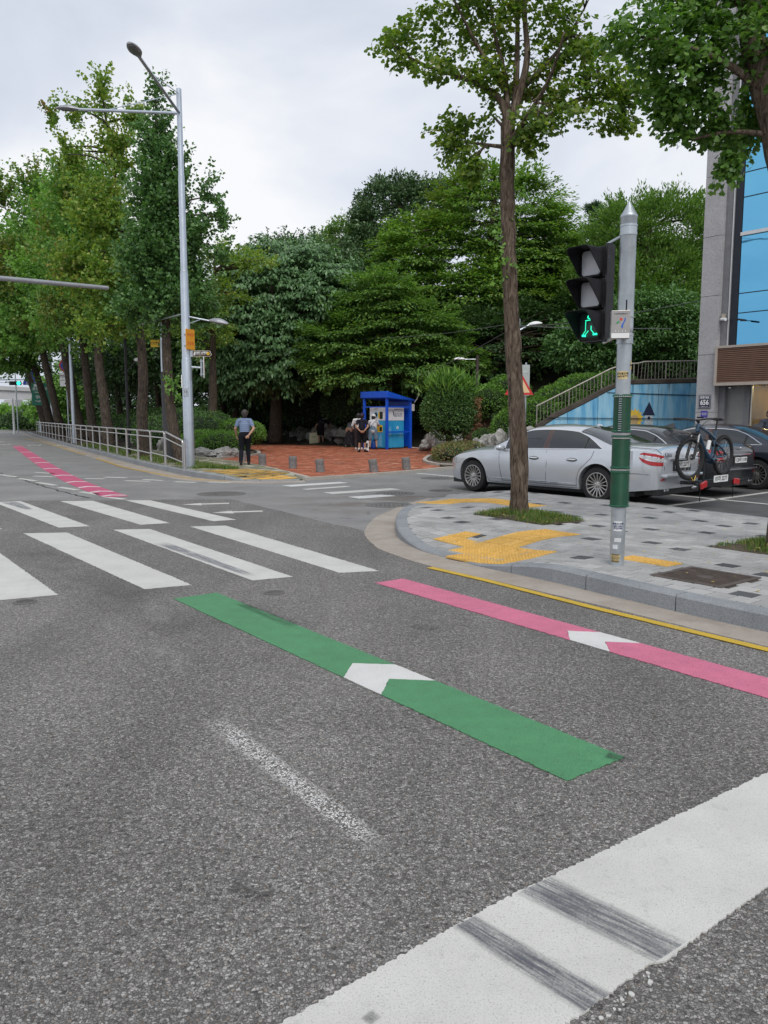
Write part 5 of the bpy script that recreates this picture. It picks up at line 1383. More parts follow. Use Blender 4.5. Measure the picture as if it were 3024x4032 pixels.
# trees far left beyond the road's bend
far = [(-31.3, 80, 'leafy tree seen between trunks at the end of the fence', 7.0), (-42, 96, 'pine-like tree left of the far traffic signal', 3.0), (-37.5, 92, 'conical dark tree behind the far green signal', 4.8), (-34, 90, 'dark tree behind the green road sign', 6.0), (-47, 98, 'tree at the left edge under the overpass', 2.6)]
for x, y, lb, h in far:
    park_tree('far_tree', lb, (x, y, 0), [(x, y, h * .55, (2.6, 2.0, h * .38)), (x - 1.2, y, h * .3, (2.8, 2.0, h * .25)), (x + .3, y, h * .85, (1.3, 1.2, h * .2))], M['lf_dark'] if 4 < h < 6.5 else M['lf_ginkgo_bright'], 300, 36, .3, .7, .2, .6, (.8, .2, .7), .4, .2)['group'] = 'trees beyond the bend of the road'
bush('shrub', 'bank of shrubs beyond the end of the road', [(-40 + i * 3.2, 88 - i * .6, 1.1, (2.2, 1.4, .8)) for i in range(5)], M['lf_under'], 9000, .24, 'shrub')
# ---- the wood closing the view behind the park
def wood(label, n, gen, mat, leaf):
    P = np.array([gen() for _ in range(n)]); O = unit(n); O[:, 1] = -np.abs(O[:, 1])
    P2, ax, nr, sz = spray_leaves(P, O, .9, 30, leaf, .25, .6, (.8, .3, .7), .35)
    o = leaf_object('woodland', P2, ax, nr, sz, mat, None); tag(o, label, 'woodland')
def gw1():
    x = random.uniform(-29, -3); y = 60 + (-x - 3) * .75 + random.uniform(-2, 5) - max(0, x + 12) * .5; return (x, y, random.uniform(.3, 7.5))
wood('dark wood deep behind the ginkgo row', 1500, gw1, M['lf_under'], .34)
def gw2():
    x = random.uniform(-6, 20); y = 54 + random.uniform(-2.5, 2.5) + max(0, x - 10) * -.5; return (x, y, hz(x, y) + random.uniform(-.2, 5.5))
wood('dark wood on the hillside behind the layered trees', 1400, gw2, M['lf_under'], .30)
# ================================================================== STEEL FENCE
fpath = [(-5.66, 22.5), (-6.62, 24.15), (-7.55, 25.85), (-8.5, 27.6), (-9.45, 29.35), (-10.4, 31.1), (-11.35, 32.85), (-12.3, 34.6), (-13.25, 36.4), (-14.2, 38.2), (-15.15, 40.0), (-16.1, 41.8), (-17.05, 43.6), (-18.0, 45.4), (-18.95, 47.2), (-19.9, 49.0), (-20.85, 50.8), (-21.8, 52.6), (-22.75, 54.4), (-23.7, 56.2), (-24.65, 58.0), (-25.6, 59.8), (-26.6, 61.7), (-27.6, 63.6)]
fence = thing('pedestrian_fence', 'stainless steel tube fence along the kerb under the ginkgos', 'fence', (-5.66, 22.5, 0))
f0 = V(-5.66, 22.5, 0)
for i in range(len(fpath) - 1):
    a = V(*fpath[i], 0) - f0; b = V(*fpath[i + 1], 0) - f0; d = (b - a).normalized(); g_ = d * .04
    a = a + g_; b = b - g_; zb = .12; h0 = .96 if i == 0 else 1.16; h1 = 1.16
    n = 8 if i < 12 else 6
    rc = .09; pts = [a + V(0, 0, zb), a + V(0, 0, h0 - rc)]
    for k in range(1, 5):
        th = pi / 2 * k / 4; pts.append(a + d * rc * (1 - cos(th)) + V(0, 0, h0 - rc + rc * sin(th)))
    for k in range(0, 5):
        th = pi / 2 * k / 4; pts.append(b - d * rc * (1 - sin(th)) + V(0, 0, h1 - rc + rc * cos(th)))
    pts.append(b + V(0, 0, zb))
    MB().tube(pts, .030, n).build('frame', M['steel'], fence, True)
    MB().tube([a + V(0, 0, h0 - .18), b + V(0, 0, h1 - .18)], .021, n).build('upper_rail', M['steel'], fence, True)
    MB().tube([a + V(0, 0, .44 + (h0 - 1.16) * .5), b + V(0, 0, .46)], .021, n).build('lower_rail', M['steel'], fence, True)
MB().tube([V(.06, -.12, .1), V(.06, -.12, .93)], .034, 10).build('end_post', M['steel'], fence, True)

# ================================================================== TALL STREET LAMP on the far corner
lx, ly = -5.60, 22.95
lamp = thing('street_lamp', 'tall galvanised street lamp with two long arms on the far corner', 'street lamp', (lx, ly, 0))
MB().lathe([(.205, .12), (.205, .15), (.15, .16), (.148, 1.0), (.142, 3.2), (.128, 3.25), (.112, 5.6), (.098, 5.7), (.086, 8.2), (.078, 8.25), (.070, 10.5), (.0, 10.54)], 20).build('pole', M['galv_new'], lamp, True)
for z in (5.65, 8.22, 3.22): MB().lathe([(.13 - (z - 3.2) * .012, -.03), (.14 - (z - 3.2) * .012, 0), (.13 - (z - 3.2) * .012, .03)], 16, Matrix.Translation((0, 0, z))).build('pole_band', M['galv_new'], lamp, True)
def lamp_head(parent, p, d, nm='lamp_head', L_=.62, W=.27, H=.10, mat='galv'):
    """flat luminaire at p pointing along d"""
    d = Vector(d).normalized(); s_ = d.cross(V(0, 0, 1)).normalized(); u = s_.cross(d)
    mb = MB(); n = 16; k = 9; vs = []; fs = []
    for i in range(k):
        t = i / (k - 1); wv = W / 2 * (math.sin(pi * (.12 + .80 * t)) ** .65) * (.5 + .5 * min(1, t * 3)); hv = H * (math.sin(pi * (.10 + .82 * t)) ** .8)
        for j in range(n):
            th = 2 * pi * j / n; y = cos(th) * wv; z = sin(th) * hv * (1.0 if sin(th) > 0 else .30)
            vs.append(Vector(p) + d * (t * L_) + s_ * y + u * z)
    for i in range(k - 1):
        for j in range(n): fs.append((i * n + j, i * n + (j + 1) % n, (i + 1) * n + (j + 1) % n, (i + 1) * n + j))
    fs += [tuple(range(n)), tuple((k - 1) * n + j for j in range(n))]
    h = mb.add(vs, fs).build(nm, M[mat], parent, True)
    c = Vector(p) + d * (L_ * .55) - u * (H * .31)
    MB().box(c, (L_ * .5, W * .55, .012), mat=frame(d, s_, u)).build('lamp_glass', M['lamp_glass'], h, False)
    return h
M['lamp_glass'] = simple('lamp_glass', (.16, .16, .165), .25, 0, .1)
M['lamp_grey'] = simple('lamp_grey', (.30, .31, .33), .45, .4, .1)
for end, nm in (((-2.85, .25, 10.06), 'a'), ((-.15, -3.1, 10.02), 'b')):
    e_ = V(*end); s_ = V(0, 0, 9.87); d = (e_ - s_)
    arm = MB().tube([s_, e_], .042, 10).build('arm', M['galv_new'], lamp, True)
    MB().tube([V(0, 0, 10.38), s_.lerp(e_, .74)], .014, 6).build('stay_rod', M['galv_new'], lamp)
    lamp_head(lamp, e_ - d.normalized() * .03, d, 'lamp_head', .66, .30, .10, 'lamp_grey')
# small path lamp on the other side
s_ = V(.11, 0, 4.42); e_ = V(.70, -.05, 4.30)
MB().tube([s_, e_], .022, 8).build('path_arm', M['galv_new'], lamp, True); MB().tube([V(.11, 0, 4.24), V(.42, -.02, 4.34)], .014, 6).build('stay_rod', M['galv_new'], lamp)
lamp_head(lamp, e_ - V(.02, 0, 0), (.55, -.05, -.10), 'path_lamp_head', .55, .24, .12, 'lamp_grey')
MB().box((-.13, -.1, 2.62), (.03, .03, .36), R(10)).build('antenna', M['white'], lamp, bevel=.004)
o = MB().box((-.02, -.145, 2.32), (.14, .03, .24)).build('number_plate', M['galv'], lamp, bevel=.004)
text('13', .10, (-.02, -.162, 2.32), (1, 0, 0), (0, 0, 1), M['black'], o, 'number', .001)

# ---- signs on that pole
M['orange'] = simple('orange_sign', (.72, .30, .012), .45, 0, .06)
M['red_print'] = simple('red_print', (.55, .03, .03), .5, 0, .05)
M['brown_sign'] = simple('brown_sign', (.045, .026, .016), .45, 0, .1)
M['yellow_sign'] = simple('yellow_sign', (.78, .50, .02), .45, 0, .06)
M['sign_green'] = simple('green_sign', (.0, .17, .095), .45, 0, .08)
M['sign_blue'] = simple('blue_sign', (.02, .06, .38), .45, 0, .08)
M['navy'] = simple('navy_plate', (.010, .016, .055), .35, 0, .08)
t = thing('warning_sign', 'orange rectangular sign strapped to the tall grey street lamp', 'sign', (lx + .13, ly - .14, 3.78))
rd = V(.42, -.9, 0).normalized(); nn_ = V(-.9, -.42, 0)
rd = V(.40, .92, 0).normalized(); nrm_ = V(rd.y, -rd.x, 0)
F_ = frame(rd, nrm_, V(0, 0, 1))
o = MB().box((0.02, 0, 0), (.40, .012, .56), mat=F_).build('panel', M['orange'], t, bevel=.004)
for s9, z9 in (('우회전', .12), ('신호등', -.12)): text(s9, .11, V(0.02, 0, z9) + nrm_ * .008, rd, (0, 0, 1), M['red_print'], o, 'lettering', .001)
for z in (-.16, .15): MB().box((-.08, .07, z), (.16, .2, .022)).build('strap', M['galv'], t)
t = thing('wayfinding_sign', 'brown arrow-shaped trail sign pointing right from the lamp pole', 'sign', (lx + .13, ly - .1, 3.39))
pts = [(0, -.085), (.54, -.085), (.60, -.03), (.56, .075), (.50, .085), (0, .085)]
o = MB().slab([(x, 0, z) for x, z in pts], (0, .03, 0)).build('panel', M['offwhite'], t)
pi2 = [(.07, -.076), (.535, -.076), (.588, -.028), (.552, .068), (.497, .076), (.07, .076)]
o2 = MB().slab([(x, -.004, z) for x, z in pi2], (0, .003, 0)).build('face', M['brown_sign'], t)
MB().slab([(0, -.0035, -.085), (.065, -.0035, -.085), (.065, -.0035, .085), (0, -.0035, .085)], (0, .003, 0)).build('end_plate', M['galv'], t)
text('안양천 산책로', .068, (.30, -.006, .022), (1, 0, 0), (0, 0, 1), M['white'], o2, 'lettering', .001, bold=.002)
text('Anyangcheon Stream Trail', .026, (.28, -.006, -.028), (1, 0, 0), (0, 0, 1), M['white'], o2, 'lettering', .001)
text('1.4km', .026, (.27, -.006, -.057), (1, 0, 0), (0, 0, 1), M['yellow_sign'], o2, 'lettering', .001)
MB().lathe([(.001, 0), (.042, 0), (.042, .004), (.001, .004)], 20, Matrix.Translation((.505, -.005, 0)) @ Matrix.Rotation(R(90), 4, 'X')).build('arrow_disc', M['yellow_sign'], o2)
MB().slab([(.505, -.011, .03), (.485, -.011, .004), (.498, -.011, .004), (.498, -.011, -.028), (.512, -.011, -.028), (.512, -.011, .004), (.525, -.011, .004)], (0, .002, 0)).build('arrow', M['brown_sign'], o2)
MB().lathe([(.001, 0), (.012, 0), (.012, .003), (.001, .003)], 10, Matrix.Translation((.115, -.005, .035)) @ Matrix.Rotation(R(90), 4, 'X')).build('walker_symbol', M['white'], o2)
MB().slab([(.10, -.006, .015), (.13, -.006, .015), (.135, -.006, -.05), (.12, -.006, -.05), (.115, -.006, -.015), (.11, -.006, -.05), (.095, -.006, -.05)], (0, .002, 0)).build('walker_symbol', M['white'], o2)
t = thing('edge_on_sign', 'narrow sign seen edge-on on a bracket below the brown trail sign', 'sign', (lx + .15, ly - .05, 3.0))
MB().tube([V(0, 0, .02), V(.26, -.02, .0)], .03, 8).build('bracket', M['galv_new'], t, True)
MB().tube([V(.28, -.02, -.24), V(.28, -.02, .24)], .03, 8).build('mount_tube', M['galv'], t, True)
for z in (-.18, .18): MB().box((.30, -.02, z), (.12, .08, .03)).build('clamp', M['galv'], t)
pn = MB().box((.345, -.02, 0.0), (.03, .55, .58), R(12.5)).build('panel', M['alu'], t, bevel=.004)
MB().box((.364, -.02, .03), (.004, .5, .40), R(12.5)).build('face', M['red_print'], pn)

# ================================================================== TRAFFIC SIGNAL ON THE NEAR PAVEMENT
px_, py_ = 2.365, 7.97; pz = zs(px_, py_)
pole = thing('signal_pole', 'galvanised signal pole with pointed cap and green wrapping on the near pavement', 'pole', (px_, py_, pz - .01))
MB().lathe([(.072, 0), (.072, 2.30), (.0725, 2.32), (.077, 2.33), (.077, 2.37), (.077, 3.40), (.082, 3.41), (.082, 3.425), (.073, 3.44), (.0, 3.57)], 32).build('tube', M['galv'], pole, True)
for z, r in ((2.26, .083), (3.29, .083)):
    MB().lathe([(r - .006, -.05), (r, -.05), (r, -.03), (r - .003, -.028), (r - .003, .028), (r, .03), (r, .05), (r - .006, .05)], 28, Matrix.Translation((0, 0, z))).build('collar', M['galv'], pole, True)
# wrapped anti-poster sleeves, ribbed, with laced edges
q = Mat('green_sleeve'); co = q.coord(); n_ = q.noise(co, 6, 6)
M['sleeve'] = q.bsdf(q.mix(q.ramp(q.noise(q.coord(False, (1, 1, .4)), 9, 6, .7), [(.52, 0.), (.75, .75)]), q.ramp(n_, [(.3, (.004, .052, .026)), (.7, (.008, .085, .043))]), (.045, .045, .030)), .55, 0, .4, q.bump(n_, .1, .01)).done()
M['sleeve_lace'] = simple('sleeve_lace', (.02, .115, .065), .5, 0, .3, 30)
for k, (z0, z1) in enumerate(((.60, .965), (.985, 1.315), (1.345, 1.72))):
    prof = []; nz = int((z1 - z0) / .0085)
    for i in range(nz * 2 + 1):
        prof.append((.0835 + (.0022 if i % 2 else 0) + .002 * (2 - k), z0 + (z1 - z0) * i / (nz * 2)))
    sl = MB().lathe([(.07, z0)] + prof + [(.07, z1)], 36).build('sleeve', M['sleeve'], pole, True)
    for z in (z0 + .012, z1 - .012):
        mb = MB()
        for j in range(30):
            a = 2 * pi * j / 30; mb.ell((.089 * cos(a), .089 * sin(a), z), (.0085, .0085, .012), 6, 4)
        mb.build('lacing', M['sleeve_lace'], sl, True)
    mb = MB(); a = R(-118) if k == 2 else R(-8)
    for j in range(int((z1 - z0) / .022)):
        mb.box((.092 * cos(a), .092 * sin(a), z0 + .02 + j * .022), (.012, .03, .008), a)
    mb.build('zip_lacing', M['galv'] if k == 2 else M['sleeve_lace'], sl)
for z in (1.33, 1.29, 1.70, .975):
    MB().lathe([(.088, -.008), (.092, -.007), (.092, .007), (.088, .008)], 30, Matrix.Translation((0, 0, z))).build('metal_band', M['steel'], pole, True)
MB().box((.098, -.01, 1.07), (.03, .05, .20)).build('junction_box', M['galv'], pole, bevel=.004)
def decal_on_pole(name, body, ang, z, wd, hh, base, ink, size, r=.0735, bold=0.0, lab=None, dark=False):
    """a sticker wrapped on the round pole"""
    mb = MB(); k = 8; vs = []; fs = []; th = wd / r
    for i in range(k + 1):
        a = ang - th / 2 + th * i / k
        vs += [(r * cos(a), r * sin(a), z - hh / 2), (r * cos(a), r * sin(a), z + hh / 2)]
    for i in range(k): fs.append((i * 2, i * 2 + 2, i * 2 + 3, i * 2 + 1))
    o = mb.add(vs, fs).build(name, base, pole, True)
    tx = text(body, size, (0, 0, 0), (1, 0, 0), (0, 1, 0), ink, o, 'lettering', .0005, bold=bold)
    me = tx.data
    for v in me.vertices:
        a = ang + v.co.x / r; rr = r + .0012 + v.co.z; z_ = z + v.co.y; v.co = (rr * cos(a), rr * sin(a), z_)
    me.update(); return o
M['sticker_y'] = simple('cream_sticker', (.62, .49, .24), .6, 0, .15, 20, dirt=.4, dirtc=(.3, .2, .08))
M['sticker_w'] = simple('white_sticker', (.66, .67, .68), .6, 0, .12, 20, dirt=.5, dirtc=(.25, .25, .25))
M['sticker_b'] = simple('brown_sticker', (.16, .12, .05), .6, 0, .25, 20)
M['ink_blue'] = simple('ink_blue', (.02, .03, .12), .6, 0, .1)
ca = math.atan2(-py_, -px_)
decal_on_pole('job_sticker', '강서필인력\n1662-8777', ca - .12, 1.905, .098, .078, M['sticker_y'], M['black'], .026, bold=.0006, r=.0745)
decal_on_pole('job_sticker', '일력', ca + 1.15, 2.0, .022, .085, M['sticker_y'], M['black'], .02, r=.0745)
decal_on_pole('job_sticker', '부동산 인력\n269-1404\n구인구직', ca - .02, .41, .085, .10, M['sticker_w'], M['ink_blue'], .023, bold=.0008, r=.0745)
decal_on_pole('torn_sticker', '인력', ca + .02, .27, .07, .04, M['sticker_w'], M['sticker_w'], .03, r=.0744)
decal_on_pole('torn_sticker', '', ca - .3, .20, .05, .045, M['sticker_w'], M['sticker_w'], .03, r=.0744)
decal_on_pole('job_sticker', '금강인력\n3-2023', ca - .25, .085, .082, .085, M['sticker_b'], M['sticker_y'], .030, bold=.0006, r=.0745)

# three-light head
hc = V(2.10, 8.30, 2.875); nb = V(-B.x, -B.y, 0).normalized(); tr_ = V(A.x, A.y, 0).normalized()     # faces across the road
sig = thing('traffic_signal', 'black three-light signal head with deep hoods and a green walking figure lit', 'traffic light', hc); sig.scale = (.92,) * 3
F3 = frame(tr_, -nb, V(0, 0, 1))     # x right, y into the head, z up
def loc(x, y, z): return F3 @ V(x, y, z)
M['lens_off'] = simple('clear_lens', (.60, .61, .64), .35, 0, .05, 300, .3, 400)
M['lens_green'] = simple('lens_dark_green', (.03, .07, .06), .3, 0, .1)
M['led_green'] = emit('led_green', (.02, 1.0, .55, 1), 1.6)
mbh = MB()
for k in range(3):
    z = (k - 1) * .338
    bm_ = MB().box(loc(0, .085, z), (.325, .14, .334), mat=F3).build('housing', M['black_plastic'], sig, bevel=.02)
    fr = MB()
    def rr(w_, h_, r_, n=5):
        p = []
        for cx, cz, a0 in ((w_ - r_, h_ - r_, 0), (-w_ + r_, h_ - r_, 90), (-w_ + r_, -h_ + r_, 180), (w_ - r_, -h_ + r_, 270)):
            for i in range(n + 1): a = R(a0 + 90 * i / n); p.append((cx + r_ * cos(a), cz + r_ * sin(a)))
        return p
    o_ = rr(.150, .152, .045); i_ = rr(.132, .134, .04); n = len(o_)
    vs = [loc(x, .014, zz + z) for x, zz in o_] + [loc(x, -.014, zz + z) for x, zz in o_] + [loc(x, -.014, zz + z) for x, zz in i_] + [loc(x, .014, zz + z) for x, zz in i_]
    fs = [(a * n + i, a * n + (i + 1) % n, (a + 1) * n + (i + 1) % n, (a + 1) * n + i) for a in range(3) for i in range(n)]
    bez = fr.add(vs, fs).build('bezel', M['black_plastic'], bm_, True)
    ln = rr(.131, .133, .04)
    mb = MB(); nl = len(ln); rings = [1, .8, .5, .2]; vs = []
    for i, s_ in enumerate(rings): vs += [loc(x * s_, .004 - .018 * (1 - s_ * s_), zz * s_ + z) for x, zz in ln]
    vs.append(loc(0, -.014, z)); fs = [(a * nl + i, a * nl + (i + 1) % nl, (a + 1) * nl + (i + 1) % nl, (a + 1) * nl + i) for a in range(3) for i in range(nl)] + [(3 * nl + i, 3 * nl + (i + 1) % nl, 4 * nl) for i in range(nl)]
    lens = mb.add(vs, fs).build('lens', M['lens_off'] if k else M['lens_green'], bm_, 2)
    if k == 0:
        mb = MB(); dots = []
        def line(p, q, m):
            for i in range(m): t_ = i / (m - 1); dots.append((p[0] + (q[0] - p[0]) * t_, p[1] + (q[1] - p[1]) * t_))
        for a in np.linspace(0, 2 * pi, 13)[:-1]: dots.append((.018 * cos(a) + .0, .092 + .018 * sin(a)))
        line((-.045, .055), (-.045, -.055), 9); line((-.045, .055), (.04, .06), 7); line((.04, .06), (.07, .0), 6); line((-.045, -.055), (-.085, -.10), 5); line((-.085, -.10), (-.05, -.108), 4); line((.03, -.01), (.03, -.05), 5); line((.03, -.05), (.075, -.098), 6); line((.075, -.098), (.105, -.094), 4); line((-.05, -.10), (-.01, -.06), 5)
        for r_ in (0, 1):
            line((-.088, -.101 - .010 * r_), (-.045, -.106 - .010 * r_), 5); line((.06, -.096 - .010 * r_), (.108, -.096 - .010 * r_), 5)
        for x, zz in dots: mb.ell(loc(x, -.012, zz + z), (.0055, .0055, .0055), 6, 4)
        mb.build('walking_figure', M['led_green'], lens)
    # hood: open below, deep at the top
    ho = rr(.150, .152, .05, 6); k_ = len(ho); vs = []; fs = []
    idx = [i for i in range(k_) if True]
    for i, (x, zz) in enumerate(ho):
        dep = .02 + .29 * smooth01((zz + .135) / .24)
        dep = .015 + .24 * max(0, min(1, (zz + .14) / .27))
        vs += [loc(x, -.012, zz + z), loc(x * 1.02, -dep, zz + z - .02 * dep), loc(x * .97, -dep, zz * .97 + z - .02 * dep), loc(x * .96, -.012, zz * .96 + z)]
    for i in range(k_):
        j = (i + 1) % k_
        if ho[i][1] < -.14 and ho[j][1] < -.14: continue
        for a in range(3): fs.append((i * 4 + a, j * 4 + a, j * 4 + a + 1, i * 4 + a + 1))
    MB().add(vs, fs).build('hood', M['black_plastic'], bm_, True)
MB().box(loc(0, .162, 0), (.36, .02, 1.03), mat=F3).build('backplate', M['black_plastic'], sig, bevel=.004)
MB().box(loc(.175, .09, 0), (.03, .13, 1.05), mat=F3).build('side_channel', M['black_metal'], sig, bevel=.003)
for zz in (.52, -.53):
    p0 = loc(.13, .08, zz); p1 = V(px_, py_, 0) - hc; p1.z = zz - .03 if zz > 0 else zz + .03
    p1 = p1 - (p1 - p0).normalized() * .075; p1.z = (3.435 if zz > 0 else 2.40) - 2.875
    MB().tube([p0, p1], .018, 8, sx=1.0, sy=.6).build('bracket', M['galv'], sig, True)
# audible-signal control box
bx_ = thing('signal_box', 'small grey control box with a city emblem strapped to the signal pole', 'control box', (px_ - .10, py_ - .17, 2.515))
fx = V(.985, -.17, 0).normalized(); fy = V(.17, .985, 0)
FB = frame(fx, fy, V(0, 0, 1)); L2 = lambda x, y, z: FB @ V(x, y, z)
M['box_metal'] = simple('box_metal', (.36, .345, .33), .4, .4, .08)
bb = MB().box((0, 0, 0), (.175, .10, .265), mat=FB).build('case', M['box_metal'], bx_, bevel=.005)
MB().box(L2(0, -.0515, -.105), (.165, .003, .046), mat=FB).build('label_plate', M['white'], bb)
MB().tube([L2(.055, .01, .13), L2(.055, .01, .235)], .007, 8).build('antenna', M['black_plastic'], bx_, True)
text('시각장애인용음향신호기', .0125, L2(0, -.0525, .098), FB @ V(1, 0, 0), (0, 0, 1), M['black'], bb, 'lettering', .0006)
M['em_red'] = simple('emblem_red', (.62, .05, .03), .5, 0, .03); M['em_blue'] = simple('emblem_blue', (.02, .12, .50), .5, 0, .03); M['em_green'] = simple('emblem_green', (.03, .30, .10), .5, 0, .03)
el = thing; n = 14
MB().slab([L2(.003 + .013 * cos(2 * pi * i / n), -.0525, .048 + .013 * sin(2 * pi * i / n)) for i in range(n)], FB @ V(0, -.001, 0)).build('emblem_sun', M['em_red'], bb)
MB().slab([L2(x, -.0525, z) for x, z in ((.036, .062), (.045, .06), (.044, .035), (.03, .012), (.024, -.005), (.022, -.035), (.006, -.03), (.008, -.005), (.020, .015), (.032, .035))], FB @ V(0, -.001, 0)).build('emblem_river', M['em_blue'], bb)
MB().slab([L2(x, -.0525, z) for x, z in ((-.045, .008), (-.03, .03), (-.018, .033), (-.006, .015), (-.018, .018), (-.03, .008))], FB @ V(0, -.001, 0)).build('emblem_hill', M['em_green'], bb)
for i in range(4): MB().ell(L2(-.045 + .03 * i, -.052, -.066), (.006, .004, .006), 8, 6).build('bolt', M['chrome'], bb, True)
for z in (.09, -.09): MB().tube([L2(.06, .05, z)] + [V(.10, .17, z) + V(.08 * cos(a), .08 * sin(a), 0) for a in np.linspace(R(-120), R(60), 12)], .005, 6).build('strap', M['steel'], bx_)

# ================================================================== MAST ARM from the left, overhead
ma = thing('mast_arm', 'grey tapered mast arm reaching in from the left edge', 'mast arm', (-14.6, 17.6, 0))
e0 = V(-14.6, 17.6, 5.15); e1 = V(-7.9, 23.4, 5.28)
MB().tube([V(0, 0, 5.15), V(0, 0, 5.15).lerp(e1 - V(-14.6, 17.6, 0), .5), e1 - V(-14.6, 17.6, 0)], [.085, .07, .058], 14).build('arm', M['lamp_grey'], ma, True)
MB().lathe([(.14, 0), (.13, 3), (.11, 5.6), (0, 5.65)], 18).build('pole', M['galv'], ma, True)
MB().lathe([(.074, -.03), (.08, -.03), (.08, .03), (.074, .03)], 14, Matrix.Translation(V(0, 0, 5.2) + V(3.83, 3.31, .02)) @ V(.75, .66, 0).to_track_quat('Z', 'Y').to_matrix().to_4x4()).build('joint_ring', M['yellow_worn'], ma, True)

# ================================================================== BOLLARDS
M['stone_grey'] = granite('bollard_stone', (.15, .15, .15), (.21, .205, .20), .3, 60)
bl_ = [(-5.0, 28.15, 0, 0, 'half hidden behind the walking man'), (-3.98, 26.05, 0, 0, 'just right of the walking man'), (-2.8, 24.45, 0, 0, 'third from the left, standing upright'), (-1.82, 22.8, R(-5), 0, 'fourth from the left, tilted left'), (-.28, 22.8, R(-9), 0, 'leaning clearly left, second from the right'), (.68, 23.85, R(-6), 0, 'last on the right, tilted left')]
for x, y, tl, _, lb in bl_:
    o = MB().lathe([(.0, -.1), (.125, -.1), (.125, .215), (.118, .222), (.118, .234), (.125, .24), (.125, .258), (.118, .265), (.118, .277), (.125, .284), (.125, .36), (.118, .372), (.0, .376)], 28).build('bollard', M['stone_grey'], None, True)
    o.location = (x, y, .04); o.rotation_euler = (0, tl, 0)
    tag(o, 'short grey stone bollard, ' + lb, 'bollard', 'stone bollards along the plaza front')

# ================================================================== ROCKERIES
M['rock'] = (lambda q: (lambda co: q.bsdf(q.mix(q.ramp(q.noise(co, 4, 8, .7, 1.2), [(.42, 0.), (.62, .8)]), q.ramp(q.noise(co, 2, 5), [(.3, (.17, .165, .15)), (.7, (.32, .31, .29))]), (.52, .50, .48)), .9, 0, .25, q.bump(q.noise(co, 9, 8, .7), .8, .05)).done())(q.coord()))(Mat('rock'))
def rock_mesh(s, seed):
    bm = bmesh.new(); bmesh.ops.create_icosphere(bm, subdivisions=3, radius=1)
    for v in bm.verts:
        p = v.co.copy(); f = 1 + .45 * noise.noise(p * 1.1 + V(seed, 0, 0)) + .18 * noise.noise(p * 2.7 + V(0, seed, 0)) + .08 * noise.noise(p * 6 + V(0, 0, seed))
        q_ = p * f; q_ = V(round(q_.x * 3.2 + .3 * noise.noise(q_ * 2)) / 3.2 * .45 + q_.x * .55, round(q_.y * 3.2) / 3.2 * .4 + q_.y * .6, q_.z)
        v.co = V(q_.x * s[0], q_.y * s[1], q_.z * s[2])
    me = bpy.data.meshes.new('stone'); bm.to_mesh(me); bm.free(); me.materials.append(M['rock']); return me
def rockery(label, pts, s=(.4, .3, .3)):
    t = thing('rockery', label, 'rocks', (*pts[0][:2], 0))
    for i, p in enumerate(pts):
        k = p[3] if len(p) > 3 else 1
        me = rock_mesh((s[0] * k * random.uniform(.8, 1.3), s[1] * k * random.uniform(.8, 1.2), s[2] * k * random.uniform(.8, 1.25)), i * 7.3 + pts[0][0])
        o = bpy.data.objects.new('stone', me); COL.objects.link(o); o.parent = t; o.location = V(*p[:3]) - V(*pts[0][:2], 0); o.rotation_euler = (random.uniform(-.2, .2), random.uniform(-.2, .2), random.uniform(0, 6))
    return t
rockery('row of grey boulders at the foot of the low clipped azalea bush', [(-6.2, 30.75, .22, 1.15), (-6.8, 30.55, .2, .8), (-7.15, 31.0, .3, .7), (-7.55, 31.4, .18, .8), (-6.55, 30.5, .18, .6), (-7.9, 31.9, .28, .7), (-5.85, 31.2, .22, .8)], (.36, .28, .22))
rockery('rocks lining the hedge behind the steel fence', [(-9.0, 34.0, .3), (-9.6, 35.0, .35), (-10.3, 36.4, .35), (-10.9, 37.6, .4), (-12.0, 39.8, .35), (-13.2, 42.0, .4), (-8.4, 33.2, .3, .8)], (.4, .3, .36))
rockery('large rocks under the dark shrubs behind the man', [(-6.6, 51.2, .8, 1.5), (-7.8, 52.5, .6, 1.4), (-9.0, 54.5, .6, 1.4), (-5.6, 50.2, .5, 1.3), (-8.4, 53.2, .3, 1.2), (-10, 56, .6, 1.5), (-7.2, 51.4, .35, 1.0)], (.75, .5, .55))
rockery('rocks behind the benches and bending people', [(-4.6, 48.3, .5, 1.2), (-3.8, 47, .5, 1.1), (-3.0, 45.8, .5, 1.2), (-2.2, 44.2, .5, 1.1), (-1.3, 42.9, .5, 1.1), (-.2, 42.0, .5, 1.1), (-3.4, 46.5, 1.0, .9), (-5.2, 49.2, .45, 1.1)], (.6, .4, .5))
rockery('dark rocks between the kiosk and the topiary', [(2.4, 41.2, .4), (3.2, 40.6, .5), (3.9, 39.6, .4), (2.9, 41.5, .9, .9), (4.4, 38.4, .4), (1.9, 36.6, .3, .7)], (.55, .4, .42))
rockery('pale furrowed rocks behind the silver car bonnet', [(2.35, 36.2, .45, 1.1), (4.0, 31.0, .55), (4.45, 30.8, .6), (5.0, 30.6, .62), (5.5, 30.4, .7), (3.7, 31.6, .4, .8)], (.38, .3, .5))

# ================================================================== PARK FURNITURE
M['bench_dark'] = simple('dark_bench', (.028, .026, .025), .6, 0, .2)
def bench(x, y, rz, lab):
    t = thing('bench', lab, 'bench', (x, y, .05), rz)
    MB().box((0, 0, .44), (1.9, .5, .06)).build('seat', M['bench_dark'], t, bevel=.01)
    for sx in (-.75, .75):
        MB().box((sx, 0, .205), (.14, .4, .41)).build('leg', M['bench_dark'], t, bevel=.01)
bench(-5.1, 48.9, R(-62), 'dark slab bench left of the tote bag')
bench(-2.35, 43.4, R(-60), 'dark slab bench right of the bending woman')
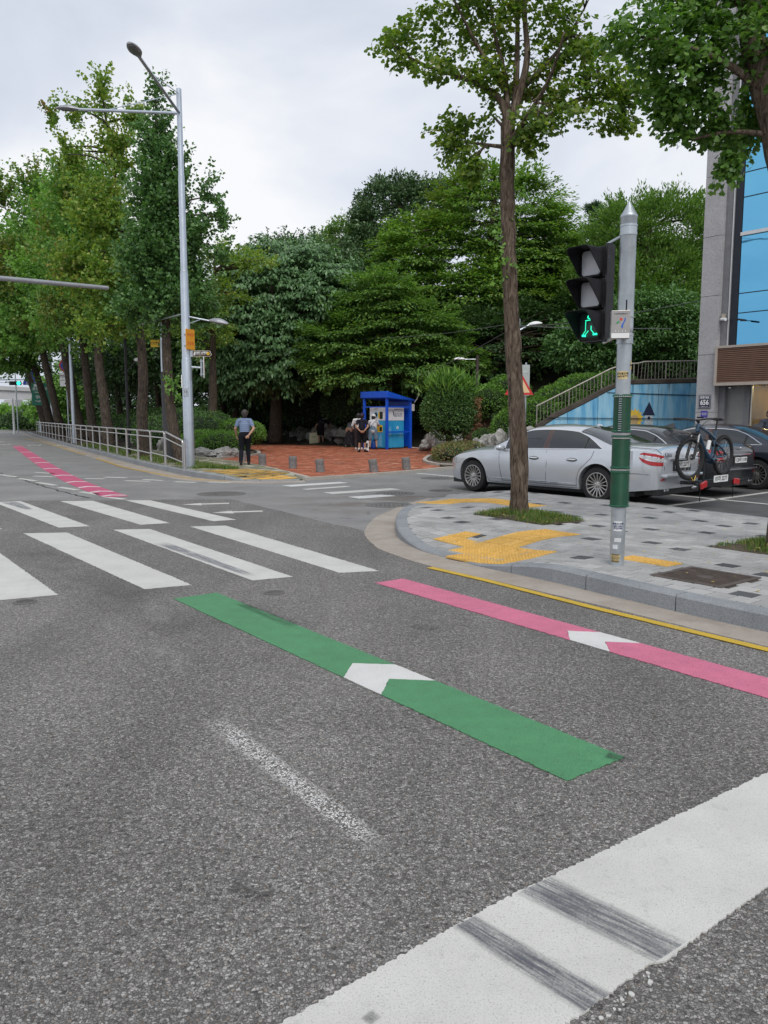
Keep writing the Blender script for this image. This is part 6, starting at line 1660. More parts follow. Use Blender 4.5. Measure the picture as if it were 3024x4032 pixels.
# CCTV pole and grey pole behind the fence
t = thing('utility_pole', 'grey pole with dark lower half standing between the first two ginkgo trunks', 'pole', (-7.25, 26.9, .1))
MB().lathe([(.19, 0), (.185, 3.0)], 18).build('lower_sleeve', M['brown_grey'] if 'brown_grey' in M else M['lamp_grey'], t, True)
MB().lathe([(.175, 3.0), (.16, 6.0), (0, 6.02)], 18).build('upper_tube', M['galv_new'], t, True)
t.children[0].data.materials[0] = simple('dark_sleeve', (.05, .05, .055), .7, 0, .15)
t = thing('cctv_sign', 'small yellow CCTV sign beside the grey utility pole', 'sign', (-7.55, 26.75, 4.02))
o = MB().box((0, 0, 0), (.30, .015, .24)).build('panel', M['yellow_sign'], t, bevel=.004)
text('CCTV', .105, (0, -.009, 0), (1, 0, 0), (0, 0, 1), M['black'], o, 'lettering', .001, bold=.002)
t = thing('camera_mast', 'slim dark mast with a thin horizontal boom between trunks', 'mast', (-9.9, 31.0, .1))
MB().lathe([(.06, 0), (.05, 4.9), (0, 4.92)], 10).build('mast', M['black_metal'], t, True)
MB().tube([V(0, 0, 4.85), V(4.1, -7.6, 4.45)], .022, 6).build('boom', M['galv'], t, True)
hd = MB().ell((.62, -.5, 3.65), (.16, .10, .07), 12, 8).build('flood_lamp', M['white'], t, True)
MB().tube([V(0, 0, 3.2), V(.5, -.4, 3.6)], .02, 6).build('lamp_arm', M['black_metal'], t)
# slim brown lamp by the topiary
t = thing('park_lamp', 'slim brown lamp post with a white head behind the topiary', 'street lamp', (4.29, 37.1, 0))
MB().lathe([(.13, 0), (.12, 1.2), (.085, 1.25), (.075, 4.38), (0, 4.4)], 14).build('post', M['brown_pole'], t, True)
MB().tube([V(0, 0, 4.22), V(-.62, 0, 4.22)], .02, 8).build('arm', M['galv'], t, True); MB().tube(catmull([V(-.05, 0, 3.98), V(-.1, 0, 4.1), V(-.2, 0, 4.2)], 4), .012, 6).build('brace', M['brown_pole'], t)
lamp_head(t, V(-.58, 0, 4.22), (-1, 0, 0), 'lamp_head', .5, .24, .10, 'white')
t = thing('park_lamp', 'lamp head on a raised arm right of the slim ginkgo trunk', 'street lamp', (4.95, 30.0, 0))
MB().lathe([(.10, 0), (.08, 5.2), (0, 5.22)], 12).build('post', M['galv'], t, True)
MB().tube([V(0, 0, 4.75), V(.42, 0, 4.98)], .04, 8).build('arm', M['galv'], t, True)
lamp_head(t, V(.38, 0, 4.97), (1, 0, .12), 'lamp_head', .5, .24, .11, 'white')
# warning triangle and back of a board, both half hidden by the slim ginkgo
t = thing('triangle_sign', 'red and cream triangular warning sign half hidden by the slim ginkgo trunk', 'sign', (4.05, 24.6, 0))
MB().tube([V(.12, .05, 0), V(.12, .05, 3.0)], .03, 8).build('post', M['galv'], t, True)
o = MB().slab([(-.36, 0, 2.28), (.52, 0, 2.28), (.08, 0, 3.05)], (0, .012, 0)).build('panel', M['red_print'], t)
o2 = MB().slab([(-.25, -.004, 2.35), (.41, -.004, 2.35), (.08, -.004, 2.92)], (0, .003, 0)).build('face', M['yellow_cream'] if 'yellow_cream' in M else M['orange'], o)
o2.data.materials[0] = simple('sign_cream', (.72, .50, .28), .5, 0, .05)
MB().slab([(-.12, -.007, 2.40), (.0, -.007, 2.40), (.02, -.007, 2.52), (-.02, -.007, 2.56)], (0, .003, 0)).build('pictogram', M['black'], o2)
t = thing('board_sign', 'grey board seen from behind right of the slim ginkgo trunk', 'sign', (4.44, 25.2, 0))
MB().tube([V(0, .05, 0), V(0, .05, 3.3)], .03, 8).build('post', M['galv'], t, True)
o = MB().box((-.05, 0, 2.75), (.32, .015, .95)).build('panel', simple('board_back', (.42, .46, .44), .5, .2, .06), t, bevel=.004)
for z in (2.55, 3.0): MB().box((-.05, -.012, z), (.22, .012, .03)).build('bracket', M['alu'], o)
# overhead cables
def cable(label, pts, r=.014):
    o = MB().tube(catmull([V(*p) for p in pts], 10), r, 5).build('overhead_cable', M['cable'] if 'cable' in M else M['lamp_grey'], None, True); tag(o, label, 'cable')
M['cable'] = simple('cable_sheath', (.10, .11, .11), .6, 0, .1)
cable('thin overhead cable from the kiosk mast up past the slim ginkgo', [(1.62, 38.6, 3.5), (3.2, 35, 4.1), (5.0, 30.2, 5.0)])
cable('overhead cable running right behind the signal head', [(5.05, 30, 4.95), (6.6, 28.5, 4.7), (9.5, 26.8, 4.5)])
cable('overhead cable crossing the dark trees at lamp height', [(-1.4, 41, 5.5), (2, 36, 5.2), (5.0, 30, 5.05)], .01)
cable('second overhead cable rising to the building', [(5.05, 30, 4.9), (7.2, 28.4, 4.95), (9.8, 25.4, 5.2)], .01)

# ================================================================== RECYCLING KIOSK
M['kblue'] = simple('kiosk_blue', (.006, .085, .60), .38, 0, .08, 2)
M['mwhite'] = simple('machine_white', (.70, .72, .74), .35, 0, .04)
q = Mat('machine_blue'); co = q.coord(); sz_ = q.n('ShaderNodeSeparateXYZ'); q.l(co, sz_.inputs[0])
M['mblue'] = q.bsdf(q.mix(q.ramp(q.noise(co, 1.5, 2), [(.3, 0.), (.7, 1.)]), (.02, .30, .60), (.04, .37, .66)), .35, 0, .5).done()
M['mlight'] = simple('machine_light_blue', (.16, .42, .66), .35, 0, .08)
kx, ky = .14, 38.25; KF = frame((.707, .707, 0), (-.707, .707, 0), (0, 0, 1))      # x along the right side, y along the left (front) side
K = lambda x, y, z: KF @ V(x, y, z)
kio = thing('kiosk_shelter', 'blue metal shelter with sloping roof over the recycling machine', 'shelter', (kx, ky, .05))
SX, SY = 1.62, 1.55
def kroof(x): return 2.76 - .20 * x
pts = [(-.12, -.14), (SX + .22, -.14), (SX + .22, SY + .18), (-.12, SY + .18)]
top = [K(x, y, kroof(x) - .02) for x, y in pts]; bot = [K(x, y, 2.42 if x < 1 else 2.33) for x, y in pts]
bot = [K(-.12, -.14, 2.44), K(SX + .22, -.14, 2.31), K(SX + .22, SY + .18, 2.31), K(-.12, SY + .18, 2.44)]
MB().add(top + bot, [(0, 1, 2, 3), (7, 6, 5, 4), (0, 4, 5, 1), (1, 5, 6, 2), (2, 6, 7, 3), (3, 7, 4, 0)]).build('roof', M['kblue'], kio, bevel=.03)
for x, y, s_ in ((0, 0, .11), (SX, 0, .13), (0, SY, .11), (SX, SY, .11)):
    MB().box(K(x, y, 1.22), (s_, s_, 2.44 - .0), mat=KF).build('post', M['kblue'], kio, bevel=.01)
for z in (2.02, .82): MB().box(K(SX / 2, -.0, z), (SX - .12, .05, .07), mat=KF).build('side_rail', M['kblue'], kio)
for z in (2.02,): MB().box(K(.0, SY / 2, z), (.05, SY - .11, .05), mat=KF).build('front_rail', M['kblue'], kio)
MB().box(K(SX, SY / 2, 1.2), (.03, SY - .12, 2.2), mat=KF).build('back_panel', M['kblue'], kio)
MB().tube(catmull([K(SX + .2, -.1, 2.25), K(SX + .42, -.12, 2.55), K(SX + .5, -.15, 3.1), K(SX + .52, -.15, 3.52), K(SX + .46, -.15, 3.6), K(SX + .42, -.15, 3.45)], 6), .022, 6).build('cable_conduit', M['offwhite'], kio, True)
MB().box(K(SX + .12, -.05, 2.0), (.16, .12, .34), mat=KF).build('meter_box', M['offwhite'], kio, bevel=.01)
MB().tube(catmull([K(SX, -.1, .06), K(SX + .3, -.3, .02), K(SX + .65, -.2, .02), K(SX + .9, 0, .03)], 6), .015, 5).build('floor_cable', M['offwhite'], kio)
# the machine inside
mach = thing('recycling_machine', 'blue and white bottle recycling machine inside the blue shelter', 'vending machine', (kx, ky, .05))
x0, x1, y0, y1 = .14, 1.32, .16, 1.30
MB().box(K((x0 + x1) / 2, (y0 + y1) / 2, 1.0), (x1 - x0 - .02, y1 - y0 - .02, 1.9), mat=KF).build('body', M['mblue'], mach, bevel=.03)
for nm, a, b, c, d, mt in (('side_door_lower', x0 + .42, x1, .06, 1.36, 'mblue'), ('side_door_upper', x0 + .42, x1, 1.37, 2.02, 'mwhite'), ('side_panel_lower', x0, x0 + .40, .06, 1.36, 'mblue'), ('side_panel_upper', x0, x0 + .40, 1.37, 2.02, 'mwhite')):
    MB().box(K((a + b) / 2, y0 - .012, (c + d) / 2), (b - a, .03, d - c), mat=KF).build(nm, M[mt], mach, bevel=.01)
for nm, c, d, mt in (('front_lower', .06, 1.36, 'mblue'), ('front_upper', 1.37, 2.02, 'mwhite')):
    MB().box(K(x0 - .012, (y0 + y1) / 2, (c + d) / 2), (.03, y1 - y0, d - c), mat=KF).build(nm, M[mt], mach, bevel=.02)
def disc(x, y, z, r, mt, nm, nrm, par, n=20, th=.012):
    nrm = Vector(nrm).normalized(); Mx = nrm.to_track_quat('Z', 'Y').to_matrix().to_4x4(); Mx.translation = K(x, y, z)
    return MB().lathe([(.001, th), (r * .96, th), (r, th * .6), (r, 0)], n, Mx).build(nm, M[mt] if isinstance(mt, str) else mt, par, True)
fn = KF @ V(-1, 0, 0); sn = KF @ V(0, -1, 0)
up_ = KF @ V(0, -1, 0); sr = KF @ V(1, 0, 0)
disc(x0 - .027, .86, 1.64, .155, M['lf_ring'] if 'lf_ring' in M else 'mlight', 'slot_ring', fn, mach)
disc(x0 - .040, .86, 1.64, .105, 'black', 'bottle_slot', fn, mach)
MB().box(K(x0 - .03, .50, 1.62), (.02, .20, .34), mat=KF).build('screen', M['black'], mach)
MB().box(K(x0 - .03, .66, 1.62), (.012, .09, .26), mat=KF).build('notice', M['yellow_sign'], mach)
nb_ = MB().box(K(x0 - .03, .66, .98), (.012, .50, .34), mat=KF).build('notice', M['yellow_sign'], mach)
MB().box(K(x0 - .038, .52, .96), (.006, .17, .20), mat=KF).build('notice_picture', M['black'], nb_)
text('이용안내', .075, K(x0 - .04, .70, 1.11), up_, (0, 0, 1), M['black'], nb_, 'lettering', .001)
for i in range(4): MB().box(K(x0 - .037, .76, 1.04 - i * .05), (.003, .22, .014), mat=KF).build('notice_line', M['brown_sign'], nb_)
text('순환자원', .065, K(x0 - .03, .85, 1.93), up_, (0, 0, 1), M['black'], mach, 'lettering', .001)
text('페트병과 캔을\n재활용 해주세요', .095, K(.90, y0 - .03, 1.63), sr, (0, 0, 1), M['ink_blue'], mach, 'lettering', .001)
text('순환자원 회수로봇', .07, K(.90, y0 - .03, 1.90), sr, (0, 0, 1), M['black'], mach, 'lettering', .001)
disc(.86, y0 - .028, .96 + .06, .075, 'white', 'emblem_disc', sn, mach)
disc(.86, y0 - .040, .96 + .06, .035, 'mlight', 'emblem_centre', sn, mach)
MB().box(K(x0 + .44, y0 - .032, 1.72), (.03, .012, .2), mat=KF).build('door_lock', M['black'], mach)
# printed bottles and lower tint
bt = [(0, 0), (.07, 0), (.075, .30), (.03, .42), (.03, .48), (-.03, .48), (-.03, .42), (-.075, .30), (-.07, 0)]
for cx, cz, s_, face in ((x0 + .2, .62, 1.0, 's'), (1.05, .55, .55, 's'), (1.18, .55, .5, 's')):
    MB().slab([K(cx + x * s_, y0 - .029, cz + z * s_) for x, z in bt], sn * .002).build('printed_bottle', M['mlight'], mach)
for cy, cz, s_ in ((.80, .10, 1.6), (.55, .14, 1.3)):
    MB().slab([K(x0 - .029, cy + x * s_, cz + z * s_) for x, z in bt], fn * .002).build('printed_bottle', M['mlight'], mach)

# ================================================================== BLUE MURAL WALL AND STAIR RAILING
q = Mat('mural_blue'); co = q.coord()
st = q.noise(q.coord(False, (3.0, 1, .35)), 1.6, 6, .6, .4)
col = q.ramp(st, [(.30, (.08, .28, .52)), (.45, (.17, .44, .65)), (.58, (.32, .56, .70)), (.72, (.12, .37, .60))])
col = q.mix(q.ramp(q.noise(co, 4, 7, .7), [(.55, 0.), (.75, .45)]), col, (.36, .50, .56))
xz = q.n('ShaderNodeSeparateXYZ'); q.l(co, xz.inputs[0])
drip = q.noise(q.coord(False, (5, 1, .25)), 1.8, 6, .7)
dm = q.math('MULTIPLY', q.ramp(drip, [(.45, 0.), (.6, .8)]), q.ramp(xz.outputs[2], [(.0, 0.), (1., 0.)]))
col = q.mix(q.math('MULTIPLY', q.ramp(drip, [(.5, 0.), (.66, .7)]), q.ramp(q.math('MULTIPLY', xz.outputs[2], .36), [(.72, 0.), (.97, 1.)])), col, (.05, .055, .06))
M['mural'] = q.bsdf(col, .85, 0, .3, q.bump(q.noise(co, 30, 5), .2, .01)).done()
wall = thing('retaining_wall', 'concrete retaining wall painted with a blue mural beside the stairs', 'wall', (5.4, 28.2, 0))
wtop = [(0, 1.15), (.6, 1.55), (1.6, 2.05), (2.4, 2.48), (2.95, 2.72), (6.2, 2.80)]
def wz(x): return interp(x, [p[0] for p in wtop], [p[1] for p in wtop])
xs = [0, 1.05, 2.1, 3.15, 4.2, 5.25, 6.2]
for a, b in zip(xs, xs[1:]):
    mid = [p for p in wtop if a < p[0] < b]
    prof = [(a + .006, -.1), (b - .006, -.1), (b - .006, wz(b))] + [(p[0], p[1]) for p in mid[::-1]] + [(a + .006, wz(a))]
    MB().slab([(x, -.12 * x / 6.2, z) for x, z in prof], (0, .3, 0)).build('panel', M['mural'], wall)
M['earth_edge'] = simple('mossy_coping', (.055, .045, .035), .95, 0, .4, 4, .5, 20)
MB().tube([V(x, .1 - .12 * x / 6.2, z + .06) for x, z in wtop], .13, 7).build('coping', M['earth_edge'], wall, True)
M['sunflower'] = simple('mural_yellow', (.70, .48, .06), .8, 0, .15, 12); M['sunc'] = simple('mural_ochre', (.45, .32, .16), .8, 0, .15, 12)
M['mnavy'] = simple('mural_navy', (.012, .02, .06), .8, 0, .15); M['mpale'] = simple('mural_pale', (.50, .56, .58), .8, 0, .12, 12)
W_ = lambda x, z, d=.006: (x, -.12 * x / 6.2 - d, z)
MB().slab([W_(3.40 + (.34 if i % 2 else .25) * cos(2 * pi * i / 28) * .9, 1.55 + (.36 if i % 2 else .27) * sin(2 * pi * i / 28)) for i in range(28)], (0, .004, 0)).build('mural_sunflower', M['sunflower'], wall)
MB().slab([W_(3.38 + .15 * cos(2 * pi * i / 16), 1.5 + .18 * sin(2 * pi * i / 16), .010) for i in range(16)], (0, .004, 0)).build('mural_flower_heart', M['sunc'], wall)
MB().slab([W_(x, z) for x, z in ((3.74, 1.3), (4.04, 1.3), (4.02, 1.66), (3.76, 1.66))], (0, .004, 0)).build('mural_tower', M['mpale'], wall)
MB().slab([W_(x, z, .007) for x, z in ((3.66, 1.66), (4.10, 1.66), (3.88, 2.14))], (0, .004, 0)).build('mural_tower_roof', M['mnavy'], wall)
MB().slab([W_(3.89 + .05 * cos(2 * pi * i / 12), 1.57 + .06 * sin(2 * pi * i / 12), .010) for i in range(12)], (0, .004, 0)).build('mural_window', M['mnavy'], wall)
for z0, z1, a in ((1.58, 1.52, .3), (2.45, 2.33, 2.4)): MB().tube([V(a, -.05, z0), V(6.2, -.16, z1)], .014, 5).build('wall_cable', M['black_plastic'], wall)
# railing
M['rail'] = simple('railing_steel', (.30, .28, .24), .5, .4, .2, 8)
rl = thing('stair_railing', 'thin metal railing climbing the stairs above the blue mural wall', 'railing', (5.4, 28.35, 0))
tp_ = [(-.02, 1.98), (2.55, 3.28), (3.1, 3.46), (3.5, 3.47), (3.75, 3.53), (6.1, 3.56)]
bt_ = [(-.02, 1.05), (.3, 1.22), (2.55, 2.50), (3.1, 2.72), (6.1, 2.82)]
tz = lambda x: interp(x, [p[0] for p in tp_], [p[1] for p in tp_]); bz_ = lambda x: interp(x, [p[0] for p in bt_], [p[1] for p in bt_])
MB().tube([V(x, 0, z) for x, z in tp_], .028, 8).build('handrail', M['rail'], rl, True)
MB().tube([V(x, 0, z + .04) for x, z in bt_], .02, 6).build('bottom_rail', M['rail'], rl, True)
x = .0; i = 0
while x < 6.1:
    post = i % 9 == 0
    MB().tube([V(x, 0, bz_(x) - (.3 if post else -.04)), V(x + (.04 if 3.4 < x < 3.8 else 0), 0, tz(x))], .024 if post else .009, 6).build('post' if post else 'baluster', M['rail'], rl)
    x += .125; i += 1
# concrete steps behind the wall and wooden park steps
M['concrete'] = simple('old_concrete', (.22, .21, .195), .9, 0, .2, 3, .3, 30)
M['sleeper'] = simple('timber_step', (.10, .055, .032), .85, 0, .3, 6, .3, 30)
stp = thing('timber_steps', 'brown timber steps climbing the slope behind the topiary', 'stairs', (4.0, 34.0, 0))
for i in range(9): MB().box((.05 + .02 * i, i * .32, .12 + i * .17), (1.3, .34, .17)).build('step', M['sleeper'], stp, bevel=.01)
# ================================================================== BUILDING ON THE RIGHT
BO = V(9.70, 25.0, 0); BF = frame((A.x, A.y, 0), (B.x, B.y, 0), (0, 0, 1))
bd = thing('building', 'office building with granite column, blue glass wall and brown slatted sign band', 'building', BO)
X = lambda s, d, z: BF @ V(s, d, z)
def bbox(s0, s1, d0, d1, z0, z1, name, mat, par=bd, bevel=0):
    return MB().box(X((s0 + s1) / 2, (d0 + d1) / 2, (z0 + z1) / 2), (s1 - s0, d1 - d0, z1 - z0), mat=BF).build(name, mat, par, bevel=bevel)
zj = [0, 1.75, 3.5, 5.25, 7.0, 8.75, 10.5, 12.25, 14.0, 15.6]
for a, b in zip(zj, zj[1:]): bbox(0, .60, 0, .62, a + .006, b - .006, 'column_panel', M['granite'], bevel=.004)
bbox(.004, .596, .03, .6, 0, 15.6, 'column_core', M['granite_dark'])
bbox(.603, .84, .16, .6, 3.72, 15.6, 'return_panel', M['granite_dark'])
bbox(.842, .872, .13, .6, 3.72, 15.6, 'window_frame', M['alu'])
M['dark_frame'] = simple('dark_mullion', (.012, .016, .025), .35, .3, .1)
bbox(.874, 1.10, .18, .5, 3.72, 15.6, 'jamb', M['dark_frame'])
q = Mat('blue_glass'); co = q.coord()
M['bglass'] = q.bsdf((.15, .45, .68), .02, 1.0, .5, q.bump(q.noise(co, .45, 3), .05, .15)).done()
zr = [3.74, 4.68, 5.25, 6.95, 8.0, 8.7, 10.4, 11.5, 13.2, 15.6]
sc_ = [1.10, 2.30, 3.5, 4.7, 5.9]
for i, (a, b) in enumerate(zip(zr, zr[1:])):
    for s0, s1 in zip(sc_, sc_[1:]):
        bbox(s0 + .012, s1 - .012, .20, .23, a + .014, b - .014, 'pane', M['bglass'])
    thick = abs(b - 6.95) < .01
    bbox(1.10, 6.0, .12 if thick else .19, .26, b - (.05 if thick else .014), b + (.05 if thick else .014), 'transom', M['alu'] if thick else M['dark_frame'])
for s in sc_[1:]: bbox(s - .012, s + .012, .192, .24, 3.74, 15.6, 'mullion', M['dark_frame'])
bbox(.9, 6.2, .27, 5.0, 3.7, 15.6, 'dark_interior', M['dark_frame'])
# slatted sign band
M['slat'] = simple('brown_slat', (.16, .085, .055), .55, 0, .12, 5)
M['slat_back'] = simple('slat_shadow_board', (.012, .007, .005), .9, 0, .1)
M['beige_frame'] = simple('beige_frame', (.42, .36, .31), .5, .2, .06)
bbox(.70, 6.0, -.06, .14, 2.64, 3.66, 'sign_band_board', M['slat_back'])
bbox(.62, 6.0, -.12, .15, 3.66, 3.73, 'sign_frame', M['beige_frame']); bbox(.62, 6.0, -.12, .15, 2.55, 2.64, 'sign_frame', M['beige_frame']); bbox(.62, .70, -.118, .15, 2.64, 3.66, 'sign_frame', M['beige_frame'])
ns = 18; h = 1.02 / ns
for i in range(ns): bbox(.702, 5.99, -.095, -.061, 2.643 + i * h, 2.643 + i * h + h * .72, 'slat', M['slat'], bevel=.003)
# shopfront
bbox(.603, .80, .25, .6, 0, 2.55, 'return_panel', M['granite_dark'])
M['grey_panel'] = simple('grey_panel', (.25, .25, .245), .6, .1, .12, 1.2)
bbox(.80, 1.32, .42, .5, 0, 2.55, 'shop_panel', M['grey_panel'])
bbox(1.325, 1.50, .40, .52, 0, 2.55, 'shop_post', M['granite_dark'])
bbox(1.53, 1.56, .43, .5, 0, 2.55, 'door_frame', M['alu'])
q = Mat('shop_glass'); gl = q.n('ShaderNodeBsdfGlossy'); gl.inputs['Roughness'].default_value = .02; gl.inputs[0].default_value = (.9, .9, .9, 1)
tp_n = q.n('ShaderNodeBsdfTransparent'); tp_n.inputs[0].default_value = (.75, .76, .72, 1); ms_n = q.n('ShaderNodeMixShader'); ms_n.inputs[0].default_value = .07
q.l(tp_n.outputs[0], ms_n.inputs[1]); q.l(gl.outputs[0], ms_n.inputs[2]); q.l(ms_n.outputs[0], q.out.inputs[0]); M['shop_glass'] = q.done()
bbox(1.565, 5.9, .46, .47, .02, 2.53, 'shop_pane', M['shop_glass'])
M['shop_wall'] = simple('shop_ochre_wall', (.42, .27, .08), .7, 0, .2, 1.5)
bbox(1.5, 6.0, 2.2, 2.3, 0, 2.6, 'shop_back_wall', M['shop_wall']); bbox(1.5, 6.0, .48, 2.2, .0, .05, 'shop_floor', M['concrete'])
bbox(1.48, 1.52, .55, 2.2, 0, 2.6, 'shop_side_wall', M['shop_wall'])
bbox(1.5, 6.0, .6, 5.0, 2.56, 3.69, 'shop_ceiling', M['grey_panel']); bbox(-.01, 0.9, .63, 5, 0, 15.5, 'side_wall', M['granite_dark']); bbox(-.05, 6.2, .2, 5, 15.6, 15.9, 'parapet', M['granite'])
# ceiling strip lamp inside the shop
M['tube'] = emit('lit_tube', (1, .82, .45, 1), 45)
sl = thing('ceiling_lamp', 'warm strip lamp glowing inside the shop', 'lamp', BO + X(2.8, 1.2, 2.5))
MB().box((0, 0, 0), (1.6, .06, .03), mat=BF).build('tube', M['tube'], sl)
# address plates
ap = thing('address_plate', 'navy building number plate reading 656 on the granite column', 'sign', BO + X(.30, 0, 2.08))
p1 = MB().box(X(0, -.012, 0), (.40, .015, .42), mat=BF).build('plate', M['navy'], ap, bevel=.004)
for a, b, c, d in ((-.18, .18, .185, .192), (-.18, .18, -.192, -.185), (-.186, -.18, -.192, .192), (.18, .186, -.192, .192)):
    MB().box(X((a + b) / 2, -.021, (c + d) / 2), (b - a, .003, d - c), mat=BF).build('border', M['white'], p1)
tn = BF @ V(1, 0, 0)
text('656', .215, X(0, -.0215, -.03), tn, (0, 0, 1), M['white'], p1, 'number', .001, bold=.006, sx=.88)
text('공항대로', .085, X(0, -.0215, .12), tn, (0, 0, 1), M['white'], p1, 'lettering', .001, bold=.002)
text('Gonghang-daero', .036, X(0, -.0215, -.145), tn, (0, 0, 1), M['white'], p1, 'lettering', .001)
ap2 = thing('notice_plate', 'small purple-blue notice below the 656 plate', 'sign', BO + X(.30, 0, 1.70))
M['purple'] = simple('purple_plate', (.06, .045, .33), .45, 0, .06)
p2 = MB().box(X(0, -.008, 0), (.22, .008, .20), mat=BF).build('plate', M['purple'], ap2)
text('소방차전용\n주차금지', .042, X(0, -.014, 0), tn, (0, 0, 1), M['white'], p2, 'lettering', .0008)
cm = thing('security_camera', 'small security camera on the granite return above the brown band', 'camera', BO + X(.72, .1, 4.55))
MB().box(X(0, 0, .08), (.10, .08, .12), mat=BF).build('mount', M['beige_frame'], cm)
MB().tube([X(-.06, -.02, -.02), X(.14, -.14, -.04)], .045, 10).build('housing', M['white'], cm, True)
fl = thing('floodlight', 'small black floodlight on a stalk beside the blue glass', 'floodlight', BO + X(1.15, .12, 4.46))
MB().tube([X(0, 0, 0), X(.22, -.25, .0)], .012, 6).build('stalk', M['black_metal'], fl); MB().box(X(.30, -.30, -.03), (.22, .10, .05), mat=BF @ Matrix.Rotation(R(12), 3, 'Y')).build('lamp', M['black_metal'], fl)
# dome camera under the band
MB().ell(BO + X(.92, .3, 2.50), (.06, .06, .06), 10, 6).build('dome_camera', M['chrome'], None, True)
tag(bpy.data.objects['dome_camera'], 'small dome camera under the brown sign band', 'camera')

# ---- bicycle hanging inside the shop
def wheel_bike(parent, c, r, ax, tyre=.028, name='wheel', knob=True):
    """spoked wheel: c centre, ax axle direction"""
    Mx = Vector(ax).normalized().to_track_quat('Z', 'Y').to_matrix().to_4x4(); Mx.translation = c
    w_ = MB(); prof = [(r + tyre * cos(a) - tyre, tyre * .95 * sin(a)) for a in np.linspace(0, 2 * pi, 11)[:-1]]
    o = w_.lathe(prof, 44, Mx, closed=True).build(name, M['rubber'], parent, True)
    if knob:
        kn = MB()
        for i in range(66):
            a = 2 * pi * i / 66
            for zz in (-.6, 0, .6):
                off = (i % 2) * .5
                p = Mx @ V((r + tyre * .02 - abs(zz) * .006) * cos(a + off * .05), (r + tyre * .02 - abs(zz) * .006) * sin(a + off * .05), zz * tyre)
                kn.box(p, (.013, .011, .013), mat=Mx.to_3x3() @ Matrix.Rotation(a, 3, 'Z'))
        kn.build('tread', M['rubber'], o, kind='stuff')
    MB().lathe([(r - tyre * 2.0, -.014), (r - tyre * 2.35, -.011), (r - tyre * 2.35, .011), (r - tyre * 2.0, .014)], 40, Mx, closed=True).build('rim', M['black_metal'], o, True)
    sp = MB()
    for i in range(28):
        a = 2 * pi * i / 28; s_ = .028 if i % 2 else -.028
        sp.tube([Mx @ V(.02 * cos(a + .5), .02 * sin(a + .5), s_), Mx @ V((r - tyre * 2.3) * cos(a), (r - tyre * 2.3) * sin(a), 0)], .0013, 3, caps=False)
    sp.build('spokes', M['steel'], o, kind='stuff')
    MB().lathe([(.001, -.05), (.018, -.05), (.022, -.03), (.014, -.02), (.014, .02), (.022, .03), (.018, .05), (.001, .05)], 14, Mx).build('hub', M['black_metal'], o, True)
    MB().lathe([(.035, -.034), (.085, -.034), (.085, -.031), (.035, -.031)], 24, Mx, closed=True).build('brake_disc', M['steel'], o, True)
    return o
hb = thing('bicycle', 'mountain bike hung upright behind the shop glass', 'bicycle', BO + X(2.05, .9, 1.95))
wheel_bike(hb, V(0, 0, 0), .37, (B.x * .75 + A.x * .65, B.y * .75 + A.y * .65, 0), .026, knob=False)
M['gold'] = simple('gold_frame', (.55, .38, .05), .35, .3, .1)
for p_, q_, r_ in (((.05, 0, 0), (.62, .1, .42), .028), ((.62, .1, .42), (.95, .2, -.1), .03), ((.55, .1, .3), (.8, .15, -.35), .03), ((.8, .15, -.35), (.95, .2, -.1), .022)):
    MB().tube([X(*p_), X(*q_)], r_, 8).build('frame_tube', M['gold'], hb, True)
# potted plant under it
pp = thing('potted_plant', 'leafy potted plant inside the shop window', 'plant', BO + X(2.05, .85, .05))
MB().lathe([(.14, 0), (.19, .38), (.17, .38), (.15, .33)], 16).build('pot', M['grey_panel'], pp, True)
k = 160; d = unit(k); d[:, 2] = np.abs(d[:, 2]) + .2
leaf_object('foliage', np.array((0, 0, .45)) + d * rng.uniform(.05, .5, (k, 1)), d + unit(k) * .4, unit(k) + np.array((0, 0, .6)), rng.uniform(.15, .3, k), M['lf_under'], pp, 'diamond', .5)
mb = MB()
for i in range(8): a = i * .8; mb.tube([V(0, 0, .33), V(cos(a) * .2, sin(a) * .2, .8)], .01, 5)
mb.build('stem', M['bark_far'], pp)

# ================================================================== FAR LEFT: overpass, signals, signs
M['conc_pale'] = simple('pale_concrete', (.42, .42, .42), .85, 0, .12, .3)
ov = thing('overpass', 'pale concrete highway overpass at the far left', 'overpass', (-60, 104, 0))
P0 = V(-40, 0, 7.6); P1 = V(15.8, 11, 5.0)
d = (P1 - P0); nn_ = V(0, 1, 0)
MB().add([P0 + V(0, 0, -.2), P1 + V(0, 0, -.2), P1 + V(0, 0, -1.4), P0 + V(0, 0, -1.8), P0 + V(0, 8, -.2), P1 + V(0, 8, -.2), P1 + V(0, 8, -1.4), P0 + V(0, 8, -1.8)], [(0, 1, 2, 3), (4, 5, 6, 7), (0, 4, 5, 1), (3, 7, 6, 2), (1, 5, 6, 2), (0, 4, 7, 3)]).build('deck', M['conc_pale'], ov)
MB().add([P0 + V(0, -.3, -.2), P1 + V(0, -.3, -.2), P1 + V(0, -.3, .35), P0 + V(0, -.3, .35), P0 + V(0, 0, -.2), P1 + V(0, 0, -.2), P1 + V(0, 0, .35), P0 + V(0, 0, .35)], [(0, 1, 2, 3), (4, 5, 6, 7), (3, 2, 6, 7), (0, 1, 5, 4)]).build('parapet', M['conc_pale'], ov)
MB().tube([P0 + V(0, -.2, .85), P1 + V(0, -.2, .85)], .05, 6).build('guard_rail', M['galv'], ov)
for i in range(16): q_ = P0.lerp(P1, i / 15); MB().tube([q_ + V(0, -.2, .3), q_ + V(0, -.2, .85)], .04, 5).build('rail_post', M['galv'], ov)
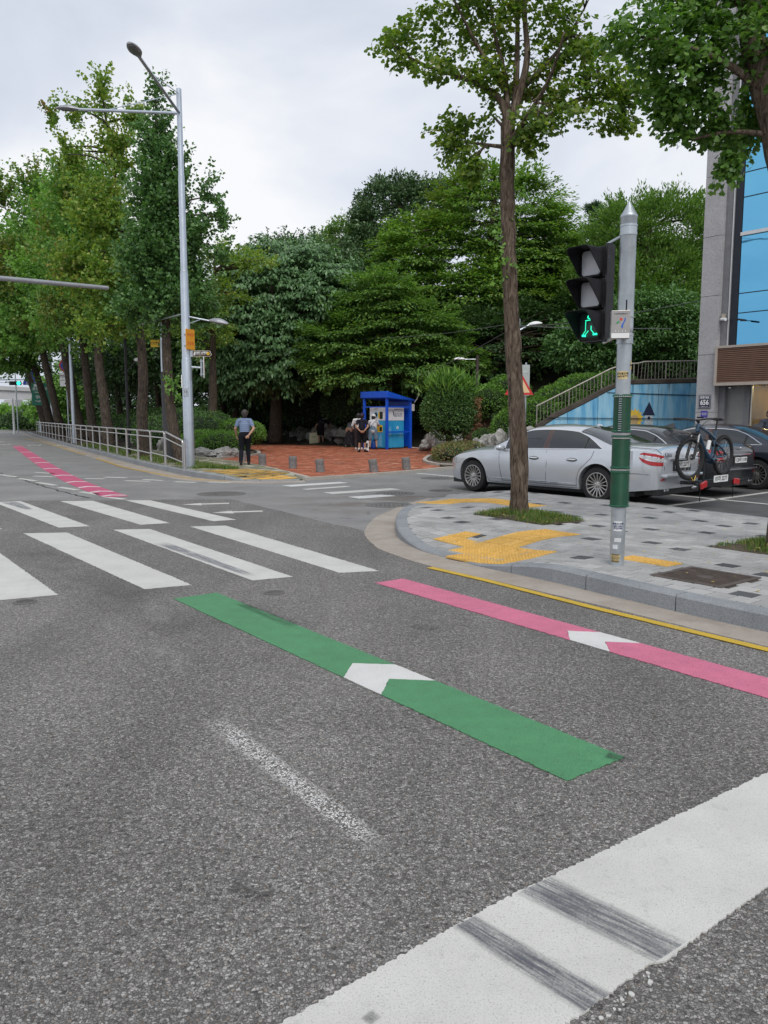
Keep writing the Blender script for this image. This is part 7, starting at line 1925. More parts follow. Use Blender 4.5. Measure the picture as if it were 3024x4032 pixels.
for tt in (.55, .9): q_ = P0.lerp(P1, tt); MB().box((q_.x, 4, (q_.z - 1.5) / 2), (1.4, 2.4, q_.z - 1.5)).build('pier', M['conc_pale'], ov)
# far signal gantry
sg = thing('far_traffic_signal', 'distant overhead traffic signal showing green at the bend', 'traffic light', (-31.7, 74, 0))
MB().lathe([(.14, 0), (.10, 6.4), (0, 6.42)], 12).build('pole', M['galv_new'], sg, True)
MB().tube([V(0, 0, 4.95), V(-5.0, .6, 4.95)], .06, 8).build('arm', M['galv_new'], sg, True)
hb_ = MB().box((-2.2, .1, 4.62), (1.1, .2, .36)).build('housing', M['black_plastic'], sg, bevel=.05)
MB().lathe([(.001, .02), (.17, .01), (.17, 0)], 16, Matrix.Translation((-1.85, -.01, 4.62)) @ Matrix.Rotation(R(90), 4, 'X')).build('green_light', emit('signal_green', (.03, 1, .62, 1), 2.2), hb_, True)
t = thing('crossing_sign', 'blue triangular pedestrian crossing sign beside the far green signal', 'sign', (-32.35, 73.9, 5.0))
o = MB().slab([(-.75, 0, -.55), (.75, 0, -.55), (.75, 0, -.3), (.12, 0, .75), (-.12, 0, .75), (-.75, 0, -.3)], (0, .03, 0)).build('panel', M['sign_blue'], t)
o2 = MB().slab([(-.55, -.02, -.28), (.55, -.02, -.28), (0, -.02, .62)], (0, .015, 0)).build('white_field', M['sign_blue'], o)
MB().ell((.02, -.03, .32), (.09, .02, .09), 10, 6).build('walker_symbol', M['white'], o); MB().slab([(-.10, -.03, .2), (.12, -.03, .2), (.22, -.03, -.26), (.12, -.03, -.26), (.02, -.03, .0), (-.12, -.03, -.26), (-.22, -.03, -.26)], (0, .01, 0)).build('walker_symbol', M['white'], o)
text('횡단보도', .26, (0, -.035, -.42), (1, 0, 0), (0, 0, 1), M['white'], o, 'lettering', .004)
t = thing('direction_sign', 'green road direction sign with white lettering at the end of the fence', 'sign', (-27.35, 64.5, 0))
o = MB().box((-.15, 0, 3.35), (1.5, .04, 1.75)).build('panel', M['sign_green'], t, bevel=.03)
for z in (2.9, 3.9): MB().box((.35, .06, z), (1.2, .05, .06)).build('bracket', M['galv'], o)
for b_, sz_, z in (('올림픽대로', .26, 3.78), ('Olympic-daero', .15, 3.52), ('양화교', .28, 3.12), ('Yanghwagyo', .17, 2.82)): text(b_, sz_, (-.2, -.03, z), (1, 0, 0), (0, 0, 1), M['white'], o, 'lettering', .003, bold=.003)
MB().box((-.55, -.026, 4.05), (.26, .01, .2)).build('route_shield', M['white'], o)
t = thing('sign_pole', 'slim grey pole holding the green direction sign', 'pole', (-26.6, 64.4, 0))
MB().lathe([(.16, 0), (.13, 4), (.10, 9.5), (0, 9.52)], 14).build('tube', M['galv_new'], t, True)
for zz, y_ in ((7.2, -.4), (5.6, .2)):
    MB().tube([V(0, 0, zz), V(1.2, y_, zz)], .04, 6).build('arm', M['galv_new'], t); lamp_head(t, V(1.15, y_, zz), (1, y_ * .3, 0), 'lamp_head', .9, .4, .18, 'white')
t = thing('sign_pole', 'slim silver lamp post rising behind the no-parking sign', 'street lamp', (-17.15, 44.3, .1))
MB().lathe([(.11, 0), (.10, 3.2), (.085, 8.6), (0, 8.62)], 14).build('post', M['galv_new'], t, True)
MB().tube([V(0, 0, 7.0), V(2.0, -.2, 6.9)], .03, 6).build('arm', M['galv_new'], t); lamp_head(t, V(1.95, -.2, 6.9), (1, -.1, -.1), 'lamp_head', .75, .32, .15, 'white')
t = thing('no_parking_sign', 'round blue and red no-parking sign behind a ginkgo trunk', 'sign', (-19.55, 49.6, 0))
MB().tube([V(0, .06, 0), V(0, .06, 5.1)], .045, 8).build('post', M['galv'], t, True)
Mx = Matrix.Translation((0, 0, 4.72)) @ Matrix.Rotation(R(90), 4, 'X')
o = MB().lathe([(.001, 0), (.40, 0), (.40, .02), (.001, .02)], 32, Mx).build('disc', M['red_print'], t); MB().lathe([(.001, .022), (.31, .022), (.31, .026), (.001, .026)], 32, Mx).build('blue_field', M['sign_blue'], o)
MB().box((0, -.032, 4.72), (.62, .01, .08), mat=Matrix.Rotation(R(45), 3, 'Y')).build('slash', M['red_print'], o)
o = MB().box((0, -.01, 4.06), (.78, .03, .46)).build('plate', M['white'], t); text('견인지역', .17, (-.1, -.03, 4.06), (1, 0, 0), (0, 0, 1), M['black'], o, 'lettering', .003, bold=.003)
o = MB().box((0, -.01, 3.62), (.78, .03, .36)).build('plate', M['white'], t); MB().slab([(-.1, -.03, 3.62), (-.02, -.03, 3.72), (-.02, -.03, 3.52)], (0, .004, 0)).build('arrow', M['black'], o)
t = thing('triangle_sign', 'yellow triangular warning sign poking out under the far ginkgo crown', 'sign', (-36.0, 78, 0))
MB().tube([V(.3, .1, 0), V(.3, .1, 10)], .06, 8).build('post', M['galv'], t, True)
o = MB().slab([(-1.1, 0, 7.4), (1.4, 0, 7.4), (.15, 0, 9.6)], (0, .03, 0)).build('panel', M['red_print'], t); MB().slab([(-.8, -.02, 7.57), (1.1, -.02, 7.57), (.15, -.02, 9.25)], (0, .015, 0)).build('yellow_field', M['yellow_sign'], o)
for x, y, h, lb in ((-36.1, 74, 6.7, 'thin white pole standing past the road bend'), (-33.5, 72.5, 3.2, 'short thin white pole near the road bend')):
    o = MB().lathe([(.10, 0), (.08, h), (0, h + .02)], 10).build('thin_pole', M['white'], None, True); o.location = (x, y, 0); tag(o, lb, 'pole')
# ================================================================== CARS
def paintmat(name, c, metal=.6, rough=.3, flake=True):
    q = Mat(name); co = q.coord()
    f = q.noise(co, 900, 2, .5); col = q.mix(1, c, q.ramp(f, [(.3, .93), (.7, 1.07)]), 'MULTIPLY')
    dust = q.ramp(q.noise(co, 2.5, 6, .65), [(.3, .0), (.8, .12)])
    col = q.mix(dust, col, (.28, .27, .25))
    return q.bsdf(col, rough, metal, .5, None, .8).done()
M['silver'] = paintmat('silver_paint', (.62, .645, .68), .55, .25)
M['blackpaint'] = paintmat('black_car_paint', (.012, .014, .018), .2, .28)
M['navypaint'] = paintmat('navy_car_paint', (.022, .026, .042), .5, .26)
M['carglass'] = simple('tinted_glass', (.018, .022, .026), .05, 0, .05, 3, spec=.8)
M['trim'] = simple('black_trim', (.015, .015, .015), .6, 0, .1)
M['seam'] = simple('panel_gap', (.02, .02, .022), .8, 0, .1)
M['pillar'] = simple('pillar_brown_reflection', (.06, .025, .018), .12, 0, .1, spec=.8)  # dark pillar; the brown it reflects is put into its base colour
M['tail_red'] = simple('tail_red', (.42, .008, .012), .15, 0, .2, 30, spec=.8)
M['tail_clear'] = simple('tail_clear', (.55, .56, .57), .2, .3, .3, 50)
M['plate_w'] = simple('plate_white', (.72, .73, .72), .4, 0, .04)
M['tyre'] = simple('tyre', (.016, .016, .017), .85, 0, .25, 12)
M['rim'] = simple('alloy_rim', (.50, .49, .47), .3, .85, .08)
M['brake'] = simple('brake_shadow', (.03, .03, .032), .6, .3, .2)

def make_car(name, label, loc, rz, paint, plate, badge=None, wings=False, mx_rear=.0, scale=1.0, detail=True):
    t = thing(name, label, 'car', loc, rz); t.scale = (scale,) * 3
    FX, RX = 2.44, -2.77; AX = 1.5825; RW = .345; AR = .405
    wx = [-2.79, -2.77, -2.73, -2.66, -2.5, -2.2, -1.6, 0, 1.4, 1.85, 2.15, 2.32, 2.41, 2.46]
    wy = [.60, .68, .76, .82, .875, .915, .935, .935, .935, .915, .86, .77, .66, .50]
    shx = [-2.79, -2.74, -2.6, -2.2, -1.6, -.8, 0, .9, 1.5, 2.0, 2.3, 2.42, 2.46]
    shz = [.86, .96, 1.01, 1.025, 1.015, .985, .965, .94, .89, .80, .70, .62, .56]
    tcx = [-2.79, -2.76, -2.70, -2.6, -2.2, -1.8, -1.0, .9, 1.1, 1.6, 2.0, 2.25, 2.38, 2.44, 2.46]
    tcz = [.92, 1.03, 1.085, 1.10, 1.125, 1.13, 1.06, 1.03, 1.02, .985, .92, .84, .76, .68, .60]
    W = lambda x: interp(x, wx, wy); SH = lambda x: interp(x, shx, shz); TC = lambda x: interp(x, tcx, tcz)
    fz = lambda z: interp(z, [.15, .28, .40, .58, .72, .86, 1.0, 1.1], [.90, .955, .985, 1.0, 1.0, .988, .955, .90])
    def zlow(x):
        z = .235 if -2.2 < x < 2.0 else .235 + (abs(x) - 2.0) * .12
        for c in (AX, -AX):
            d = abs(x - c)
            if d < AR: z = max(z, RW + math.sqrt(AR * AR - d * d))
        return z
    def side(x, z, off=0.0):
        return V(x, W(x) * fz(z) + off, z)
    xs_ = sorted(set([round(v, 4) for v in list(np.arange(RX, FX, .06)) + [RX - .02, RX, -2.73, -2.66, FX, 2.46, 2.41] + [c + AR * cos(a) for c in (AX, -AX) for a in np.linspace(0, pi, 31)] + [c + s * (AR + .004) for c in (AX, -AX) for s in (-1, 1)]]))
    ring = []
    for x in xs_:
        zl = zlow(x); zs_ = SH(x); zl = min(zl, zs_ - .05); r = [V(x, W(x) * fz(zl) - .16, zl + .0), V(x, W(x) * fz(zl) - .012, zl)]
        for i in range(8):
            z = zl + (zs_ - zl) * (i / 7) ** .9; r.append(side(x, z))
        ys = r[-1].y
        for f in (.965, .90, .78, .55, .28, 0): r.append(V(x, ys * f, zs_ + (TC(x) - zs_) * (1 - f ** 3.2) * 1.0 if f else TC(x)))
        ring.append(r)
    n = len(ring[0]); vs = []; fs = []
    for r in ring: vs += [p for p in r] + [V(p.x, -p.y, p.z) for p in r]
    for i in range(len(ring) - 1):
        a = i * 2 * n; b = (i + 1) * 2 * n
        for j in range(n - 1):
            fs.append((a + j, b + j, b + j + 1, a + j + 1)); fs.append((a + n + j, a + n + j + 1, b + n + j + 1, b + n + j))
    for i in (0, len(ring) - 1):
        a = i * 2 * n
        for j in range(n - 1): fs.append((a + j, a + j + 1, a + n + j + 1, a + n + j))
    MB().add(vs, fs).build('body', M[paint], t, True)
    # ---- greenhouse
    rx = [-1.86, -1.6, -1.3, -1.05, -.85, -.4, 0, .25, .5, .75, 1.02]
    rzv = [1.095, 1.20, 1.335, 1.415, 1.448, 1.475, 1.468, 1.43, 1.335, 1.19, 1.02]
    cp = catmull([V(x, 0, z) for x, z in zip(rx, rzv)], 6); RXs = [p.x for p in cp]; RZs = [p.z for p in cp]
    ZC = lambda x: interp(x, RXs, RZs); ZB = lambda x: SH(x) - .004
    def gh(x, j):
        """j: 0..1 belt to roof rail, 1..2 rail to the centre line"""
        zc = max(ZC(x), ZB(x) + .004); zb = ZB(x); h = max(0., min(1, (zc - zb) / .46)); yb = W(x) * .925
        yr = yb - (yb - .60) * h ** .9; zr = zb + (zc - zb) * (.84 if h > .2 else .84)
        if j <= 1:
            y = yb + (yr - yb) * j + .022 * sin(pi * j) * h; z = zb + (zr - zb) * j
        else:
            k = j - 1; y = yr * (1 - k); z = zr + (zc - zr) * (1 - (1 - k) ** 2.6)
        bow = (.16 * smooth01((x + .05) / .9) if x > -.05 else -.12 * smooth01((-x - .9) / .8)) * (1 - (y / max(yb, .1)) ** 2)
        return V(x + bow * (1 - .6 * h), y, z)
    js = [0, .2, .4, .6, .8, .93, 1.03, 1.12, 1.25, 1.45, 1.7, 2.0]; gx = list(np.linspace(1.02, -1.86, 60)); vs = []; fs = []; m = len(js)
    for x in gx:
        r = [gh(x, j) for j in js]; vs += r + [V(p.x, -p.y, p.z) for p in r]
    for i in range(len(gx) - 1):
        a = i * 2 * m; b = a + 2 * m
        for j in range(m - 1): fs += [(a + j, b + j, b + j + 1, a + j + 1), (a + m + j, a + m + j + 1, b + m + j + 1, b + m + j)]
    MB().add(vs, fs).build('cabin', M[paint], t, True)
    def patch(fn, us, ws, nm, mat, off, par=t, smooth=2):
        P = [[fn(u, w_) for w_ in ws(u)] for u in us]; nu = len(P); nw = len(P[0]); out_ = []
        for i in range(nu):
            for j in range(nw):
                a = P[min(i + 1, nu - 1)][j] - P[max(i - 1, 0)][j]; b = P[i][min(j + 1, nw - 1)] - P[i][max(j - 1, 0)]; nn = a.cross(b)
                if nn.length < 1e-9: nn = V(0, 1, 0)
                nn.normalize()
                ref = V(P[i][j].x * .3, P[i][j].y, P[i][j].z - .7)
                if nn.dot(ref) < 0: nn = -nn
                out_.append(P[i][j] + nn * off)
        f_ = [(i * nw + j, (i + 1) * nw + j, (i + 1) * nw + j + 1, i * nw + j + 1) for i in range(nu - 1) for j in range(nw - 1)]
        o = MB().add(out_, f_).build(nm, mat, par, smooth); return o, out_, nu, nw
    thi = lambda x: interp(x, [-1.66, -1.58, -1.45, -1.25, -1.0, -.7, .9], [.10, .34, .60, .80, .90, .92, .92])
    for sg in (1, -1):
        S_ = lambda x, j, sg=sg: V(gh(x, j).x, gh(x, j).y * sg, gh(x, j).z)
        for x0, x1 in ((.70, -.28), (-.40, -1.24), (-1.29, -1.64)):
            us = np.linspace(x0, x1, 12)
            patch(S_, us, lambda u: [.07 + (thi(u) - .07) * k / 5 for k in range(6)], 'side_window', M['carglass'], .004)
        patch(S_, np.linspace(-.285, -.395, 3), lambda u: [.07 + (.92 - .07) * k / 5 for k in range(6)], 'pillar_trim', M['pillar'], .0045)
        patch(S_, np.linspace(-1.245, -1.285, 3), lambda u: [.07 + (thi(u) - .07) * k / 5 for k in range(6)], 'pillar_trim', M['trim'], .0045)
        # chrome surround
        pth = [S_(x, .055) + V(0, sg * .006, 0) for x in np.linspace(.78, -1.66, 30)] + [S_(x, thi(x) + .02) + V(0, sg * .006, .002) for x in np.linspace(-1.66, .70, 40)]
        MB().tube(pth, .009, 6, closed=True).build('window_chrome', M['chrome'], t, True)
        sd = lambda x, z, sg=sg: V(x, (W(x) * fz(z)) * sg, z)
        def seam(pts, nm='panel_seam', r=.0045, mat='seam'):
            MB().tube([sd(x, z) + V(0, sg * .0005, 0) for x, z in pts], r, 5).build(nm, M[mat], t)
        seam([(.80, .93), (.82, .80), (.80, .60), (.76, .40), (.74, .30)]); seam([(-.40, .955), (-.42, .7), (-.40, .45), (-.38, .30)])
        seam([(-1.50, .985), (-1.46, .86), (-1.36, .76), (-1.20, .62), (-1.14, .45), (-1.12, .30)])
        seam([(.74, .30), (-.38, .30), (-1.12, .30)]); seam([(1.16, .36), (1.10, .262), (.5, .255), (-.6, .255), (-1.15, .262)], 'sill_line', .004)
        seam([(-1.99, .60), (-2.2, .60), (-2.45, .60), (-2.62, .59)]); seam([(1.99, .62), (2.2, .60), (2.36, .57)])
        seam([(1.02, .345), (.6, .34), (-.4, .34), (-1.10, .345)], 'sill_chrome', .010, 'chrome')
        for hx in (-.10, -1.02):
            c_ = sd(hx, .80); MB().ell(c_ + V(0, sg * .006, 0), (.125, .018, .036), 16, 8).build('handle_recess', M['trim'] if False else M['brake'], t, True)
            MB().ell(c_ + V(0, sg * .018, .004), (.118, .022, .021), 16, 8).build('door_handle', M['chrome'], t, True)
        # mirror
        mc_ = gh(.72, .05); MB().ell(V(.74, sg * (mc_.y + .13), .985), (.085, .12, .065), 14, 10).build('mirror', M[paint], t, True); MB().box(V(.74, sg * (mc_.y + .03), .955), (.07, .1, .03)).build('mirror_foot', M['trim'], t)
        # lamps: head and tail wrap around the corner
        us = np.linspace(2.10, 2.40, 8)
        patch(lambda x, z, sg=sg: V(x, W(x) * fz(z) * sg, z), us, lambda u: [.60 + (u - 2.1) * -.05 + (SH(u) - .03 - .60) * k / 4 for k in range(5)], 'headlight', M['tail_clear'], .006)
        tl0 = -2.42
        lo = lambda u: interp(u, [-2.775, -2.62, -2.5, tl0], [.745, .76, .82, .90]); hi = lambda u: interp(u, [-2.775, -2.7, -2.5, tl0], [.93, .965, .985, .955])
        us = [tl0 - .02, -2.46, -2.5, -2.58, -2.65, -2.70, -2.73, -2.75, -2.765, -2.772, -2.779]
        zz = lambda a, b: (lambda u: [lo(u) + (hi(u) - lo(u)) * (a + (b - a) * k / 2) for k in range(3)])
        for nm, a, b, mt in (('tail_light', 0, .34, 'tail_red'), ('tail_light', .36, .44, 'chrome'), ('tail_light', .45, .68, 'tail_clear'), ('tail_light', .69, .76, 'chrome'), ('tail_light', .77, 1, 'tail_red')):
            if wings and mt != 'tail_red': mt = 'tail_red'
            patch(lambda x, z, sg=sg: V(x, W(x) * fz(z) * sg, z), us, zz(a, b), nm, M[mt], .008)
    # glass front and rear
    top = lambda x, y: gh(x, y) if y >= 1 else gh(x, y)
    def across(x, s_):
        # s_ -1..1 across the cabin
        a = abs(s_); j = 2 - a * 1.12; p = gh(x, j); return V(p.x, p.y * (1 if s_ >= 0 else -1), p.z)
    ss = [k / 8 for k in range(-8, 9)]
    patch(lambda x, s_: across(x, s_), np.linspace(.96, .30, 10), lambda u: ss, 'windscreen', M['carglass'], .004)
    patch(lambda x, s_: across(x, s_), np.linspace(-1.02, -1.78, 12), lambda u: [s_ * .96 for s_ in ss], 'rear_window', M['carglass'], .005)
    # rear: plate, chrome bar, lid seam, bumper shelf, exhausts
    RXX = -2.79
    MB().box((RXX - .012, 0, .865), (.03, .86, .022)).build('lid_chrome', M['chrome'], t, bevel=.004)
    MB().box((RXX - .004, 0, .74), (.02, .62, .20)).build('plate_recess', M['trim'], t)
    pl_ = MB().box((RXX - .020, 0, .755), (.012, .52, .115)).build('number_plate', M['plate_w'], t, bevel=.003)
    if plate: text(plate, .105, (RXX - .0275, 0, .757), (0, -1, 0), (0, 0, 1), M['black'], pl_, 'plate_text', .0008, bold=.0012)
    for sg in (1, -1):
        MB().tube([V(RXX + .002 + .0, sg * .60, .66), V(RXX - .0, sg * .60, .72), V(RXX + .05, sg * .66, .98), V(RXX + .12, sg * .70, 1.05), V(-1.9, sg * .78, 1.085)], .005, 5).build('lid_seam', M['seam'], t)
        MB().box((RXX + .04, sg * .50, .30), (.10, .16, .05)).build('exhaust', M['chrome'], t, bevel=.015)
        MB().box((-2.5 if False else RXX + .02, sg * .62, .50), (.04, .12, .03)).build('reflector', M['tail_red'], t)
    vsb = []; 
    MB().box((RXX - .035, 0, .565), (.11, 1.34, .05)).build('bumper_shelf', M[paint], t, bevel=.02)
    MB().box((-2.62, 0, .27), (.30, 1.46, .12)).build('rear_valance', M['trim'], t, bevel=.02); MB().box((0, 0, .22), (4.6, 1.5, .10)).build('underbody', M['trim'], t)
    for cx in (AX, -AX): MB().box((cx, 0, .50), (.82, 1.52, .52)).build('wheel_well', M['trim'], t)
    if badge: text(badge, .085, (RXX - .008, .50, .945), (0, -1, 0), (0, 0, 1), M['chrome'], t, 'badge', .004, bold=.003)
    if wings:
        MB().ell((RXX - .0, 0, 1.0), (.012, .04, .028), 10, 6).build('badge', M['chrome'], t, True)
        for sg in (1, -1): MB().slab([(RXX - .004, sg * .03, .99), (RXX - .004, sg * .15, 1.02), (RXX - .004, sg * .15, 1.005), (RXX - .004, sg * .04, .975)], (-.006, 0, 0)).build('badge_wing', M['chrome'], t)
        MB().add([V(-1.02, .0, 1.44), V(-1.28, .025, 1.385), V(-1.28, -.025, 1.385), V(-1.24, 0, 1.51), V(-1.30, 0, 1.50)], [(0, 1, 3), (0, 3, 2), (1, 4, 3), (2, 3, 4), (1, 2, 4)]).build('shark_fin', M[paint], t)
    else:
        st_ = MB().lathe([(.030, -.003), (.036, 0), (.030, .003)], 20, Matrix.Translation((2.26, 0, .90)) @ Matrix.Rotation(R(90), 4, 'Y')).build('bonnet_star', M['chrome'], t, True)
        MB().tube([V(2.26, 0, .84), V(2.26, 0, .935)], .004, 5).build('bonnet_star', M['chrome'], t)
        MB().ell((-1.0, 0, 1.452), (.07, .03, .03), 10, 6).build('roof_antenna', M[paint], t, True)
    # wheels
    for cx in (AX, -AX):
        for sg in (1, -1):
            yc = .79; Mx = Matrix.Translation((cx, sg * yc, RW)) @ Matrix.Rotation(R(-90) * sg, 4, 'X')
            tw = .115
            prof = [(.235, -tw), (.30, -tw * 1.02), (.33, -tw * .92), (.345, -tw * .6), (.345, tw * .6), (.33, tw * .92), (.30, tw * 1.02), (.235, tw), (.225, tw * .7), (.225, -tw * .7)]
            ty = MB().lathe(prof, 48, Mx, closed=True).build('wheel', M['tyre'], t, True)
            MB().lathe([(.225, tw * .7), (.237, tw * 1.0), (.228, tw * 1.02), (.216, tw * .80), (.214, -tw * .5), (.225, -tw * .6)], 40, Mx, closed=True).build('rim', M['rim'], ty, True)
            MB().lathe([(.001, -.01), (.21, -.01), (.21, -.03), (.001, -.03)], 30, Mx).build('brake_disc', M['brake'], ty)
            sp = MB()
            for i in range(16):
                a = 2 * pi * i / 16; ca_, sa_ = cos(a), sin(a); tx, ty_ = -sa_, ca_; wv = .0085
                p = lambda r_, w_, z_: Mx @ V(ca_ * r_ + tx * w_, sa_ * r_ + ty_ * w_, z_)
                sp.add([p(.04, -.010, .085), p(.04, .010, .085), p(.04, .006, .05), p(.04, -.006, .05), p(.222, -wv, .108), p(.222, wv, .108), p(.222, wv, .07), p(.222, -wv, .07)], [(0, 1, 5, 4), (1, 2, 6, 5), (2, 3, 7, 6), (3, 0, 4, 7)])
            sp.build('spokes', M['rim'], ty)
            hb_ = MB().lathe([(.062, .05), (.060, .092), (.036, .098), (.034, .104), (.001, .106)], 24, Mx).build('hub', M['rim'], ty, True)
            for i in range(5):
                a = 2 * pi * i / 5; MB().lathe([(.001, .003), (.009, .003), (.009, 0)], 8, Mx @ Matrix.Translation((.047 * cos(a), .047 * sin(a), .096))).build('lug_nut', M['brake'], hb_)
    return t
H1 = math.atan2(.754, -.657)
c1_ = V(3.66, 16.79, .004)
car1 = make_car('parked_car', 'silver sedan parked behind the slim ginkgo, bicycle rack at its tail', c1_, H1, 'silver', '07라 2277', 'S 350 L', scale=1.0)
side_ = V(.754, .657, 0); back_ = V(.657, -.754, 0)
car2 = make_car('parked_car', 'black sedan with winged badge parked behind the bicycle', c1_ + side_ * 2.53 - back_ * .05, H1, 'blackpaint', '128하 3100', None, True, scale=.985)
car3 = make_car('parked_car', 'dark navy sedan at the right edge, farthest of the three', c1_ + side_ * 5.05 + back_ * .75, H1, 'navypaint', '', None, True, scale=.985)

# ================================================================== BIKE RACK + BIKE
M['bike_blue'] = simple('bike_blue', (.018, .055, .105), .3, .3, .15, 8, coat=.6, dirt=.2, dirtc=(.08, .07, .06))
rk = thing('bicycle_rack', 'tow-bar bicycle rack with red lamps and number plate behind the silver car', 'bicycle rack', c1_ + back_ * 3.27)
RF = frame(side_, -back_, V(0, 0, 1)); Q = lambda x, y, z: RF @ V(x, y, z)     # x to the right, y toward the car
MB().tube([Q(-.62, -.12, .46), Q(.62, -.12, .46)], .022, 8).build('cross_bar', M['black_metal'], rk, True); MB().tube([Q(-.62, .14, .46), Q(.62, .14, .46)], .022, 8).build('cross_bar', M['black_metal'], rk, True)
MB().tube([Q(0, -.2, .44), Q(0, .50, .42)], .035, 8).build('tow_arm', M['black_metal'], rk, True)
MB().box(Q(-.62, -.02, .49), (.34, .10, .045), mat=RF).build('wheel_tray', M['black_plastic'], rk, bevel=.01); MB().box(Q(.62, -.02, .49), (.34, .10, .045), mat=RF).build('wheel_tray', M['black_plastic'], rk, bevel=.01)
MB().tube([Q(.0, .05, .46), Q(.02, .06, 1.1)], .02, 8).build('upright', M['black_metal'], rk, True)
MB().box(Q(0, -.20, .44), (1.28, .03, .10), mat=RF).build('light_board', M['black_plastic'], rk, bevel=.01)
pp_ = MB().box(Q(.10, -.225, .53), (.52, .012, .12), mat=RF).build('number_plate', M['plate_w'], rk, bevel=.003)
text('07라 2277', .105, Q(.10, -.2325, .531), RF @ V(1, 0, 0), (0, 0, 1), M['black'], pp_, 'plate_text', .0008, bold=.0015)
for x in (-.54, .68):
    MB().box(Q(x, -.235, .45), (.20, .04, .11), mat=RF @ Matrix.Rotation(R(-14 if x < 0 else 8), 3, 'Y')).build('rear_lamp', M['tail_red'], rk, bevel=.012)
    MB().tube([Q(x - .05, -.2, .40), Q(x - .05, -.2, .16)], .008, 5).build('strap', M['black_plastic'], rk)
bk_ = thing('bicycle', 'dark blue full-suspension mountain bike on the rack behind the silver car', 'bicycle', c1_ + back_ * 3.27 + V(0, 0, .90))
G = lambda x, z, y=0.0: Q(x, y, z)      # x right along the rack; front wheel is on the left
fw = G(-.62, .0); rw = G(.60, .02); nrm_b = RF @ V(0, 1, 0)
st_ax = (Matrix.Rotation(R(-9), 3, 'Z') @ nrm_b)
wheel_bike(bk_, fw, .375, st_ax, .032, 'front_wheel'); wheel_bike(bk_, rw, .37, nrm_b, .032, 'rear_wheel')
def bt_(nm, pts, r, mat='bike_blue', n=10, sy=1): return MB().tube([Vector(p) for p in pts], r, n, sy=sy).build(nm, M[mat], bk_, True)
hd_t = G(-.37, .60); hd_b = G(-.42, .47); bb = G(.16, -.02); stt = G(.27, .47)
bt_('head_tube', [hd_t, hd_b], .034)
bt_('down_tube', catmull([G(-.405, .51), G(-.18, .20), G(.05, .0), bb], 6), [.045] * 9 + [.05] * 10)
bt_('top_tube', catmull([G(-.385, .57), G(-.05, .46), G(.24, .33)], 6), .034)
bt_('seat_tube', [bb, G(.235, .34), stt], .027)
bt_('motor_case', [G(.10, -.06), G(.19, .02)], [.085, .08])
for s_ in (-.055, .055):
    bt_('chain_stay', catmull([G(.17, .0, s_ * .6), G(.38, .0, s_), G(.60, .02, s_)], 4), .018); bt_('seat_stay', catmull([G(.22, .26, s_ * .6), G(.42, .16, s_), G(.60, .03, s_)], 4), .017)
bt_('rear_shock', [G(.05, .38), G(.20, .20)], .026, 'black_metal')
for s_ in (-.065, .065):
    bt_('fork_leg', [G(-.445, .43, s_), G(-.50, .26, s_)], .018, 'steel'); bt_('fork_leg', [G(-.495, .28, s_), G(-.62, .0, s_)], .026, 'black_metal')
bt_('fork_crown', [G(-.445, .43, -.075), G(-.445, .43, .075)], .03, 'black_metal'); bt_('fork_arch', catmull([G(-.50, .27, -.065), G(-.53, .40, 0), G(-.50, .27, .065)], 5), .015, 'black_metal')
bt_('stem', [G(-.365, .63), G(-.42, .665)], .026, 'black_metal')
hbv = Matrix.Rotation(R(30), 3, 'Z') @ (RF @ V(0, 1, 0)); hbv = V(hbv.x, hbv.y, 0).normalized(); hbc = G(-.42, .67)
hbv = V(.96, -.28, 0).normalized()
bt_('handlebar', catmull([hbc - hbv * .39 + V(0, 0, .02), hbc - hbv * .2 + V(0, 0, .025), hbc, hbc + hbv * .2 + V(0, 0, .025), hbc + hbv * .39 + V(0, 0, .02)], 6), .014, 'black_metal')
for s_ in (-1, 1):
    bt_('grip', [hbc + hbv * s_ * .27 + V(0, 0, .022), hbc + hbv * s_ * .40 + V(0, 0, .02)], .019, 'rubber'); bt_('brake_lever', [hbc + hbv * s_ * .22 + V(0, -.03, .01), hbc + hbv * s_ * .33 + V(0, -.07, .0)], .007, 'black_metal')
    bt_('brake_hose', catmull([hbc + hbv * s_ * .22 + V(0, -.03, .01), hbc + hbv * s_ * .1 + V(0, -.12, -.03), G(-.40, .50)], 6), .004, 'rubber', 5)
MB().box(hbc + V(.05, 0, .045), (.10, .05, .03)).build('display', M['black_plastic'], bk_, bevel=.006)
bt_('seat_post', [stt, G(.31, .655)], .016, 'black_metal')
mb = MB(); vs = []; fs = []; sp_ = [(-.13, .018, .02), (-.05, .030, .025), (.05, .06, .028), (.12, .075, .03), (.15, .06, .02)]
for x, w_, h_ in sp_:
    for a in np.linspace(0, 2 * pi, 11)[:-1]: vs.append(G(.31 + x, .672 + sin(a) * h_ * (.6 if sin(a) < 0 else .5), cos(a) * w_))
for i in range(4):
    for j in range(10): fs.append((i * 10 + j, i * 10 + (j + 1) % 10, (i + 1) * 10 + (j + 1) % 10, (i + 1) * 10 + j))
fs += [tuple(range(10)), tuple(40 + j for j in range(10))]; mb.add(vs, fs).build('saddle', M['black_plastic'], bk_, True)
Mx = nrm_b.to_track_quat('Z', 'Y').to_matrix().to_4x4(); Mx.translation = bb - nrm_b * .07
MB().lathe([(.02, 0), (.085, 0), (.085, .004), (.02, .004)], 26, Mx, closed=True).build('chainring', M['black_metal'], bk_)
bt_('crank', [G(.16, -.02, -.085), G(.32, -.06, -.09)], .013, 'steel'); bt_('crank', [G(.16, -.02, .085), G(.0, .02, .09)], .013, 'steel')
for p in (G(.33, -.06, -.14), G(-.01, .02, .14)): MB().box(p, (.09, .09, .02), mat=RF).build('pedal', M['black_metal'], bk_, bevel=.004)
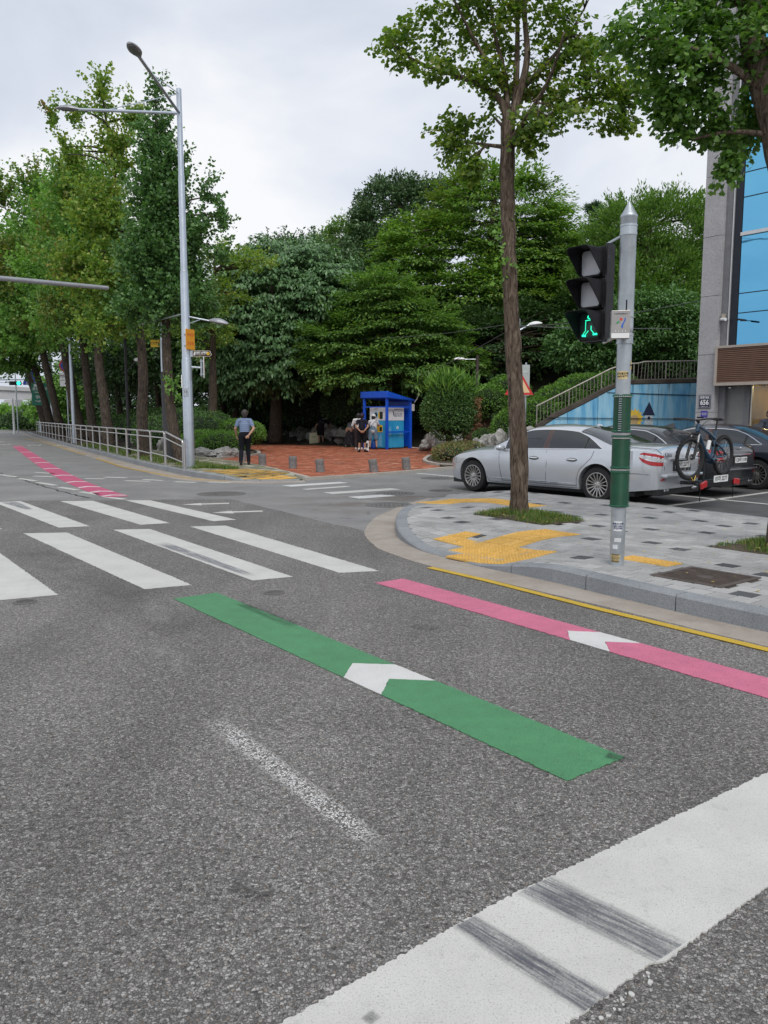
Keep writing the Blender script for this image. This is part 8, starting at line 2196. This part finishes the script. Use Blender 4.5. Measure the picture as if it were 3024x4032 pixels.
bt_('chain', catmull([G(.16, .065, -.07), G(.4, .06, -.07), G(.60, .07, -.06), G(.64, .0, -.06), G(.58, -.09, -.06), G(.16, -.105, -.07)], 5, True), .006, 'rubber', 5)
bt_('bottle', [G(.0, .14), G(.06, .30)], .034, 'white')
bt_('wheel_strap', [G(-.62, -.33, -.05), G(-.55, -.42, -.05), G(-.48, -.30, -.05)], .008, 'yellow_sign', 5)
# ================================================================== PEOPLE
def capsules(caps, n=14):
    """tapered capsules as closed shells, later fused into one skin"""
    mb = MB()
    for c in caps:
        p0, r0, p1, r1 = Vector(c[0]), c[1], Vector(c[2]), c[3]; sq = c[4] if len(c) > 4 else 1.0
        d = p1 - p0; L_ = max(d.length, 1e-4); d.normalize()
        a = Vector(c[5]).normalized() if len(c) > 5 else (V(1, 0, 0) if abs(d.x) < .9 else V(0, 1, 0))
        a = (a - d * a.dot(d)).normalized(); b = d.cross(a); vs = []; fs = []; prof = []
        for i in range(5): th = -pi / 2 + (pi / 2) * i / 4; prof.append((r0 * cos(th), r0 * sin(th)))
        for i in range(5): th = (pi / 2) * i / 4; prof.append((r1 * cos(th), L_ + r1 * sin(th)))
        for r, h in prof:
            for j in range(n): th = 2 * pi * j / n; vs.append(p0 + d * h + a * max(r, 1e-4) * cos(th) + b * max(r, 1e-4) * sin(th) * sq)
        for i in range(len(prof) - 1):
            for j in range(n): fs.append((i * n + j, i * n + (j + 1) % n, (i + 1) * n + (j + 1) % n, (i + 1) * n + j))
        fs += [tuple(range(n - 1, -1, -1)), tuple((len(prof) - 1) * n + j for j in range(n))]
        mb.add(vs, fs)
    return mb

TMP = bpy.data.scenes.new('tmp')
def fused(name, caps, mat, parent, voxel=.014, smooth=3, extra=None):
    mb = capsules(caps)
    me = mb.mesh(name, mat); o = bpy.data.objects.new(name, me); TMP.collection.objects.link(o)
    r = o.modifiers.new('r', 'REMESH'); r.mode = 'VOXEL'; r.voxel_size = voxel
    s = o.modifiers.new('s', 'SMOOTH'); s.iterations = smooth; s.factor = .5
    dc = o.modifiers.new('d', 'DECIMATE'); dc.ratio = .32
    TMP.view_layers[0].update(); dg = TMP.view_layers[0].depsgraph; m2 = bpy.data.meshes.new_from_object(o.evaluated_get(dg))
    bpy.data.objects.remove(o); bpy.data.meshes.remove(me)
    m2.name = name; m2.materials.clear(); m2.materials.append(mat)
    m2.polygons.foreach_set('use_smooth', [True] * len(m2.polygons))
    ob = bpy.data.objects.new(name, m2); COL.objects.link(ob); ob.parent = parent
    return ob

def hand(w_, d, palm_n, curl=.5, s=1.0):
    """palm with four fingers of unequal length and a thumb leaving its side; w_ wrist, d toward the knuckles, palm_n out of the palm"""
    w_ = Vector(w_); d = Vector(d).normalized(); nrm = Vector(palm_n); nrm = (nrm - d * nrm.dot(d)).normalized(); sd = d.cross(nrm); c = []
    for k in (-1, 0, 1): c.append((w_ + d * .012 * s + sd * k * .018 * s, .016 * s, w_ + d * .08 * s + sd * k * .026 * s, .014 * s))
    for k, L_ in zip((-1.5, -.5, .5, 1.5), (.062, .078, .074, .055)):
        b = w_ + d * .085 * s + sd * k * .0205 * s; m = b + (d * cos(curl) + nrm * sin(curl)) * L_ * .5 * s; e_ = m + (d * cos(curl * 2.2) + nrm * sin(curl * 2.2)) * L_ * .5 * s
        c += [(b, .0098 * s, m, .0090 * s), (m, .0090 * s, e_, .0078 * s)]
    b = w_ + d * .03 * s + sd * .034 * s; m = b + (sd * .8 + d * .7 + nrm * .3).normalized() * .036 * s; e_ = m + (d * .9 + nrm * .5 + sd * .1).normalized() * .034 * s
    c += [(b, .0125 * s, m, .0108 * s), (m, .0105 * s, e_, .0088 * s)]
    return c

def headcaps(c, fwd, up, s=1.0):
    """skull, jaw, nose, ears, brow"""
    c = Vector(c); f = Vector(fwd).normalized(); u = Vector(up).normalized(); r = f.cross(u); q = []
    q += [(c + u * .025 * s - f * .012 * s, .090 * s, c + u * .03 * s + f * .015 * s, .084 * s), (c - u * .03 * s + f * .02 * s, .070 * s, c - u * .075 * s + f * .045 * s, .042 * s)]
    q += [(c + f * .088 * s + u * .012 * s, .012 * s, c + f * .103 * s - u * .026 * s, .014 * s), (c + f * .084 * s + u * .026 * s - r * .03 * s, .012 * s, c + f * .084 * s + u * .026 * s + r * .03 * s, .012 * s), (c + f * .082 * s - u * .052 * s - r * .018 * s, .010 * s, c + f * .082 * s - u * .052 * s + r * .018 * s, .010 * s)]
    for sg in (-1, 1): q.append((c + r * sg * .083 * s + u * .018 * s - f * .005 * s, .014 * s, c + r * sg * .086 * s - u * .022 * s - f * .003 * s, .011 * s))
    return q
def haircaps(c, fwd, up, s=1.0, long=0.0, bald=False):
    c = Vector(c); f = Vector(fwd).normalized(); u = Vector(up).normalized(); r = f.cross(u); q = []
    if bald:
        for sg in (-1, 0, 1): q.append((c - f * (.045 if sg == 0 else .025) * s + r * sg * .045 * s + u * .0 * s, .060 * s, c - f * (.05 if sg == 0 else .03) * s + r * sg * .045 * s - u * .045 * s, .05 * s))
        q.append((c - f * .035 * s + u * .055 * s, .055 * s, c - f * .05 * s + u * .02 * s, .06 * s))
    else:
        q += [(c + u * .04 * s - f * .02 * s, .096 * s, c + u * .045 * s + f * .012 * s, .086 * s), (c - f * .04 * s + u * .02 * s, .085 * s, c - f * .045 * s - u * (.04 + long) * s, .065 * s)]
        for sg in (-1, 1): q.append((c - f * .02 * s + r * sg * .05 * s + u * .03 * s, .055 * s, c - f * .03 * s + r * sg * .055 * s - u * (.03 + long) * s, .04 * s))
    return q
SKIN = simple('skin', (.42, .24, .165), .55, 0, .1, 8); SKIN2 = simple('skin_tan', (.36, .19, .12), .55, 0, .1, 8)
HAIR = simple('black_hair', (.012, .010, .009), .5, 0, .2, 40); HAIRG = simple('greying_hair', (.045, .036, .03), .6, 0, .3, 60)
EYE = simple('eye_dark', (.02, .015, .012), .2)
def cloth(name, c, var=.12, sc=14): return simple(name, c, .85, 0, var, sc, .15, 120, spec=.2)
def eyes(par, c, fwd, up, s=1.0):
    c = Vector(c); f = Vector(fwd).normalized(); u = Vector(up).normalized(); r = f.cross(u)
    for sg in (-1, 1): MB().ell(c + f * .090 * s + r * sg * .032 * s + u * .006 * s, (.010 * s, .010 * s, .007 * s), 8, 6).build('eye', EYE, par, True)
def shoe(a, fwd, mat, par, s=1.0, z=0.0, nm='shoe'):
    a = Vector(a); f = Vector((fwd[0], fwd[1], 0)).normalized(); b = V(a.x, a.y, z)
    return fused(nm, [(b - f * .05 * s + V(0, 0, .035), .038 * s, b + f * .10 * s + V(0, 0, .035), .042 * s), (b + f * .08 * s + V(0, 0, .03), .044 * s, b + f * .16 * s + V(0, 0, .028), .034 * s), (b - f * .04 * s + V(0, 0, .05), .042 * s, b - f * .03 * s + V(0, 0, .085), .044 * s)], mat, par, .012, 2)

def person(label, loc, rz, J, mats, s=1.0, sleeves=.55, legs='trousers', hair='short', hat=None, group=None, skirt=None, shirt_long=0.0, bulk=1.0, skin=SKIN, shoes=None, leg_len=1.0, sleeve_long=False):
    """J: joint dictionary in the person's frame (x right, y forward, z up)"""
    t = thing('person', label, 'person', loc, rz, group); t.scale = (s,) * 3
    g = {k: Vector(v) for k, v in J.items()}
    up = (g['neck'] - g['chest']).normalized(); hf = Vector(J.get('hf', (0, 1, 0))); hu = Vector(J.get('hu', (0, 0, 1)))
    caps = headcaps(g['head'], hf, hu) + [(g['neck'] - up * .04, .056, g['head'] - hu * .05, .05), (g['chest'], .120 * bulk, g['neck'] - up * .09, .075, .66, (1, 0, 0)), (g['pelvis'], .125 * bulk, g['chest'], .120 * bulk, .66, (1, 0, 0))]
    for k in 'LR':
        caps += [(g['sh' + k], .058, g['el' + k], .042), (g['el' + k], .041, g['wr' + k], .028), (g['neck'] - up * .07, .06, g['sh' + k], .058)]
        caps += [(g['hip' + k], .090, g['kn' + k], .058), (g['kn' + k], .056, g['an' + k], .036), (g['an' + k], .038, g['an' + k] + V(0, .10, -.04), .03)]
        caps += hand(g['wr' + k], Vector(J['hd' + k]), Vector(J['pn' + k]), .55)
    b = fused('body', caps, skin, t, .009, 2)
    eyes(b, g['head'], hf, hu)
    # top
    c = [(g['chest'], .150 * bulk, g['neck'] - up * .085, .105, .78, (1, 0, 0)), (g['pelvis'] + up * (.06 - shirt_long), .150 * bulk, g['chest'], .150 * bulk, .80, (1, 0, 0))]
    for k in 'LR':
        c += [(g['neck'] - up * .07, .066, g['sh' + k], .068)]
        e_ = g['sh' + k].lerp(g['el' + k], sleeves)
        c += [(g['sh' + k], .068, e_, .064)]
        if sleeve_long: c += [(e_, .062, g['el' + k], .056), (g['el' + k], .056, g['wr' + k], .042)]
    c.append((g['neck'] - up * .05, .064, g['neck'] - up * .02, .062))
    fused('top', c, mats['top'], t, .013, 4)
    if skirt is None:
        c = [(g['pelvis'], .150 * bulk, g['pelvis'] + up * .07, .148 * bulk, .82, (1, 0, 0))]
        for k in 'LR':
            if legs == 'trousers': c += [(g['hip' + k], .104 * bulk, g['kn' + k], .077), (g['kn' + k], .076, g['an' + k] + V(0, 0, .02), .058)]
            else: c += [(g['hip' + k], .108 * bulk, g['hip' + k].lerp(g['kn' + k], leg_len), .098)]
        fused('trousers' if legs == 'trousers' else 'shorts', c, mats['bottom'], t, .013, 3)
    else:
        n = 28; vs = []; fs = []; top = g['pelvis'] + up * .10; L_ = skirt; bot = V((g['anL'].x + g['anR'].x) / 2, (g['anL'].y + g['anR'].y) / 2, top.z - L_)
        for i in range(9):
            t_ = i / 8; c_ = top.lerp(bot, t_)
            for j in range(n):
                a = 2 * pi * j / n; r_ = (.150 + .13 * t_ ** .8) * bulk * (1 + .06 * t_ * sin(a * 7)); vs.append(c_ + V(r_ * cos(a), r_ * sin(a) * .82, 0))
        for i in range(8):
            for j in range(n): fs.append((i * n + j, i * n + (j + 1) % n, (i + 1) * n + (j + 1) % n, (i + 1) * n + j))
        fs.append(tuple(range(n)))
        MB().add(vs, fs).build('skirt', mats['bottom'], t, True)
    if hair: fused('hair', haircaps(g['head'], hf, hu, 1.0, .05 if hair == 'long' else 0, hair == 'bald'), mats.get('hair', HAIR), t, .011, 2)
    if hat == 'cap':
        f = hf.normalized(); u = hu.normalized(); c_ = g['head'] + u * .055
        fused('cap', [(c_ - f * .01, .101, c_ + u * .02 + f * .008, .092), (c_ + f * .09 - u * .005, .05, c_ + f * .15 - u * .012, .045, .3, f.cross(u))], mats['hat'], t, .011, 2)
    if hat == 'visor':
        f = hf.normalized(); u = hu.normalized(); c_ = g['head'] + u * .075
        fused('sun_hat', [(c_ - f * .01, .104, c_ + u * .015, .098), (c_ + f * .06, .10, c_ + f * .13, .08, .3, f.cross(u))], mats['hat'], t, .012, 2)
    for k in 'LR': shoe(g['an' + k], Vector(J.get('ft' + k, (0, 1, 0))), mats['shoe'], t, 1.0, g['an' + k].z - .085, 'shoe')
    return t

# striped shirt cloth
q = Mat('striped_knit'); co = q.coord(); sx2 = q.n('ShaderNodeSeparateXYZ'); q.l(co, sx2.inputs[0])
z_ = q.math('MULTIPLY', sx2.outputs[2], 1 / .062); fr_ = q.math('FRACT', z_); col = q.ramp(fr_, [(0, (.16, .22, .36)), (.45, (.19, .26, .40)), (.5, (.035, .05, .12)), (.66, (.035, .05, .12)), (.70, (.34, .40, .50)), (.82, (.34, .40, .50)), (.86, (.16, .22, .36))])
M['striped'] = q.bsdf(col, .9, 0, .2, q.bump(q.noise(co, 90, 4), .2, .004)).done()
# walking man, seen from behind, one hand behind his back
J = dict(head=(.01, .07, 1.585), neck=(0, .03, 1.46), chest=(0, .01, 1.22), pelvis=(0, -.01, .95), shL=(-.178, .02, 1.375), shR=(.178, .02, 1.375), elL=(-.285, .03, 1.13), wrL=(-.255, .17, .90), elR=(.28, -.09, 1.13), wrR=(.13, -.20, .93),
         hdL=(.1, .45, -.9), pnL=(1, 0, .1), hdR=(-.75, -.1, -.65), pnR=(.2, 1, 0), hipL=(-.095, 0, .90), hipR=(.095, 0, .90), knL=(-.11, .05, .49), anL=(-.13, -.12, .10), knR=(.09, .12, .50), anR=(.10, .13, .09), hf=(.1, 1, -.12), hu=(0, .12, 1))
m1 = person('man in a blue striped shirt and black trousers walking past the bollards', (-4.31, 24.75, .125), R(8), J, dict(top=M['striped'], bottom=cloth('black_trousers', (.010, .011, .016)), hair=HAIRG, shoe=cloth('dark_shoe', (.03, .022, .02))), 1.0, .62, 'trousers', 'short', bulk=1.08, skin=SKIN)
MB().lathe([(.062, -.015), (.066, 0), (.060, .025)], 20, Matrix.Translation((0, .025, 1.465))).build('collar', cloth('navy_collar', (.012, .014, .03)), m1, True)
# dark-shirted man with cap, hands clasped behind
J = dict(head=(.02, .05, 1.57), neck=(0, .02, 1.45), chest=(0, .02, 1.21), pelvis=(0, 0, .95), shL=(-.18, .01, 1.37), shR=(.18, .01, 1.37), elL=(-.265, -.10, 1.12), wrL=(-.09, -.20, .92), elR=(.265, -.10, 1.12), wrR=(.09, -.20, .93),
         hdL=(.8, -.05, -.5), pnL=(0, 1, .2), hdR=(-.8, -.1, -.5), pnR=(0, 1, .2), hipL=(-.095, 0, .90), hipR=(.095, 0, .90), knL=(-.11, .03, .49), anL=(-.12, -.02, .09), knR=(.12, .03, .49), anR=(.15, -.03, .09), hf=(.45, .85, -.05), hu=(0, 0, 1), ftL=(-.3, 1, 0), ftR=(.7, .7, 0))
o = person('man in a dark t-shirt, shorts and purple cap with hands clasped behind him', (-.98, 35.4, .055), R(6), J, dict(top=cloth('navy_shirt', (.014, .013, .024)), bottom=cloth('black_shorts', (.008, .008, .010)), hat=cloth('purple_cap', (.035, .02, .06)), shoe=cloth('black_shoe', (.012, .012, .013))), 1.0, .6, 'shorts', 'short', 'cap', bulk=1.0, skin=SKIN2, leg_len=1.02)
for sg in (-1, 1): MB().lathe([(.047, .08), (.045, .19), (.043, .19)], 14, Matrix.Translation((sg * .13, -.025, 0))).build('sock', cloth('white_sock', (.6, .6, .6)), o, True)
# person in white long sleeves just behind him
J2 = dict(J); J2.update(head=(0, .05, 1.56), elL=(-.27, .06, 1.12), wrL=(-.22, .22, .98), elR=(.27, .06, 1.12), wrR=(.2, .24, 1.0), hdL=(.2, .9, -.2), hdR=(-.2, .9, -.2), pnL=(.6, 0, -.8), pnR=(-.6, 0, -.8), hf=(-.2, 1, 0), ftL=(0, 1, 0), ftR=(0, 1, 0))
person('person in a white long-sleeved top standing behind the man with the cap', (-1.20, 37.4, .055), R(4), J2, dict(top=cloth('white_top', (.62, .62, .62)), bottom=cloth('dark_trousers', (.03, .022, .025)), shoe=cloth('pale_shoe', (.5, .45, .42))), 1.02, .6, 'trousers', 'long', sleeve_long=True)
# woman in white shirt and denim shorts at the machine
J3 = dict(J); J3.update(head=(.02, .09, 1.50), neck=(.02, .05, 1.40), chest=(.02, .04, 1.16), shL=(-.165, .05, 1.32), shR=(.185, .05, 1.32), elL=(-.24, .14, 1.10), wrL=(-.16, .34, 1.08), elR=(.27, .16, 1.12), wrR=(.28, .38, 1.15), hdL=(.2, .9, .1), hdR=(.2, .9, .2), pnL=(.5, 0, -.8), pnR=(-.5, 0, -.8), anL=(-.16, -.02, .09), anR=(.17, -.02, .09), knL=(-.14, .03, .48), knR=(.15, .03, .48), hf=(.5, .8, -.35), hu=(0, .2, .9), ftL=(0, 1, 0), ftR=(.2, 1, 0))
o = person('woman in a white shirt and denim shorts using the recycling machine', (-.52, 38.1, .055), R(-4), J3, dict(top=cloth('white_shirt', (.58, .58, .60)), bottom=cloth('faded_denim', (.14, .20, .27), .25, 10), hat=cloth('white_hat', (.6, .6, .6)), shoe=cloth('brown_sandal', (.05, .03, .025))), 1.0, .55, 'shorts', 'short', 'visor', bulk=1.12, leg_len=.95, shirt_long=.1)
MB().tube(catmull([V(.2, .02, 1.42), V(.05, -.145, 1.28), V(-.1, -.165, 1.08), V(-.2, -.05, .95)], 6), .010, 6).build('bag_strap', M['black_plastic'], o)
# bending woman in a grey jacket and long patterned skirt
q = Mat('floral_dark'); co = q.coord(); v = q.voro(co, 13); col = q.mix(q.ramp(v.outputs['Distance'], [(.14, 1.), (.24, 0.)]), (.018, .016, .024), (.36, .33, .36)); M['floral'] = q.bsdf(col, .9, 0, .2).done()
q = Mat('floral_skirt'); co = q.coord(False, (1, 1, .6)); v = q.voro(co, 17); col = q.mix(q.ramp(v.outputs['Distance'], [(.12, 1.), (.24, 0.)]), (.022, .019, .024), (.20, .17, .19)); M['floral2'] = q.bsdf(col, .9, 0, .2).done()
J4 = dict(head=(.05, .52, 1.15), neck=(.03, .40, 1.18), chest=(.0, .24, 1.12), pelvis=(0, 0, .94), shL=(-.17, .36, 1.15), shR=(.17, .36, 1.15), elL=(-.20, .46, .92), wrL=(-.14, .60, .80), elR=(.20, .46, .92), wrR=(.14, .60, .80), hdL=(.1, .6, -.7), hdR=(-.1, .6, -.7), pnL=(.8, 0, 0), pnR=(-.8, 0, 0),
          hipL=(-.095, 0, .90), hipR=(.095, 0, .90), knL=(-.11, .02, .49), anL=(-.14, -.03, .09), knR=(.12, .02, .49), anR=(.16, -.03, .09), hf=(.2, .75, -.6), hu=(.1, .6, .75))
person('stooping woman in a grey jacket and long dark patterned skirt', (-1.80, 41.2, .055), R(-18), J4, dict(top=cloth('grey_jacket', (.15, .15, .165), .35, 12), bottom=M['floral2'], hat=cloth('grey_hat', (.45, .45, .42)), shoe=cloth('white_sneaker', (.7, .7, .7))), 1.0, .6, 'trousers', 'short', 'visor', skirt=.86, bulk=1.05, sleeve_long=True)
# bending woman with the tote bag
J5 = dict(J4); J5.update(head=(.28, .46, 1.20), neck=(.18, .36, 1.25), chest=(.07, .20, 1.16), shL=(-.05, .32, 1.24), shR=(.32, .32, 1.20), elL=(-.26, .22, 1.02), wrL=(-.33, .20, .80), elR=(.42, .46, .98), wrR=(.40, .62, .86), hdL=(0, 0, -1), pnL=(1, 0, 0), anL=(-.06, -.02, .09), anR=(.12, .10, .09), knL=(-.09, .03, .49), knR=(.10, .06, .49), hf=(.4, .7, -.6), hu=(.2, .6, .7))
person('woman in a dark flowered shirt bending over the bench', (-3.55, 44.6, .055), R(-8), J5, dict(top=M['floral'], bottom=cloth('black_short_skirt', (.010, .010, .012)), shoe=cloth('dark_sandal', (.02, .02, .02))), 1.06, .55, 'shorts', 'short', bulk=1.12, leg_len=.85, shirt_long=.06)
tb = thing('tote_bag', 'large cream tote bag hanging from the bending woman\'s hand', 'bag', (-3.93, 44.72, .055))
M['canvas'] = cloth('cream_canvas', (.60, .58, .40), .08, 6)
vs = []; fs = []; n = 20
for i, (z, w_, d_) in enumerate(((.02, .24, .05), (.1, .26, .09), (.3, .275, .10), (.5, .275, .07), (.66, .27, .04))):
    for j in range(n):
        a = 2 * pi * j / n; e_ = .35; x = abs(cos(a)) ** e_ * (1 if cos(a) > 0 else -1) * w_; y = abs(sin(a)) ** e_ * (1 if sin(a) > 0 else -1) * d_
        vs.append(V(x + .06 * z + .012 * noise.noise(V(x * 9, z * 7, i)), y + .012 * noise.noise(V(x * 7, z * 7, 3)), z + .06 * (x / .27) * (.5 if z > .1 else -.25)))
for i in range(4):
    for j in range(n): fs.append((i * n + j, i * n + (j + 1) % n, (i + 1) * n + (j + 1) % n, (i + 1) * n + j))
fs.append(tuple(range(n)))
bg = MB().add(vs, fs).build('bag_body', M['canvas'], tb, True)
for y in (-.03, .03): MB().tube(catmull([V(-.10, y, .62), V(-.03, y * .5, .76), V(.04, 0, .83), V(.10, y * .5, .76), V(.16, y, .66)], 5), .010, 6).build('handle', M['canvas'], tb)
text('MARKET', .07, (.03, -.108, .42), (1, 0, .1), (0, 0, 1), M['black'], bg, 'lettering', .001)
# bags by the queue
bb_ = thing('plastic_bag', 'blue plastic bag on the bricks between the woman\'s feet', 'bag', (-.50, 38.3, .05)); fused('bag_body', [((0, 0, .12), .15, (.02, 0, .30), .13), ((.02, 0, .3), .12, (.03, 0, .46), .05)], simple('blue_film', (.005, .05, .30), .35), bb_, .02, 3)
bb_ = thing('shopping_bag', 'white printed shopping bag standing beside the dark-shirted man', 'bag', (-.80, 36.2, .05)); o = MB().box((0, 0, .24), (.22, .14, .46), R(10)).build('bag_body', M['white'], bb_, bevel=.02); MB().box((0, -.074, .27), (.13, .004, .2), R(10)).build('print', M['black'], o)
bb_ = thing('plastic_bag', 'grey sack resting against the bench behind the bending woman', 'bag', (-2.95, 45.4, .05)); fused('bag_body', [((0, 0, .2), .22, (.03, 0, .55), .17), ((.03, 0, .55), .15, (.05, 0, .8), .05)], simple('grey_film', (.12, .13, .17), .4), bb_, .025, 3)
# person inside the shop at the right edge
Js = dict(J2); person('person in a dark t-shirt behind the shop glass at the right edge', BO + X(2.45, -.2, .05) , R(150), Js, dict(top=cloth('slate_shirt', (.05, .06, .08)), bottom=cloth('slate_trousers', (.03, .03, .04)), shoe=cloth('slate_shoe', (.03, .03, .03))), 1.05, .6, 'trousers', 'short')
bpy.data.scenes.remove(TMP)
